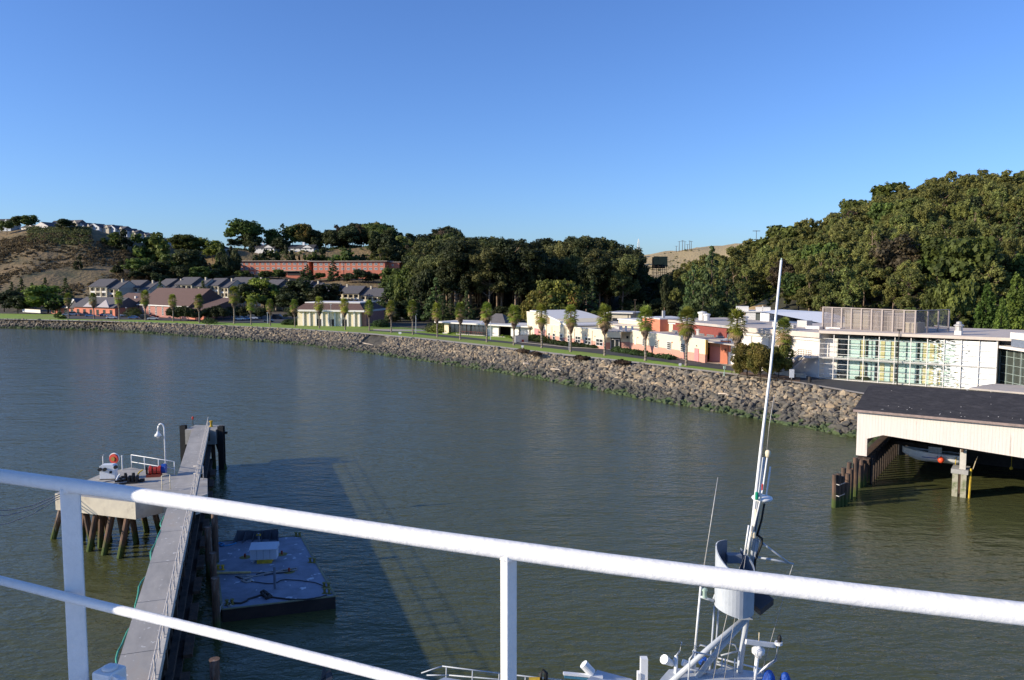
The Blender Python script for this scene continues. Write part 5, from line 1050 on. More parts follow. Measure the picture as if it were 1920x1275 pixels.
CARS = [(126,592,'silver','car','silver car at the left end of the lot, before the office'),(137,592,'silver','van','silver people carrier second from the left end of the lot'),(148,591.5,'dark','car','dark car between the silver van and the pickup'),(157,592,'grey','pickup','grey pickup near the left end of the lot'),(170,594,'ltblue','car','pale blue car parked left of the second palm'),(183,588.5,'silver','van','silver van parked deep by the gabled clinic'),(186,592,'dark','van','dark van just right of the second palm'),(195,593,'blue','car','blue car parked before the clinic door'),(204,593.5,'white','car','white car partly behind the blue one'),(210,598,'white','car','white car closest to the shore left of the third palm'),(218,593.5,'white','van','white van behind the third palm'),(234,594,'white','pickup','white pickup right of the third palm'),(251,598,'blue','car','bright blue car before the round bush'),(261,594.5,'dark','car','dark car behind the bright blue one'),(274,598.5,'dark','van','dark van beside the fourth palm trunk'),(287.5,600,'white','car','white car nearest the shore below the hall windows'),(289,596,'red','car','red car parked under the hall windows'),
 (450,601,'white','pickup','white pickup in the right part of the lot beside the slender palm'),(463,600.5,'ltblue','car','pale blue car between the white pickup and the van'),(474,599.5,'white','van','white and blue van with a high roof'),(504,604,'grey','car','grey car passing the blue sign pole'),(521,598,'dark','van','dark van in shade at the right end of the lot')]
for px, py, c, k, lab in CARS:
    key = (c, k); g = GG(px, py); g.z = h0(g.x, g.y) + .1; rz = rng.uniform(-.25,.25) + (0 if py > 597 else .5)
    if key not in CP: o = carproto((c, CL[c]), k, 'parked_%s' % k); CP[key] = o; o.location = g; o.rotation_euler = (0,0,rz); tag(o, lab, k, 'cars parked in the shore lot')
    else: dup(CP[key], g, rz, label=lab, group='cars parked in the shore lot')
p = Q(745,518,572); o = dup(CP[('white','pickup')], p, .6, label='white pickup parked high beside the end of the long brick building'); 
# person: one skinned body
def person(px, yb):
    g = GG(px, yb); V = []; E = []; Rr = []
    def add(p, r, par=None):
        V.append(p); Rr.append(r)
        if par is not None: E.append((par, len(V)-1))
        return len(V)-1
    pel = add((0,0,.95), .15); sp1 = add((0,.01,1.18), .145, pel); ch = add((0,0,1.38), .165, sp1); nk = add((0,0,1.50), .06, ch); hd = add((0,-.01,1.60), .085, nk); hd2 = add((0,-.02,1.70), .085, hd)
    add((0,-.095,1.63), .02, hd)
    for s in (-1,1):
        hp = add((s*.10,0,.90), .10, pel); kn = add((s*.12,-.03,.50), .065, hp); an = add((s*.13,.02,.09), .045, kn); add((s*.14,-.14,.04), .042, an)
        sh = add((s*.19,0,1.40), .065, ch); el = add((s*.27,.04,1.12), .048, sh); wr = add((s*.22,-.13,.93), .032, el); pa = add((s*.20,-.19,.89), .036, wr)
        for k in range(4): a = add((s*(.20+.02*(k-1.5)),-.23,.86+.004*k), .010, pa); add((s*(.20+.02*(k-1.5)),-.25,.82), .009, a)
        add((s*.16,-.21,.86), .010, pa)
    me = bpy.data.meshes.new('person'); me.from_pydata(V, E, []); me.update(); o = link('person', me); md = o.modifiers.new('skin', 'SKIN'); md.use_smooth_shade = True
    for i, r in enumerate(Rr): me.skin_vertices[0].data[i].radius = (r, r)
    me.skin_vertices[0].data[0].use_root = True; o.modifiers.new('sub', 'SUBSURF').levels = 1; o.modifiers[-1].render_levels = 1
    dg = bpy.context.evaluated_depsgraph_get(); dg.update(); me2 = bpy.data.meshes.new_from_object(o.evaluated_get(dg)); o.modifiers.clear(); o.data = me2
    SK = mat('skin', (.45,.27,.19)); JK = mat('black_jacket', (.02,.02,.024)); JN = mat('blue_jeans', (.035,.06,.13), scale=20); HR = mat('dark_hair', (.03,.02,.015))
    for m in (SK, JK, JN, BLACK, HR): me2.materials.append(m)
    for f in me2.polygons:
        c = f.center; f.material_index = 3 if c.z < .1 else 2 if (c.z < .98 and abs(c.x) < .19 and not (c.y < -.15 and c.z > .7)) else 1 if c.z < 1.49 and not (c.y < -.15 and c.z < .96) else 4 if (c.z > 1.7 or (c.y > .0 and c.z > 1.55)) else 0
        f.use_smooth = True
    o.location = g; o.rotation_euler = (0,0,2.2); tag(o, 'person in a dark jacket and blue jeans standing on the asphalt before the white hall', 'person')
person(1520, 706)
# ------------------------------------------------------------------ boathouse (right)
E0 = G(1608,768,8.0); E1 = G(1920,796,8.0); base = E0.copy(); base.z = 0
q = E1.copy(); q.z = 0; e, W0 = frame('boathouse', base, q, 'boathouse on piles with whitewashed plank walls and a dark tarred roof', 'boathouse'); W = W0*2.3; D = 18
PLK = mat('whitewashed_planks', (.73,.66,.59), (.64,.575,.515), scale=2.2, rough=.85, stretch=(3,3,.12), bump=.02, c3=(.30,.20,.15), sc3=1.1, lo3=.61, hi3=.70)
N, L, b_, cs = basecol(PLK); tcn = N.new('ShaderNodeTexCoord'); wv = N.new('ShaderNodeTexWave'); wv.inputs['Scale'].default_value = 1.05; wv.bands_direction = 'X'; wv.wave_profile = 'SAW'; L.new(tcn.outputs['Object'], wv.inputs[0])
gt = N.new('ShaderNodeMath'); gt.operation = 'GREATER_THAN'; gt.inputs[1].default_value = .955; L.new(wv.outputs['Fac'], gt.inputs[0]); mx = N.new('ShaderNodeMix'); mx.data_type = 'RGBA'; mx.inputs[7].default_value = (.42,.35,.30,1); L.new(cs, mx.inputs[6]); L.new(gt.outputs[0], mx.inputs[0]); L.new(mx.outputs[2], b_.inputs['Base Color'])
leg = 1.05; zb = 4.35; yl = 3.1
MB().yprism([(0,yl),(leg,yl),(leg,5.0),(2.55,5.55),(W0*1.02,4.75),(W,4.5),(W,7.88),(0,7.88)], 0, .15).build('front_wall', PLK, e)
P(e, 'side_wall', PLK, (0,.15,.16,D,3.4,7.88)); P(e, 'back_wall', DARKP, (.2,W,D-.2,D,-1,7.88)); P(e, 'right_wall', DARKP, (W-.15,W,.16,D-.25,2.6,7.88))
TAR = mat('tarred_roof', (.044,.040,.041), (.024,.022,.023), scale=1.6, rough=.95, bump=.035, bscale=9, stretch=(1,1.6,1), c3=(.075,.068,.066), sc3=.7, lo3=.5, hi3=.75)
MB().xprism([(-.45,7.9),(-.45,8.05),(8.2,9.85),(D+.5,8.05),(D+.5,7.9)], -.3, W+.5).build('roof', TAR, e)
P(e, 'eave_board', mat('weathered_eave', (.34,.25,.22), (.22,.17,.15)), (-.34,W+.5,-.52,-.46,7.82,8.06))
gm_ = MB()
for i in range(22):
    x, y = rng.uniform(.5,W0), rng.choice((rng.uniform(.1,1.5), rng.uniform(.2,7))); z = 8.05+(y+.45)*1.8/8.65+.02; gm_.box(x, x+rng.uniform(.03,.09), y, y+rng.uniform(.04,.16), z, z+.02)
gm_.build('bird_droppings', TRIM, e)
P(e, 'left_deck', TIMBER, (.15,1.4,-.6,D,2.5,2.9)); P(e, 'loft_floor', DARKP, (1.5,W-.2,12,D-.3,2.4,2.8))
for i in range(13): MB().tube([(.75+.1*(i%2),.3+i*1.35,-2),(.75,.3+i*1.35,2.5)], .2, 8).build('pile', mat('dark_wet_pile', (.055,.038,.028), (.03,.022,.018)), e, smooth=True)  # both pile rows share a dark brown colour
for i in range(13): MB().tube([(1.45,.8+i*1.35,-2),(1.45,.8+i*1.35,3.0)], .15, 7).build('pile', mat('dark_wet_pile', (.055,.038,.028), (.03,.022,.018)), e, smooth=True)
m = MB()
for x in (W0*.66, W0*1.4): m.box(x-.1, x+.1, .3, D-.4, 4.6, 4.9)
for i in range(6): m.box(.2, W-.2, 1+i*3, 1.3+i*3, 6.6, 6.9)
m.build('beams', TIMBER, e)
# pier cap & pillar in the opening
ft = empty('concrete_pier', G(1797,932,0), e.rotation_euler.z, 'concrete pier with two square legs and a post standing in the boathouse opening', 'pier'); k_ = 2.35
for x in (-.62,.12): MB().box(x,x+.5,0,.7,-1,k_).build('leg', mat('tidal_concrete', (.42,.38,.30), (.30,.29,.2), scale=1, c3=(.10,.13,.04), sc3=.8, lo3=.45, hi3=.6), ft)
MB().box(-.75,.75,-.05,2.2,k_+.01,k_+.45).build('cap', CONC, ft); MB().box(-.05,.5,.2,.7,k_+.46,k_+2.5).build('post', CONCL, ft); P(ft, 'rear_legs', TIMBER, (-.6,.6,1.6,2.0,-1,k_)); MB().tube([(.9,.1,-.5),(.95,.5,k_+.6)], .1, 6).build('yellow_chain', YEL, ft)
# hanging rescue boat
c0 = Q(1748,856,84.5); bt = empty('rescue_boat', c0, e.rotation_euler.z + .10, 'white lifeboat hanging in slings inside the boathouse, bow to the left', 'boat'); mb = MB(); S = 8; Lh = 5.9
secs = []
for i in range(S+1):
    t = i/S; x = -Lh/2 + Lh*t; w_ = .95*min(1, (t*2.4)**.6)+.02; sh = .30 if t < .12 else 0; z1 = .5 + .35*(1-t)**2.5; z0 = -.55 + .75*max(0,(.28-t)/.28)**1.4
    secs.append([(x,-w_,z1),(x,-w_*.92,z0+(z1-z0)*.42),(x,-w_*.4,z0+.05),(x,0,z0),(x,w_*.4,z0+.05),(x,w_*.92,z0+(z1-z0)*.42),(x,w_,z1)])
o_ = 0
for s_ in secs: mb.v += s_
for i in range(S):
    for j in range(6): mb.f.append((i*7+j,(i+1)*7+j,(i+1)*7+j+1,i*7+j+1)); mb.m.append(0)
mb.f.append(tuple(S*7+j for j in range(7))); mb.f.append(tuple(range(6,-1,-1))); mb.m += [0,0]
mb.build('hull', WHITE, bt, smooth=True); MB().prism([(s_[0][0],s_[0][1]*.95) for s_ in secs]+[(s_[6][0],s_[6][1]*.95) for s_ in secs[::-1]], .42, .46).build('deck', STEELG, bt); MB().box(-.4,.9,-.45,.45,.47,1.15).build('console', GALV, bt); MB().tube([(s_[0][0],s_[0][1]-.02,s_[0][2]) for s_ in secs], .06, 6).build('rub_rail', STEELG, bt)
MB().box(-1.0,.4,-1.0,-.975,.02,.08).build('stripe', BLUE, bt); MB().box(Lh/2,Lh/2+.35,-.2,.2,-.4,.6).build('outboard', BLACK, bt)
fc = bpy.data.curves.new('digits', 'FONT'); fc.body = '14'; fc.size = .52; fc.extrude = .01; fo = bpy.data.objects.new('hull_number', fc); col.objects.link(fo); dg = bpy.context.evaluated_depsgraph_get(); dg.update(); tm_ = bpy.data.meshes.new_from_object(fo.evaluated_get(dg)); bpy.data.objects.remove(fo)
tm_.materials.clear(); tm_.materials.append(mat('violet_lettering', (.10,.03,.14))); o = link('hull_number', tm_, bt); o.location = (.35,-1.04,.0); o.rotation_euler = (PI/2,0,0)
p = Q(1764.5,862.5,83.0); MB_ = MB().lathe([(.03,-.34),(.2,-.28),(.31,-.12),(.33,.04),(.26,.2),(.1,.3),(.05,.42)], (0,0,0), 14); o = MB_.build('buoy', mat('orange_buoy', (.85,.10,.03), (.75,.08,.03), rough=.4), smooth=True); o.location = p; tag(o, 'orange ball buoy hanging beside the lifeboat hull', 'buoy')
p = Q(1896,877.5,80); o = MB().lathe([(.02,-.2),(.14,-.12),(.16,0),(.1,.12),(.03,.16),(.02,2.6)], (0,0,0), 10).build('hanging_lamp', YEL, smooth=True); o.location = p; tag(o, 'small orange float hanging on a line in the dark right bay', 'float')
o = MB().tube([Q(1833,856,79),Q(1829,866,79),Q(1824,881,79)], .04, 6).build('hanging_rope', mat('pale_rope', (.6,.5,.35))); tag(o, 'pale rope end hanging in front of the dark right bay', 'rope')
o = MB().tube([Q(1793,857,82.3),Q(1790,883,82.3)], .045, 6).build('boat_hook', YEL); tag(o, 'yellow pole hanging beside the lifeboat stern', 'pole')
# fender pile clusters at the boathouse corner
PIL = mat('fender_pile', (.20,.115,.075), (.07,.05,.038), scale=1.5, rough=.95, bump=.04, stretch=(1,1,.3), c3=(.34,.31,.27), sc3=.9, lo3=.55, hi3=.72)
N, L, b_, cs = basecol(PIL); gmn = N.new('ShaderNodeNewGeometry'); sx = N.new('ShaderNodeSeparateXYZ'); L.new(gmn.outputs['Position'], sx.inputs[0]); nn = N.new('ShaderNodeTexNoise'); nn.inputs['Scale'].default_value = 2; L.new(gmn.outputs['Position'], nn.inputs['Vector'])
ad = N.new('ShaderNodeMath'); ad.operation = 'MULTIPLY_ADD'; ad.inputs[1].default_value = 1.6; L.new(nn.outputs[0], ad.inputs[0]); L.new(sx.outputs[2], ad.inputs[2]); r_ = N.new('ShaderNodeMapRange'); r_.inputs[1].default_value = 1.4; r_.inputs[2].default_value = 2.3; L.new(ad.outputs[0], r_.inputs[0])
mx = N.new('ShaderNodeMix'); mx.data_type = 'RGBA'; mx.inputs[6].default_value = (.06,.085,.02,1); L.new(cs, mx.inputs[7]); L.new(r_.outputs[0], mx.inputs[0]); L.new(mx.outputs[2], b_.inputs['Base Color'])
for i, (px, yb, yt) in enumerate(((1564,951,890),(1571,950,888),(1577,948,893),(1567,943,903),(1580,938,877),(1588,940,888),(1594,934,880),(1590,930,867),(1598,926,878),(1604,922,860),(1610,914,872),(1614,912,862),(1618,909,858),(1621,906,866),(1602,930,858),(1584,946,905),(1625,902,872))):
    g = G(px, yb, 0); h = Q(px, yt, g.y).z; mb = MB(); mb.tube([(0,0,-2),(rng.uniform(-.05,.05),0,h*.5),(rng.uniform(-.08,.08),0,h)], .27, 10, r2=.22); o = mb.build('fender_pile', PIL, smooth=False); o.location = g; tag(o, 'weathered timber pile in the cluster at the left corner of the boathouse', 'pile', 'piles clustered at the boathouse corner')
ring = MB(); 
for z in (1.2, 2.3): ring.tube([G(px,yb,0)+Vector((0,0,z)) for px, yb in ((1560,950),(1572,954),(1583,949),(1577,940),(1563,941))], .04, 5, closed=True)
tag(ring.build('cable_wrap', GALV), 'steel cable wound around the foremost fender piles', 'cable')
# grey flat canopy behind the boathouse
cz = 6.6; poly = [G(1817,727,cz), G(1862,719,cz), G(1990,727,cz), G(1990,742,cz)]; m = MB(); m.prism([(p.x,p.y) for p in poly], cz-.25, cz); e2 = empty('flat_canopy', Vector((poly[0].x,poly[0].y,0)), 0, 'low flat grey canopy between the boathouse and the glass building', 'canopy')
o = m.build('roof', ROOFL, e2); o.location = (-poly[0].x,-poly[0].y,0)
for p in poly: MB().box(p.x-.1-poly[0].x, p.x+.1-poly[0].x, p.y-.1-poly[0].y+.3, p.y+.1-poly[0].y+.3, 3.5, cz-.26).build('post', GALV, e2)
# ------------------------------------------------------------------ pier, dolphins, barge (left)
DZ = 4.7
a0, a1 = G(222,1241,DZ), G(361,801,DZ); dirn = (a1-a0).normalized(); rt = Vector((dirn.y,-dirn.x,0)); wid = 1.62; Lp = (a1-a0).length
start = a0 - dirn*42
pr = empty('pier_walkway', start, math.atan2(dirn.y, dirn.x), 'long narrow concrete walkway pier with a rail along its right side', 'pier'); LT = Lp + 42   # local x along the pier, -y to its right
WALK = mat('walkway_concrete', (.44,.41,.365), (.29,.275,.25), scale=.5, rough=.92, bump=.01, c3=(.30,.22,.15), sc3=.25, lo3=.55, hi3=.75, stretch=(.35,1,1))
N, L, b_, cs = basecol(WALK); tcn = N.new('ShaderNodeTexCoord'); n4 = N.new('ShaderNodeTexNoise'); n4.inputs['Scale'].default_value = 2.6; n4.inputs['Detail'].default_value = 3; L.new(tcn.outputs['Object'], n4.inputs['Vector'])
g4 = N.new('ShaderNodeMapRange'); g4.inputs[1].default_value = .66; g4.inputs[2].default_value = .69; L.new(n4.outputs[0], g4.inputs[0]); m4 = N.new('ShaderNodeMix'); m4.data_type = 'RGBA'; m4.inputs[7].default_value = (.62,.61,.58,1); L.new(cs, m4.inputs[6]); L.new(g4.outputs[0], m4.inputs[0]); L.new(m4.outputs[2], b_.inputs['Base Color'])
m = MB(); seg = 6.1; n = int(LT/seg)
for i in range(n+1):
    x0 = i*seg + .02; x1 = min(LT, x0+seg-.05); m.box(x0, x1, -wid, 0, -.35, 0)
m.build('deck', WALK, pr); P(pr, 'kerb', CONCL, (0,LT,-wid-.22,-wid-.01,-.5,.03)); P(pr, 'joist', TIMBER, (0,LT,-wid*.8,-.3,-.8,-.36))
for i in range(n+1): MB().box(i*seg+.3, i*seg+.7, -wid-.3, -.05, -1.2, -.37).build('bent_cap', TIMBER, pr)
pmesh = MB().tube([(0,-wid-.1,-.1),(0,-wid-.1,1.1)], .032, 5).tube([(.42,-wid-.1,-.1),(.05,-wid-.1,1.08)], .028, 5).mesh('rail_post', mat('weathered_rail', (.66,.60,.53), (.52,.47,.42))); x = .8
while x < LT-.5:
    link('rail_post', pmesh, pr).location = (x, 0, 0); x += 2.05
m = MB()
for z in (.55,1.1): m.tube([(0,-wid-.1,z),(LT,-wid-.1,z)], .022, 6)
m.build('rails', MATS['weathered_rail'], pr)
WALLM = mat('tarred_timber_wall', (.075,.052,.038), (.028,.022,.018), scale=1.2, rough=.95, bump=.04, stretch=(1,1,.4))
m = MB(); m.box(0,LT-.6,-wid+.25,-wid+.55,-5.4,-.85); x = .4
while x < LT-1:
    m.tube([(x,-wid-.05,-6),(x,-wid+.1,-.5)], .19, 8); x += 1.45
m.box(0,LT-1,-wid-.45,-wid-.12,-2.2,-1.85); m.box(0,LT-1,-wid-.5,-wid-.12,-4.0,-3.6); m.build('timber_wall', WALLM, pr)
x = 3
while x < LT-6: MB().box(x, x+2.6, -wid-1.0, -wid-.52, -3.55, -3.35).build('fender_ledge', TIMBER, pr); x += 4.6
bpy.context.view_layer.update()
# green hose on the left edge
h_ = []; x = 36.0
while x < 66: h_.append((x, .06+.10*math.sin(x*.9)+.05*math.sin(x*2.1), -.12-.10*math.sin(x*.7))); x += .8
M_ = Matrix.LocRotScale(start, Euler((0,0,pr.rotation_euler.z)), None)
tag(MB().tube([M_ @ Vector(p) for p in h_], .05, 6).build('hose', GREEN, smooth=True), 'green hose running along the left edge of the walkway', 'hose')
# main mooring dolphin
poly = [G(103,925,DZ), G(253.5,942,DZ), G(306,930,DZ), G(366,934,DZ), G(389,926,DZ), G(389,897,DZ), G(330,891,DZ), G(246,876,DZ), G(196,886,DZ)]
c = sum(poly, Vector())/len(poly); c.z = 0
dl = empty('mooring_dolphin', c, 0, 'concrete mooring dolphin platform on raking timber piles left of the walkway', 'platform'); P2 = [(p.x-c.x, p.y-c.y) for p in poly]
DECK = mat('dolphin_concrete', (.42,.395,.35), (.32,.30,.265), scale=.9, rough=.92, bump=.012, c3=(.24,.21,.18), sc3=.5, lo3=.55, hi3=.78)
SIDE = mat('dolphin_side', (.60,.54,.42), (.50,.45,.36), scale=1, rough=.92, bump=.012, c3=(.33,.28,.22), sc3=.7, lo3=.56, hi3=.75)
MB().prism(P2, DZ-1.35, DZ-.02).build('slab', [SIDE], dl); m = MB().prism([(x*.998,y*.998) for x,y in P2], DZ-.019, DZ-.006); m.build('deck_surface', DECK, dl)
m = MB(); RP = []
PT = G(183,960,DZ-1.35); PB = [(100,1010),(131,1022),(168,1033),(195.5,1040),(225,1046)]; PTt = [(120,940),(153,951),(182,962),(211,966),(240,971)]
RAKE = MATS['fender_pile']
for (bx, by), (tx, ty) in zip(PB, PTt):
    b = G(bx, by, 0); t = Q(tx, ty, b.y-.15); t.z = DZ-1.3; d = (b-t); MB().tube([t-c, b-c, b-c+d*.4], .24, 10).build('pile', RAKE, dl)
for dx, dy, lx, ly in ((1.2,3.0,-.6,0),(2.6,2.6,.5,.3),(4.0,2.4,.6,0),(5.3,2.0,.2,.5),(1.0,5.4,-.5,.3),(2.8,5.2,.3,.6),(4.6,5.0,.4,.5),(6.2,3.8,.6,.4),(7.4,5.0,.3,.4),(3.4,1.2,-.4,.2),(1.9,1.4,.4,.2)):
    t = Vector((poly[0].x+dx, poly[0].y-.6+dy, DZ-1.3)); MB().tube([t-c, t-c+Vector((lx,ly,-DZ+.8)), t-c+Vector((lx*1.3,ly*1.3,-DZ-1))], .24, 9).build('pile', RAKE, dl)
def railing(name, pts, lab, h=1.15, mids=(.55,), posts=None, m=WHITE, r=.035, cat='railing'):
    mb = MB(); pts = [Vector(p) for p in pts]; up = Vector((0,0,1)); mb.tube([pts[0]+up*h] + [p+up*h for p in pts[1:]], r, 7)
    for k in mids: mb.tube([p+up*k for p in pts], r*.9, 6)
    for p in (posts or pts): mb.tube([p, p+up*h], r, 7)
    return tag(mb.build(name, m, smooth=True), lab, cat)
A, B = G(247,877,DZ), G(327.5,890.5,DZ); railing('safety_rail', [A,B], 'white two bar railing along the back edge of the dolphin deck', 1.2, posts=[A.lerp(B,t) for t in (0,.31,.64,1)])
A, B = G(304,921,DZ), G(319.5,917,DZ); railing('safety_rail', [A,B], 'short beige rail frame on the dolphin deck beside the walkway', 1.25, m=CREAM)
A, B, C_ = G(363,900,DZ), G(364,895,DZ), G(381.5,899,DZ); railing('safety_rail', [A,C_], 'rusty white rail stub on the right lip of the dolphin', 1.2, posts=[C_], m=MATS['weathered_rail'])
g = G(229.5,881,DZ); tag(MB().tube([g, g+Vector((0,0,1.25))], .05, 8).tube([g+Vector((0,0,1.24)), g+Vector((0,0,1.32))], .07, 8).build('rail_post', WHITE), 'single white post left of the dolphin railing', 'post'); g = G(193.5,875,DZ); tag(MB().tube([g, g+Vector((0,0,.95)), g+Vector((.1,0,1.1))], .045, 8).build('rail_post', WHITE), 'bent white post behind the white cabinet', 'post')
# white cabinet
g = G(204.5,897.5,DZ); cb = empty('winch_cabinet', g, .12, 'white steel cabinet with black drums on the dolphin deck', 'cabinet'); m = MB().yprism([(-.62,.06),(.62,.06),(.62,1.15),(.45,1.28),(-.45,1.28),(-.62,1.15)], -.34, .34).build('casing', WHITE, cb, bevel=.02); P(cb, 'base', BARKD, (-.64,.64,-.36,.36,0,.055))
for x, y, z in ((-.55,-.40,.92),(-.15,-.42,.92),(.66,-.2,1.05)): MB().tube([(x,y-.14,z),(x,y+.06,z)], .15, 12).build('drum', BLACK, cb)
P(cb, 'handle', BLACK, (.2,.38,-.40,-.345,.55,.75))
g = G(215,877,DZ); hr = empty('hose_reel', g, -.2, 'red hose reel in a white ring behind the white cabinet', 'hose reel'); MB().tube([(0,0,0),(0,0,.5)], .06, 8).build('stand', WHITE, hr); mm = MB().tube([(-.06,.16,.85),(-.06,.03,.85)], .50, 20); mm.build('white_ring', WHITE, hr); MB().tube([(0,.02,.85),(0,-.12,.85)], .44, 20).build('disc', RED, hr); MB().tube([(0,-.13,.85),(0,-.2,.85)], .2, 14).build('hub', mat('brass', (.35,.22,.06), metal=.6, rough=.5), hr)
# black quick-release hooks with white levers
g = G(243,905,DZ); hk = empty('mooring_hooks', g, .25, 'black quick release mooring hooks with ropes on the dolphin deck', 'mooring hooks')
m = MB().box(-.75,.75,-.42,.42,.02,.12)
for i in range(5): m.box(-.7+i*.3,-.52+i*.3,-.35+.05*(i%2),.35,.13,.55+.12*(i%2))
m.box(-1.1,-.75,-.2,.1,.13,.4); m.box(.76,1.15,-.1,.25,.03,.25); m.tube([(-.3,0,.5),(-.3,0,.85)],.12,8); m.tube([(.3,.1,.5),(.3,.1,.8)],.14,8); m.build('hook_block', BLACK, hk, bevel=.02)
for y in (-.35,.05): MB().tube([(-.95,y,.35),(-.75,y+.1,.75)], .06, 7).build('lever', WHITE, hk)
MB().tube([(.6,.2,.6),(.75,.3,.8),(1.0,.35,.95)], .06, 7).build('yellow_lever', YEL, hk)
MR = mat('mooring_rope', (.30,.31,.32), (.18,.19,.20), scale=12)
for i, (pa, pb) in enumerate((((235,897,DZ+.45),(-40,956,5.5)),((238,903,DZ+.4),(-40,968,5.3)),((236,908,DZ+.25),(-40,990,4.4)))):
    a_, b2 = G(*pa), G(*pb); pts = [a_, G(150,912+6*i,DZ+.1), G(106,929+4*i,DZ-.05)] + [G(106,929+4*i,DZ-.05).lerp(b2, t)+Vector((0,0,-.5*math.sin(PI*t))) for t in (.33,.66,1)]
    tag(MB().tube(pts, .045 if i < 2 else .035, 6).build('mooring_line', MR, smooth=True), ('upper','middle','lowest darker')[i] + ' mooring line running left from the dolphin', 'rope', 'mooring lines of the dolphin')
# red capstan motor
g = G(290,893,DZ); rc = empty('capstan', g, .2, 'red capstan motor with a blue drum on the dolphin deck', 'capstan'); P(rc, 'base', mat('rust_red', (.32,.06,.035)), (-.62,.55,-.35,.35,0,.22)); m = MB()
for i in range(3): m.tube([(-.42+i*.36,0,.55),(-.16+i*.36,0,.55)], .36-.03*(i%2), 12)
m.tube([(-.3,-.1,.85),(-.3,-.1,1.02)],.05,6); m.build('motor', RED, rc, bevel=.015); MB().tube([(.55,.25,.6),(.9,.25,.6)], .42, 16).build('drum', BLUE, rc); P(rc, 'end_cap', BLACK, (-.66,-.60,-.2,.25,.24,.9))
# lamp post with swan neck
g = G(311,887.5,DZ); lp = empty('dock_lamp', g, 0, 'tall white swan neck lamp post on the dolphin deck', 'street lamp'); s_ = g.y/F; top = (887-789)*s_
pts = [(0,0,0),(0,0,top-.55)] + [(-.28+.28*math.cos(t),0,top-.55+.45*math.sin(t)) for t in np.linspace(.3,PI,7)] + [(-.57,0,top-.9)]
MB().tube(pts, .065, 8).build('pole', WHITE, lp, smooth=True); MB().lathe([(.10,.3),(.14,.15),(.26,.05),(.30,-.1),(.12,-.14),(.1,-.28)], (-.57,0,top-1.1), 14).build('lamp_head', WHITE, lp, smooth=True); P(lp, 'junction_box', GALV, (-.12,.12,-.18,-.07,.6,.95))
# end dolphin
q = [G(346,806,DZ), G(403.5,806,DZ)]; ed = empty('end_dolphin', (q[0].x, q[0].y, 0), 0, 'concrete block and black steel piles at the far end of the walkway', 'platform'); Wd = q[1].x-q[0].x; 
MB().box(0,Wd,.1,3.0,DZ-1.7,DZ-.02).build('cap_block', CONC, ed); 
for x, y in ((-.55,1.0),(Wd+.45,.6)):
    m = MB(); m.box(x-.32,x+.32,y-.3,y-.2,-3,DZ+.35); m.box(x-.32,x+.32,y+.2,y+.3,-3,DZ+.35); m.box(x-.06,x+.06,y-.2,y+.2,-3,DZ+.35); m.build('steel_pile', BLACK, ed)
P(ed, 'bracket', BLACK, (-.9,Wd+.9,1.1,1.35,DZ-.7,DZ-.45))
for x, dx in ((.2,-1.2),(Wd-.3,1.4),(Wd-.8,.3),(.8,-.3)): MB().tube([(x,1.2,DZ-1.6),(x+dx*.7,.9,-.0),(x+dx,.8,-2)], .24, 9).build('raking_pile', RAKE, ed)
g = G(396,800,DZ); o = MB().lathe([(.2,-.02),(.2,.1),(.13,.14),(.13,.55),(.2,.58),(.2,.68),(.05,.72)], (0,0,0), 12).build('bollard', YEL, smooth=False); o.location = g; tag(o, 'yellow bollard on the end dolphin', 'bollard')
g = G(362,800,DZ); e = empty('marker_light', g, 0, 'thin pole with a red marker lamp at the end of the walkway', 'marker light'); MB().tube([(0,0,0),(0,0,.85)], .03, 6).build('pole', BLACK, e); MB().lathe([(.1,.86),(.13,1.1),(.05,1.2)], (0,0,0), 10).build('lamp', RED, e)
# fender piles beside the barge
for i, (px, py, zt_, lab) in enumerate(((389.5,989,3.9,'rusty fender pile farthest along the barge, leaning to the walkway'),(402,962,4.6,'tall dark fender pile at the far corner of the barge'),(399,1038,3.2,'shorter dark fender pile beside the barge middle'),(403.5,1085,3.6,'pale topped fender pile beside the near corner of the barge'),(402,1238,4.0,'nearest pale fender pile at the bottom of the photo'))):
    g = G(px, py, zt_); mb = MB(); mb.tube([(0,0,-zt_-2),(0,0,-.4),(0,0,0)], .23, 12); mb.lathe([(.25,.01),(.25,.06)], (0,0,0), 12); o = mb.build('fender_pile', RAKE); o.location = g; tag(o, lab, 'pile', 'fender piles between walkway and barge')
# barge
BZ = .85
cn = [G(416.5,1143,BZ), G(629,1118,BZ), G(563.5,1004.5,BZ), G(402,1016,BZ)]; org = cn[0].copy(); org.z = 0
bg_ = empty('deck_barge', org, 0, 'flat blue grey deck barge lying in the shadow of the walkway', 'barge'); Lc = [(p.x-org.x, p.y-org.y) for p in cn]
BD = mat('barge_deck', (.25,.28,.34), (.20,.225,.28), scale=.8, rough=.8, bump=.006, c3=(.16,.175,.21), sc3=.5); N, L, b_, cs = basecol(BD); tcn = N.new('ShaderNodeTexCoord'); n4 = N.new('ShaderNodeTexNoise'); n4.inputs['Scale'].default_value = 1.9; n4.inputs['Detail'].default_value = 2; L.new(tcn.outputs['Object'], n4.inputs['Vector'])
g4 = N.new('ShaderNodeMapRange'); g4.inputs[1].default_value = .68; g4.inputs[2].default_value = .70; L.new(n4.outputs[0], g4.inputs[0]); m4 = N.new('ShaderNodeMix'); m4.data_type = 'RGBA'; m4.inputs[7].default_value = (.55,.58,.62,1); L.new(cs, m4.inputs[6]); L.new(g4.outputs[0], m4.inputs[0]); L.new(m4.outputs[2], b_.inputs['Base Color'])
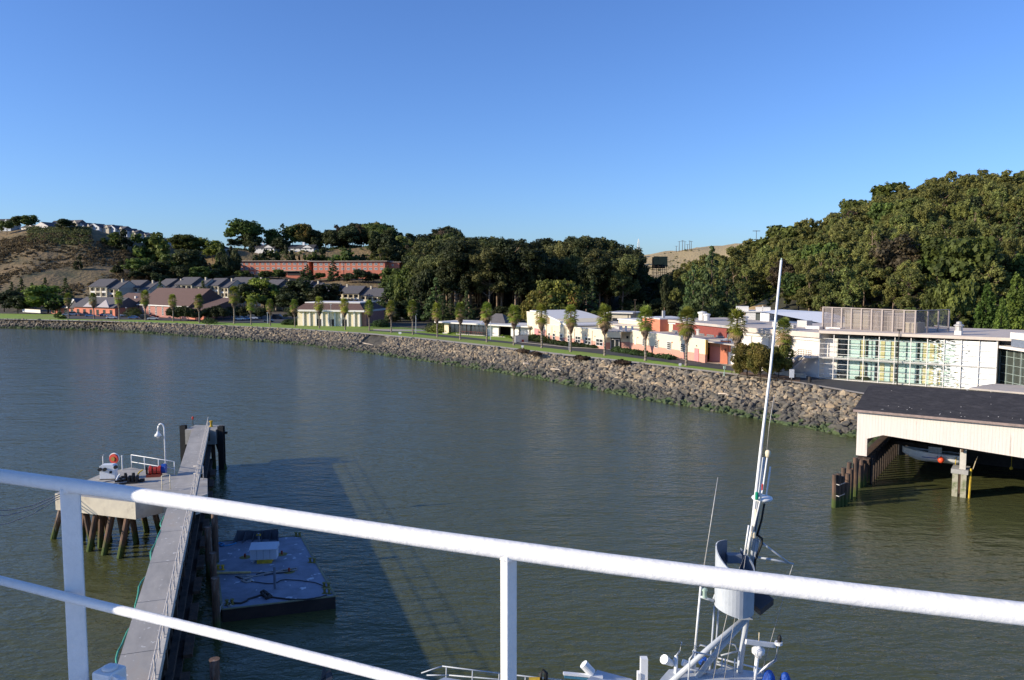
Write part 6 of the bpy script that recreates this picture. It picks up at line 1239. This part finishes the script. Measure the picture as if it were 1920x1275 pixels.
MB().prism(Lc, -1, BZ-.05).build('hull', mat('barge_hull', (.05,.035,.03), (.03,.022,.02), scale=1), bg_); MB().prism([(x,y) for x,y in Lc], BZ-.049, BZ).build('deck', BD, bg_)
m = MB()
for i in range(4): a_, b2 = Vector((*Lc[i],BZ+.02)), Vector((*Lc[(i+1)%4],BZ+.02)); m.beam(a_, b2, .14, .06)
m.build('edge_trim', mat('faded_yellow_edge', (.26,.25,.13), (.17,.17,.12), scale=3), bg_)
def onb(px, py, z=BZ): return G(px, py, z)
g = onb(496,1052); bx = empty('deck_locker', g, .12, 'pale blue grey deck locker with a sloping lid on a yellow sledge', 'locker'); PB_ = mat('pale_locker_paint', (.50,.56,.62), (.44,.50,.56), scale=2); MB().box(-.95,.95,-.4,.45,.25,1.0).build('body', PB_, bx); MB().xprism([(-.5,1.01),(-.5,1.06),(.5,1.3),(.5,1.01)], -1.02, 1.02).build('lid', PB_, bx); MB().box(-.45,.6,-.55,.3,0,.24).build('sledge', YEL, bx)
m = MB(); [m.box(-.95+.47*i,-.93+.47*i,-.415,-.402,.3,.98) for i in range(1,4)]; m.build('door_seams', STEELD, bx)
g = onb(481,1015.5); fs = empty('bow_fairing', g, .1, 'dark ribbed steel curved plate standing at the far end of the barge', 'steel fender'); m = MB(); n = 10; FD = mat('dark_steel', (.07,.08,.10))
pts = [(-1.55+3.1*i/n, .25+.0*i + .35*math.sin(PI*i/n)) for i in range(n+1)]
for i in range(n): (x0,y0),(x1,y1) = pts[i],pts[i+1]; m.add([(x0,y0,0),(x1,y1,0),(x1*1.05,y1+.15,.62+.15*abs(x1)),(x0*1.05,y0+.15,.62+.15*abs(x0))],[(0,1,2,3)]); m.add([(x0,y0+.05,0),(x1,y1+.05,0),(x1*1.05,y1+.2,.6+.15*abs(x1)),(x0*1.05,y0+.2,.6+.15*abs(x0))],[(3,2,1,0)])
m.build('plate', FD, fs); m = MB()
for x, y in pts[::2]: m.add([(x,y,0),(x*1.15,y-.75,0),(x*1.05,y+.1,.7),(x+.04,y,0),(x*1.15+.04,y-.75,0),(x*1.05+.04,y+.1,.7)],[(0,1,2),(5,4,3),(0,3,4,1),(1,4,5,2),(2,5,3,0)])
m.build('ribs', FD, fs)
def post(px, py, h, lab, top=None, r=.09):
    e = empty('deck_post', onb(px, py), 0, lab, 'post'); MB().tube([(0,0,0),(0,0,h)], r, 8).build('pole', STEELD, e)
    if top: MB().tube([(-.15,0,h-.12),(.15,0,h-.12)], .09, 8).build('cap', top, e)
post(485.5,1022,.95,'short deck post with a yellow cap before the ribbed plate',YEL); post(515.5,1104,1.55,'tall grey deck post in the middle of the barge'); 
for px, py, lab in ((459.5,1045,'yellow ringed deck fitting left of the locker'),(528.5,1039.5,'yellow ringed deck fitting right of the locker'),(542,1072,'yellow ringed deck fitting near the coiled hoses')):
    e = empty('deck_fitting', onb(px, py), 0, lab, 'deck fitting'); MB().lathe([(.42,.005),(.42,.012)], (0,0,0), 18).build('yellow_ring', mat('dull_yellow', (.22,.19,.05)), e); MB().tube([(0,0,0),(0,0,.28)], .08, 8).build('stud', mat('rust_red', (.32,.06,.035)), e)
def cleat(px, py, lab, m_=YEL):
    e = empty('mooring_bitt', onb(px, py), rng.uniform(-.4,.4), lab, 'bitt'); [MB().lathe([(.09,0),(.08,.28),(.13,.3),(.13,.36)], (x,0,0), 10).build('post', m_, e) for x in (-.16,.16)]; MB().box(-.32,.32,-.1,.1,0,.03).build('base', m_, e)
DY = mat('dull_yellow', (.22,.19,.05))
cleat(413.5,1068.5,'yellow bitt catching sunlight on the left edge of the barge'); cleat(430.5,1134,'dull bitt wound with rope at the near left corner of the barge',DY); cleat(613,1113,'dull yellow bitt at the near right corner of the barge',DY); cleat(585.5,1055,'dull yellow bitt on the right edge of the barge',DY); cleat(558.5,1004.5+1.5,'small bitt at the far right corner of the barge',DY); cleat(612,1102,'small dark bitt just above the near right corner bitt',DY)
def rope(pts, r, m_, name, lab, z=.05): P_ = [onb(x, y, BZ+z) for x, y in pts]; tag(MB().tube(P_, r, 6).build(name, m_, smooth=True), lab, 'rope')
DR = mat('dark_rope', (.05,.045,.045), (.03,.028,.028), scale=14); LRp = mat('faded_rope', (.42,.40,.36), (.30,.28,.26), scale=12)
rope([(433,1128),(440,1131),(452,1131),(462,1127),(466,1123),(480,1119),(492,1115),(497,1113)], .07, DR, 'heavy_rope', 'heavy dark rope from the near left bitt to the tangled bundle')
rope([(500,1118),(520,1121),(545,1124),(575,1124),(600,1120),(612,1116)], .055, DR, 'heavy_rope', 'heavy dark rope from the tangled bundle to the near right bitt')
rope([(490,1111),(494,1108),(500,1112),(495,1117),(502,1114),(508,1118),(500,1121),(493,1113),(505,1116)], .12, DR, 'rope_bundle', 'tangled dark rope bundle near the front edge of the barge', .12)
rope([(441,1080),(452,1085),(464,1089),(478,1091),(500,1094),(512,1094),(520,1092),(526,1088),(535,1086.5),(560,1088),(590,1092),(612,1100)], .03, DR, 'thin_hose', 'thin dark hose wandering across the barge to its right edge')
rope([(408,1073),(440,1073),(480,1073),(515,1073),(540,1071),(557,1068),(556,1065),(545,1066),(525,1070),(500,1075),(480,1080),(455,1079),(445,1080),(458,1084),(474,1081)], .045, LRp, 'pale_hose', 'pale looping hose laid across the middle of the barge')
rope([(480,1077),(490,1074),(505,1072),(530,1069),(548,1070),(530,1074),(510,1076),(495,1079)], .03, DR, 'thin_hose', 'short grey hose loop beside the pale hose')
rope([(408,1018),(414,1022),(404,1020),(412,1017),(420,1020),(413,1024),(424,1023),(434,1021),(440,1019),(443,1018)], .06, mat('bright_blue_rope', (.06,.28,.55)), 'blue_rope', 'bright blue rope heap on the far left corner of the barge')
rope([(412,1148),(413,1138),(420,1130),(428,1128),(434,1132),(430,1137),(424,1133)], .045, LRp, 'pale_rope', 'pale rope coiled over the near left bitt and hanging over the side')
rope([(452,1087),(458,1091),(465,1090),(472,1086),(466,1084),(456,1086),(462,1092),(474,1089)], .05, LRp, 'chain', 'small heap of pale chain left of the tall deck post')
m = MB(); a_, b2 = onb(405,1074,BZ+.12), onb(470,1073,BZ+.12); m.beam(a_, b2, .16, .1); tag(m.build('painted_sun_streak', mat('cream_yellow', (.62,.48,.2))), 'painted pale yellow streak of sunlight lying across the left part of the barge', 'pole')  # pale bar stands in for a streak of sun on the shaded deck
# ------------------------------------------------------------------ the ship's own rail
RL = H-.88
RAILM = mat('thick_white_paint', (.82,.80,.775), (.76,.745,.72), scale=30, rough=.38, bump=.003, bscale=42, c3=(.55,.42,.32), sc3=11, lo3=.715, hi3=.75)
def onrail(px, py, dz=0): p = G(px, py, RL); p.z += dz; return p
TR = [(-260,856),(-120,875),(0,892),(100,906),(200,919),(300,934.5),(400,949),(600,980),(800,1010),(960,1032),(1150,1058),(1380,1087),(1600,1114),(1920,1151),(2100,1171)]
rp = [onrail(*p) for p in TR]
ship = empty('ship_railing', rp[4]*1.0, 0, 'thick white painted ship railing running across the foreground', 'railing'); O = rp[4].copy()
def bumpy(m, amt, seed):
    return m
def railtube(pts, r):
    pts = [p-O for p in pts]; dense = []
    for i in range(len(pts)-1):
        k = max(2, int((pts[i+1]-pts[i]).length/.03))
        for j in range(k): dense.append(pts[i].lerp(pts[i+1], j/k))
    dense.append(pts[-1]); return MB().tube(dense, r, 28)
railtube(rp, .0305).build('top_rail', RAILM, ship, smooth=True)
MR_ = [(-200,1031),(0,1088),(60,1103),(135,1122),(200,1138),(304,1163),(440,1196),(560,1226),(680,1256),(790,1284),(1000,1336)]
mp_ = [G(x, y, H-1.345) for x, y in MR_]; railtube(mp_, .0195).build('mid_rail', RAILM, ship, smooth=True)
def rpost(px, w, t, ang, name='post'):
    k = lin([(p[0], i) for i, p in enumerate(TR)], px); i = int(k); p = rp[i].lerp(rp[i+1], k-i) - O
    m = MB().box(-w/2,w/2,-t/2,t/2,-1.12,-.012); o = m.build(name, RAILM, ship, bevel=.006); o.location = p; o.rotation_euler = (0,0,ang)
    w_ = MB().tube([(0,0,-.03),(0,0,.0)], .03, 14, r2=.022); q_ = w_.build('weld', RAILM, ship, smooth=True); q_.location = p; return o
rpost(132,.034,.075,-.62-.55); rpost(954,.030,.055,-.62); rpost(2060,.030,.055,-.6)
deck = [Vector((p.x,p.y,0)) for p in rp]; body = [(p.x,p.y-.12) for p in deck] + [(12,-2.0),(12,-60),(-4.6,-60),(-5.5,3.2)]
sh = empty('ship_hull', (0,0,0), 0, 'white ship side and deck below the camera carrying the railing', 'ship')
MB().prism(body, H-2.02, H-1.95).build('deck', STEELG, sh); MB().prism([(x, y-.25) for x, y in body], -1, H-2.03).build('hull', WHITE, sh)
MB().box(-4.6,-3.05,2.67,3.9,H-2.5,H+2.2).box(-4.6,-3.3,3.0,3.4,-1,H-2.5).build('rail_shade_block', WHITE, sh)  # unseen box added to shade the left end of the rail
# white painted deck fitting
g = Q(205,1262,3.25); ff = empty('deck_fitting_housing', g, -.35, 'white painted hinged fitting below the rail at the bottom left', 'fitting'); m = MB(); m.box(-.048,.048,-.05,.05,-.25,.02); m.build('housing', RAILM, ff, bevel=.012); MB().lathe([(.032,.021),(.032,.030),(.02,.034)], (.005,0,0), 18).build('round_cap', RAILM, ff, smooth=True); MB().tube([(-.03,-.05,-.05),(-.045,-.07,-.16)], .034, 12).build('elbow', RAILM, ff, smooth=True)
MB().beam((.04,-.02,-.0),(.088,-.02,-.012),.02,.026).tube([(.084,-.034,-.012),(.084,-.004,-.012)], .014, 10).build('hinge_lug', RAILM, ff, bevel=.002)
# ------------------------------------------------------------------ utility boat with mast (bottom right)
BY = 32.0
def B(px, py, dy=0): return Q(px, py, BY+dy)
bo = Vector((B(1390,1275).x, BY, 0)); bt = empty('utility_boat', bo, 0, 'white and grey workboat below the rail, only its mast and upper works in view', 'boat')
def bb(name, mb, m, **k): mb.v = [(v[0]-bo.x, v[1]-bo.y, v[2]-bo.z) for v in mb.v]; return mb.build(name, m, bt, **k)
hx0, hx1 = B(830,1275).x-2.5, B(1500,1275).x+2
hp = [(hx0-2,31.5),(hx0+1.5,29.3),(hx0+5,28.6),(hx1,28.6),(hx1,34.4),(hx0+5,34.4),(hx0+1.5,33.7)]
bb('hull', MB().prism(hp, -.8, 2.6), STEELG); bb('deck', MB().prism([(x*.99+.05,(y-31.5)*.94+31.5) for x, y in hp], 2.61, 2.66), STEELD)
wx0, wx1 = B(1045,1275).x, B(1475,1275).x
bb('deckhouse', MB().prism([(wx0+4,30),(wx1,30),(wx1,33.0),(wx0+4,33.0)], 2.67, 4.35), WHITE, bevel=.05)
def poly3(name, pts, dz, m, dy=0):     # plate from pixels with thickness downwards
    P_ = [B(x, y, d) for x, y, d in pts]; n = len(P_); mb = MB(); mb.v = [tuple(p) for p in P_] + [tuple(p-Vector((0,0,dz))) for p in P_]; mb.f = [tuple(range(n)), tuple(range(2*n-1,n-1,-1))] + [(i,n+i,n+(i+1)%n,(i+1)%n) for i in range(n)]; mb.m = [0]*len(mb.f); return bb(name, mb, m)
poly3('wheelhouse_roof', [(1228,1285,-1.2),(1254,1255,-.2),(1300,1251,.3),(1420,1262,.6),(1440,1285,-.6)], .25, STEELG); poly3('roof_plate', [(1100,1275,-.6),(1120,1256,.2),(1185,1273,.2),(1200,1290,-.8)], .2, STEELG)
poly3('roof_block', [(1330,1268,-.4),(1352,1250,.5),(1440,1262,.5),(1455,1285,-.4)], .4, STEELG)
def tb(name, pts, r, m, n=8, r2=None, smooth=True): return bb(name, MB().tube([B(*p) for p in pts], r, n, r2=r2), m, smooth=smooth)
tb('mast_column', [(1382,1300,.3),(1388,1240,.3),(1401,1150,.3),(1414,1040,.3),(1419,1012,.3)], .15, STEELG, 14, r2=.10); tb('mast_dark_conduit', [(1404,1148,.2),(1413,1090,.15),(1416,1050,.15),(1428,1020,.1),(1429,1010,.1),(1420,1003,.15)], .05, BLACK)
tb('whip_pole', [(1403,1030,.15),(1411,985,.1),(1427,838,.1),(1445,690,.1),(1465,488,.1)], .082, WHITE, 12, r2=.045); tb('pole_tip', [(1465,489,.1),(1465.6,484,.1)], .03, PG, 6)
tb('top_mast', [(1408,1060,.25),(1415,1000,.25),(1432,858,.25)], .075, STEELG, 10, r2=.06)
for nm, pts, r, m in (('antenna', [(1411,1000,-.1),(1430,918,-.1),(1438.5,858,-.1)], .035, WHITE), ('antenna', [(1421,1010,.3),(1437,928,.3),(1444.5,875,.3)], .035, WHITE), ('antenna', [(1396,1040,-.2),(1404,985,-.2)], .04, WHITE), ('antenna', [(1402,1040,.0),(1409,985,0)], .03, WHITE), ('antenna', [(1412,1000,.0),(1418,955,0)], .05, CREAM),
    ('cable_bundle', [(1413,1002,.1),(1420,965,.1),(1424,935,.1)], .06, STEELD), ('cable_bundle', [(1419,1005,.2),(1428,975,.2),(1433,945,.2)], .045, BLACK), ('stay', [(1437,855,.3),(1442,800,.3),(1452,740,.3)], .012, GALV), ('antenna', [(1416,985,.2),(1424,940,.2)], .04, GALV)):
    tb(nm, pts, r, m)
bb('beige_ball', MB().lathe([(.04,-.18),(.1,-.12),(.115,.0),(.1,.1),(.04,.14)], B(1440,850,-.1), 12), CREAM, smooth=True); bb('green_light', MB().lathe([(.06,-.16),(.075,-.14),(.075,.14),(.05,.17)], B(1419,930,-.15), 10), mat('green_lens', (.01,.28,.16), rough=.3)); bb('red_light', MB().lathe([(.035,-.13),(.04,.1),(.02,.14)], B(1429.5,913,-.1), 8), RED)
bb('saucer_antenna', MB().lathe([(.12,-.13),(.36,-.09),(.44,.0),(.40,.06),(.2,.10),(.05,.11)], B(1429,934,.25), 24), WHITE, smooth=True)
bb('insulator', MB().lathe([(.05,-.15),(.1,-.1),(.1,.1),(.04,.16)], B(1413,1003,-.1), 10), CREAM)
tb('yard', [(1416,1044,.2),(1452,1050,.1),(1488,1057.5,.0)], .045, STEELG); tb('yard_brace', [(1420,1011,.2),(1448,1032,.1),(1480,1056,.0)], .04, STEELG); tb('yard_halyard', [(1487,1058,0),(1480,1080,0),(1466,1130,0),(1428,1262,0)], .014, GALV)
# crow's nest tub
c = B(1376,1145,-.35); r = .80; n = 30; rim = []
for j in range(n+1):
    t = R(100) + R(318)*j/n; x, y = math.cos(t), math.sin(t); zt = 2.25 + .62*(-x*.55 + y*.75); zt = min(zt, 2.78); zb = .0 + .22*max(0,-x); rim.append((c.x+x*r, c.y+y*r, c.z+zb, c.z+zt))
m = MB(); 
for j in range(n):
    a, b = rim[j], rim[j+1]; k = (r-.05)/r
    ia = (c.x+(a[0]-c.x)*k, c.y+(a[1]-c.y)*k); ib = (c.x+(b[0]-c.x)*k, c.y+(b[1]-c.y)*k)
    m.add([(a[0],a[1],a[2]),(b[0],b[1],b[2]),(b[0],b[1],b[3]),(a[0],a[1],a[3])],[(0,1,2,3)]); m.add([(ia[0],ia[1],a[2]),(ib[0],ib[1],b[2]),(ib[0],ib[1],b[3]),(ia[0],ia[1],a[3])],[(3,2,1,0)],1); m.add([(a[0],a[1],a[3]),(b[0],b[1],b[3]),(ib[0],ib[1],b[3]+.01),(ia[0],ia[1],a[3]+.01)],[(0,1,2,3)])
m.v = [(v[0]-bo.x, v[1]-bo.y, v[2]-bo.z) for v in m.v]; me = bpy.data.meshes.new('crows_nest'); me.from_pydata(m.v, [], m.f); me.materials.append(STEELG); me.materials.append(STEELD); me.polygons.foreach_set('material_index', m.m); me.polygons.foreach_set('use_smooth', [True]*len(me.polygons)); me.update(); link('crows_nest', me, bt)
bb('nest_floor', MB().lathe([(.76,.25),(.76,.3)], c, 20), STEELD); bb('nest_seat', MB().box(c.x-.25,c.x+.35,c.y+.2,c.y+.55,c.z+1.95,c.z+2.3), STEELD); tb('nest_bracket', [(1336,1128,-.2),(1344,1106,-.2),(1350,1125,-.3)], .05, STEELG); tb('side_arm', [(1313,1118,-.2),(1338,1127,-.3)], .06, STEELG)
bb('lantern', MB().lathe([(.12,-.18),(.12,-.14),(.09,-.13),(.09,.1),(.13,.11),(.1,.2),(.03,.23)], B(1321,1112,-.2), 12), PG)
m = MB(); cbx = B(1426,1129,.1); m.box(-.42,.42,-.35,.35,-.20,.20); o = m.build('loudspeaker', mat('dark_box', (.09,.08,.08), (.07,.065,.065)), bt, bevel=.03); o.location = cbx-bo; o.rotation_euler = (.35,-.38,.5)
bb('mast_platform', MB().box(B(1380,1155).x,B(1406,1155).x,BY-.4,BY+.5,B(1390,1152).z-.06,B(1390,1152).z), STEELG)
for pts, r in (([(1398,1158,0),(1330,1215,-.4),(1255,1282,-.9)], .12), ([(1402,1158,0),(1350,1215,-.2),(1298,1282,-.5)], .12), ([(1396,1163,.3),(1330,1240,.0),(1300,1285,-.1)], .05)): tb('diagonal_brace', pts, r, STEELG, 10)
for x in (1338,1346): tb('nest_support', [(x-9,1290,.4),(x-2,1190,.2),(x+2,1137,.0)], .045, STEELG)
tb('tall_antenna', [(1303,1220,-.2),(1314,1100,-.2)], .05, WHITE); tb('tall_antenna_whip', [(1314,1100,-.2),(1330,1000,-.2),(1346,895,-.2)], .028, GALV, r2=.012); tb('tall_antenna_foot', [(1303,1218,-.2),(1302,1285,-.2)], .06, WHITE)
tb('halyard', [(1397,1040,-.6),(1380,1080,-.8),(1350,1210,-.9),(1335,1285,-1)], .013, GALV); tb('halyard', [(1398,1042,-.5),(1390,1100,-.7),(1372,1190,-.7),(1356,1285,-.8)], .012, GALV)
# radar
bb('radar_scanner', MB().beam(B(1398,1203,-.3), B(1454,1210,-.1), .12, .20), WHITE, bevel=.02); bb('radar_gearbox', MB().lathe([(.14,-.3),(.16,-.2),(.27,-.12),(.27,.05),(.14,.12),(.05,.22)], B(1422,1219,-.2), 14), WHITE, smooth=True); tb('radar_post', [(1420,1229,-.2),(1414,1285,-.2)], .09, WHITE); tb('radar_whip', [(1423,1202,-.2),(1423.5,1186,-.2)], .02, CREAM)
tb('light_arm', [(1417,1264,-.2),(1455,1237,-.2),(1459,1205,-.2)], .06, WHITE); bb('light_base', MB().lathe([(.16,-.06),(.16,.06)], B(1460,1206,-.2), 12), WHITE); bb('stern_lantern', MB().lathe([(.09,-.14),(.09,.05),(.06,.12),(.02,.16)], B(1461.5,1197,-.2), 10), BLACK)
# guard rails
for pts in ([(1290,1285,-1),(1293,1235,-1),(1303,1223,-1),(1330,1228,-.6),(1340,1233,-.3)], [(1299,1285,-.2),(1300,1220,-.2),(1313,1209,-.2),(1330,1213,0),(1345,1220,.2)], [(1345,1233,.3),(1380,1243,.5),(1430,1255,.5),(1440,1285,.3)], [(1343,1245,.3),(1380,1254,.5),(1420,1264,.5),(1430,1285,.3)], [(1364,1206,.4),(1378,1209,.4),(1386,1225,.4)], [(1352,1229,.0),(1383,1221,.2)], [(1340,1264,-.3),(1383,1254,-.1)], [(1290,1254,-.8),(1325,1260,-.4),(1340,1264,-.3)], [(1344,1240,.2),(1380,1254,.3)]): tb('guard_rail', pts, .038, WHITE if pts[0][0] == 1345 else STEELG, 7)
for x in (1325,1338,1352,1358,1376): tb('stanchion', [(x,1290,-.2),(x+2,1235,-.2)], .03, STEELG, 6)
# searchlight and horn left
tb('searchlight_post', [(1266,1290,-.4),(1268,1230,-.4)], .08, WHITE); tb('searchlight_arm', [(1262,1238,-.4),(1275,1220,-.4),(1278,1204,-.4)], .035, WHITE); bb('searchlight', MB().tube([B(1245,1236,-.6),B(1260,1244,-.3)], .20, 12, r2=.12), WHITE); bb('small_camera', MB().tube([B(1280,1242,-.3),B(1290,1246,-.3)], .14, 10), WHITE)
poly3('window_panel', [(1306,1262,-.2),(1318,1238,-.1),(1328,1242,0),(1312,1275,-.2)], .1, STEELD); bb('blue_tarp', MB().lathe([(.2,-.1),(.26,.05),(.12,.16)], B(1319,1240,.5), 10), BLUE)
bb('white_mast_box', MB().box(B(1200,1275).x,B(1213,1275).x,BY-.2,BY+.1,3.5,B(1206,1232).z).box(B(1194,1275).x,B(1199.5,1275).x,BY-.25,BY+.05,3.5,B(1206,1258).z), WHITE)
bb('cylinder_light', MB().tube([B(1094,1245,-.1),B(1110,1262,-.1)], .19, 16), WHITE); bb('blue_bar', MB().beam(B(1058,1268,-.2),B(1130,1274,-.2),.14,.10), mat('teal_stripe', (.06,.22,.33))); bb('bar_cap', MB().beam(B(1056,1262.5,-.2),B(1130,1269,-.2),.16,.09), WHITE)
# bow rail
for z0, z1 in (((790,1262),(829,1249)),((829,1249),(940,1263)),((940,1263),(1060,1276)),((800,1266),(842,1266)),((842,1266),(1020,1281))): tb('bow_rail', [(*z0,1.0),(*z1,1.0)], .028, STEELG, 7)
for x, y in ((837,1249.5),(886,1256),(936,1262),(985,1270)): tb('bow_stanchion', [(x,y,1.0),(x-1,y+45,1.0)], .028, STEELG, 6)
bb('hawse_hoop', MB().tube([B(1013,1290,.5),B(1013,1262,.5),B(1018,1257,.5),B(1024,1262,.5),B(1023,1290,.5)], .09, 10), BLACK, smooth=True); bb('yellow_drum', MB().tube([B(992,1276,.4),B(1012,1276,.4)], .14, 12), YEL)
poly3('bow_plate', [(800,1285,-.3),(833,1270,.4),(900,1280,.4),(905,1300,-.5)], .1, STEELG)
o = MB().add([tuple(v) for v in [B(601,1277,.2),B(606,1246,.2),B(612,1262,.3),B(624,1272,.3),B(610,1285,.2),B(606,1246,.25),B(618,1255,.35)]], [(0,1,2,4),(2,6,3),(2,3,4),(0,4,2,5)]); o.v += [(v[0],v[1]+.08,v[2]) for v in o.v]; o.f += [(4+7,2+7,1+7,0+7),(3+7,6+7,2+7),(4+7,3+7,2+7)]; o.m += [0,0,0]
tag(o.build('anchor', FD), 'black anchor fluke sticking up at the bottom edge left of the bow rail', 'anchor')
def tarp(px, py, r, lab):
    m = MB().lathe([(r*.95,-.8),(r,-.25),(r*.85,.05),(r*.5,.28),(r*.12,.36)], (0,0,0), 14); m.v = [(x*(1+.12*math.sin(5*z+7*x)),y*(1+.1*math.cos(9*x)),z+.05*math.sin(8*x+3*y)) for x,y,z in m.v]; o = m.build('tarp_cover', BLUE, smooth=True); o.location = B(px, py, -.2); tag(o, lab, 'tarp cover')
tarp(1440,1272,.30,'left bright blue tarp bundle beside the radar post'); tarp(1471,1276,.26,'right bright blue tarp bundle at the bottom edge')
bpy.context.view_layer.update()
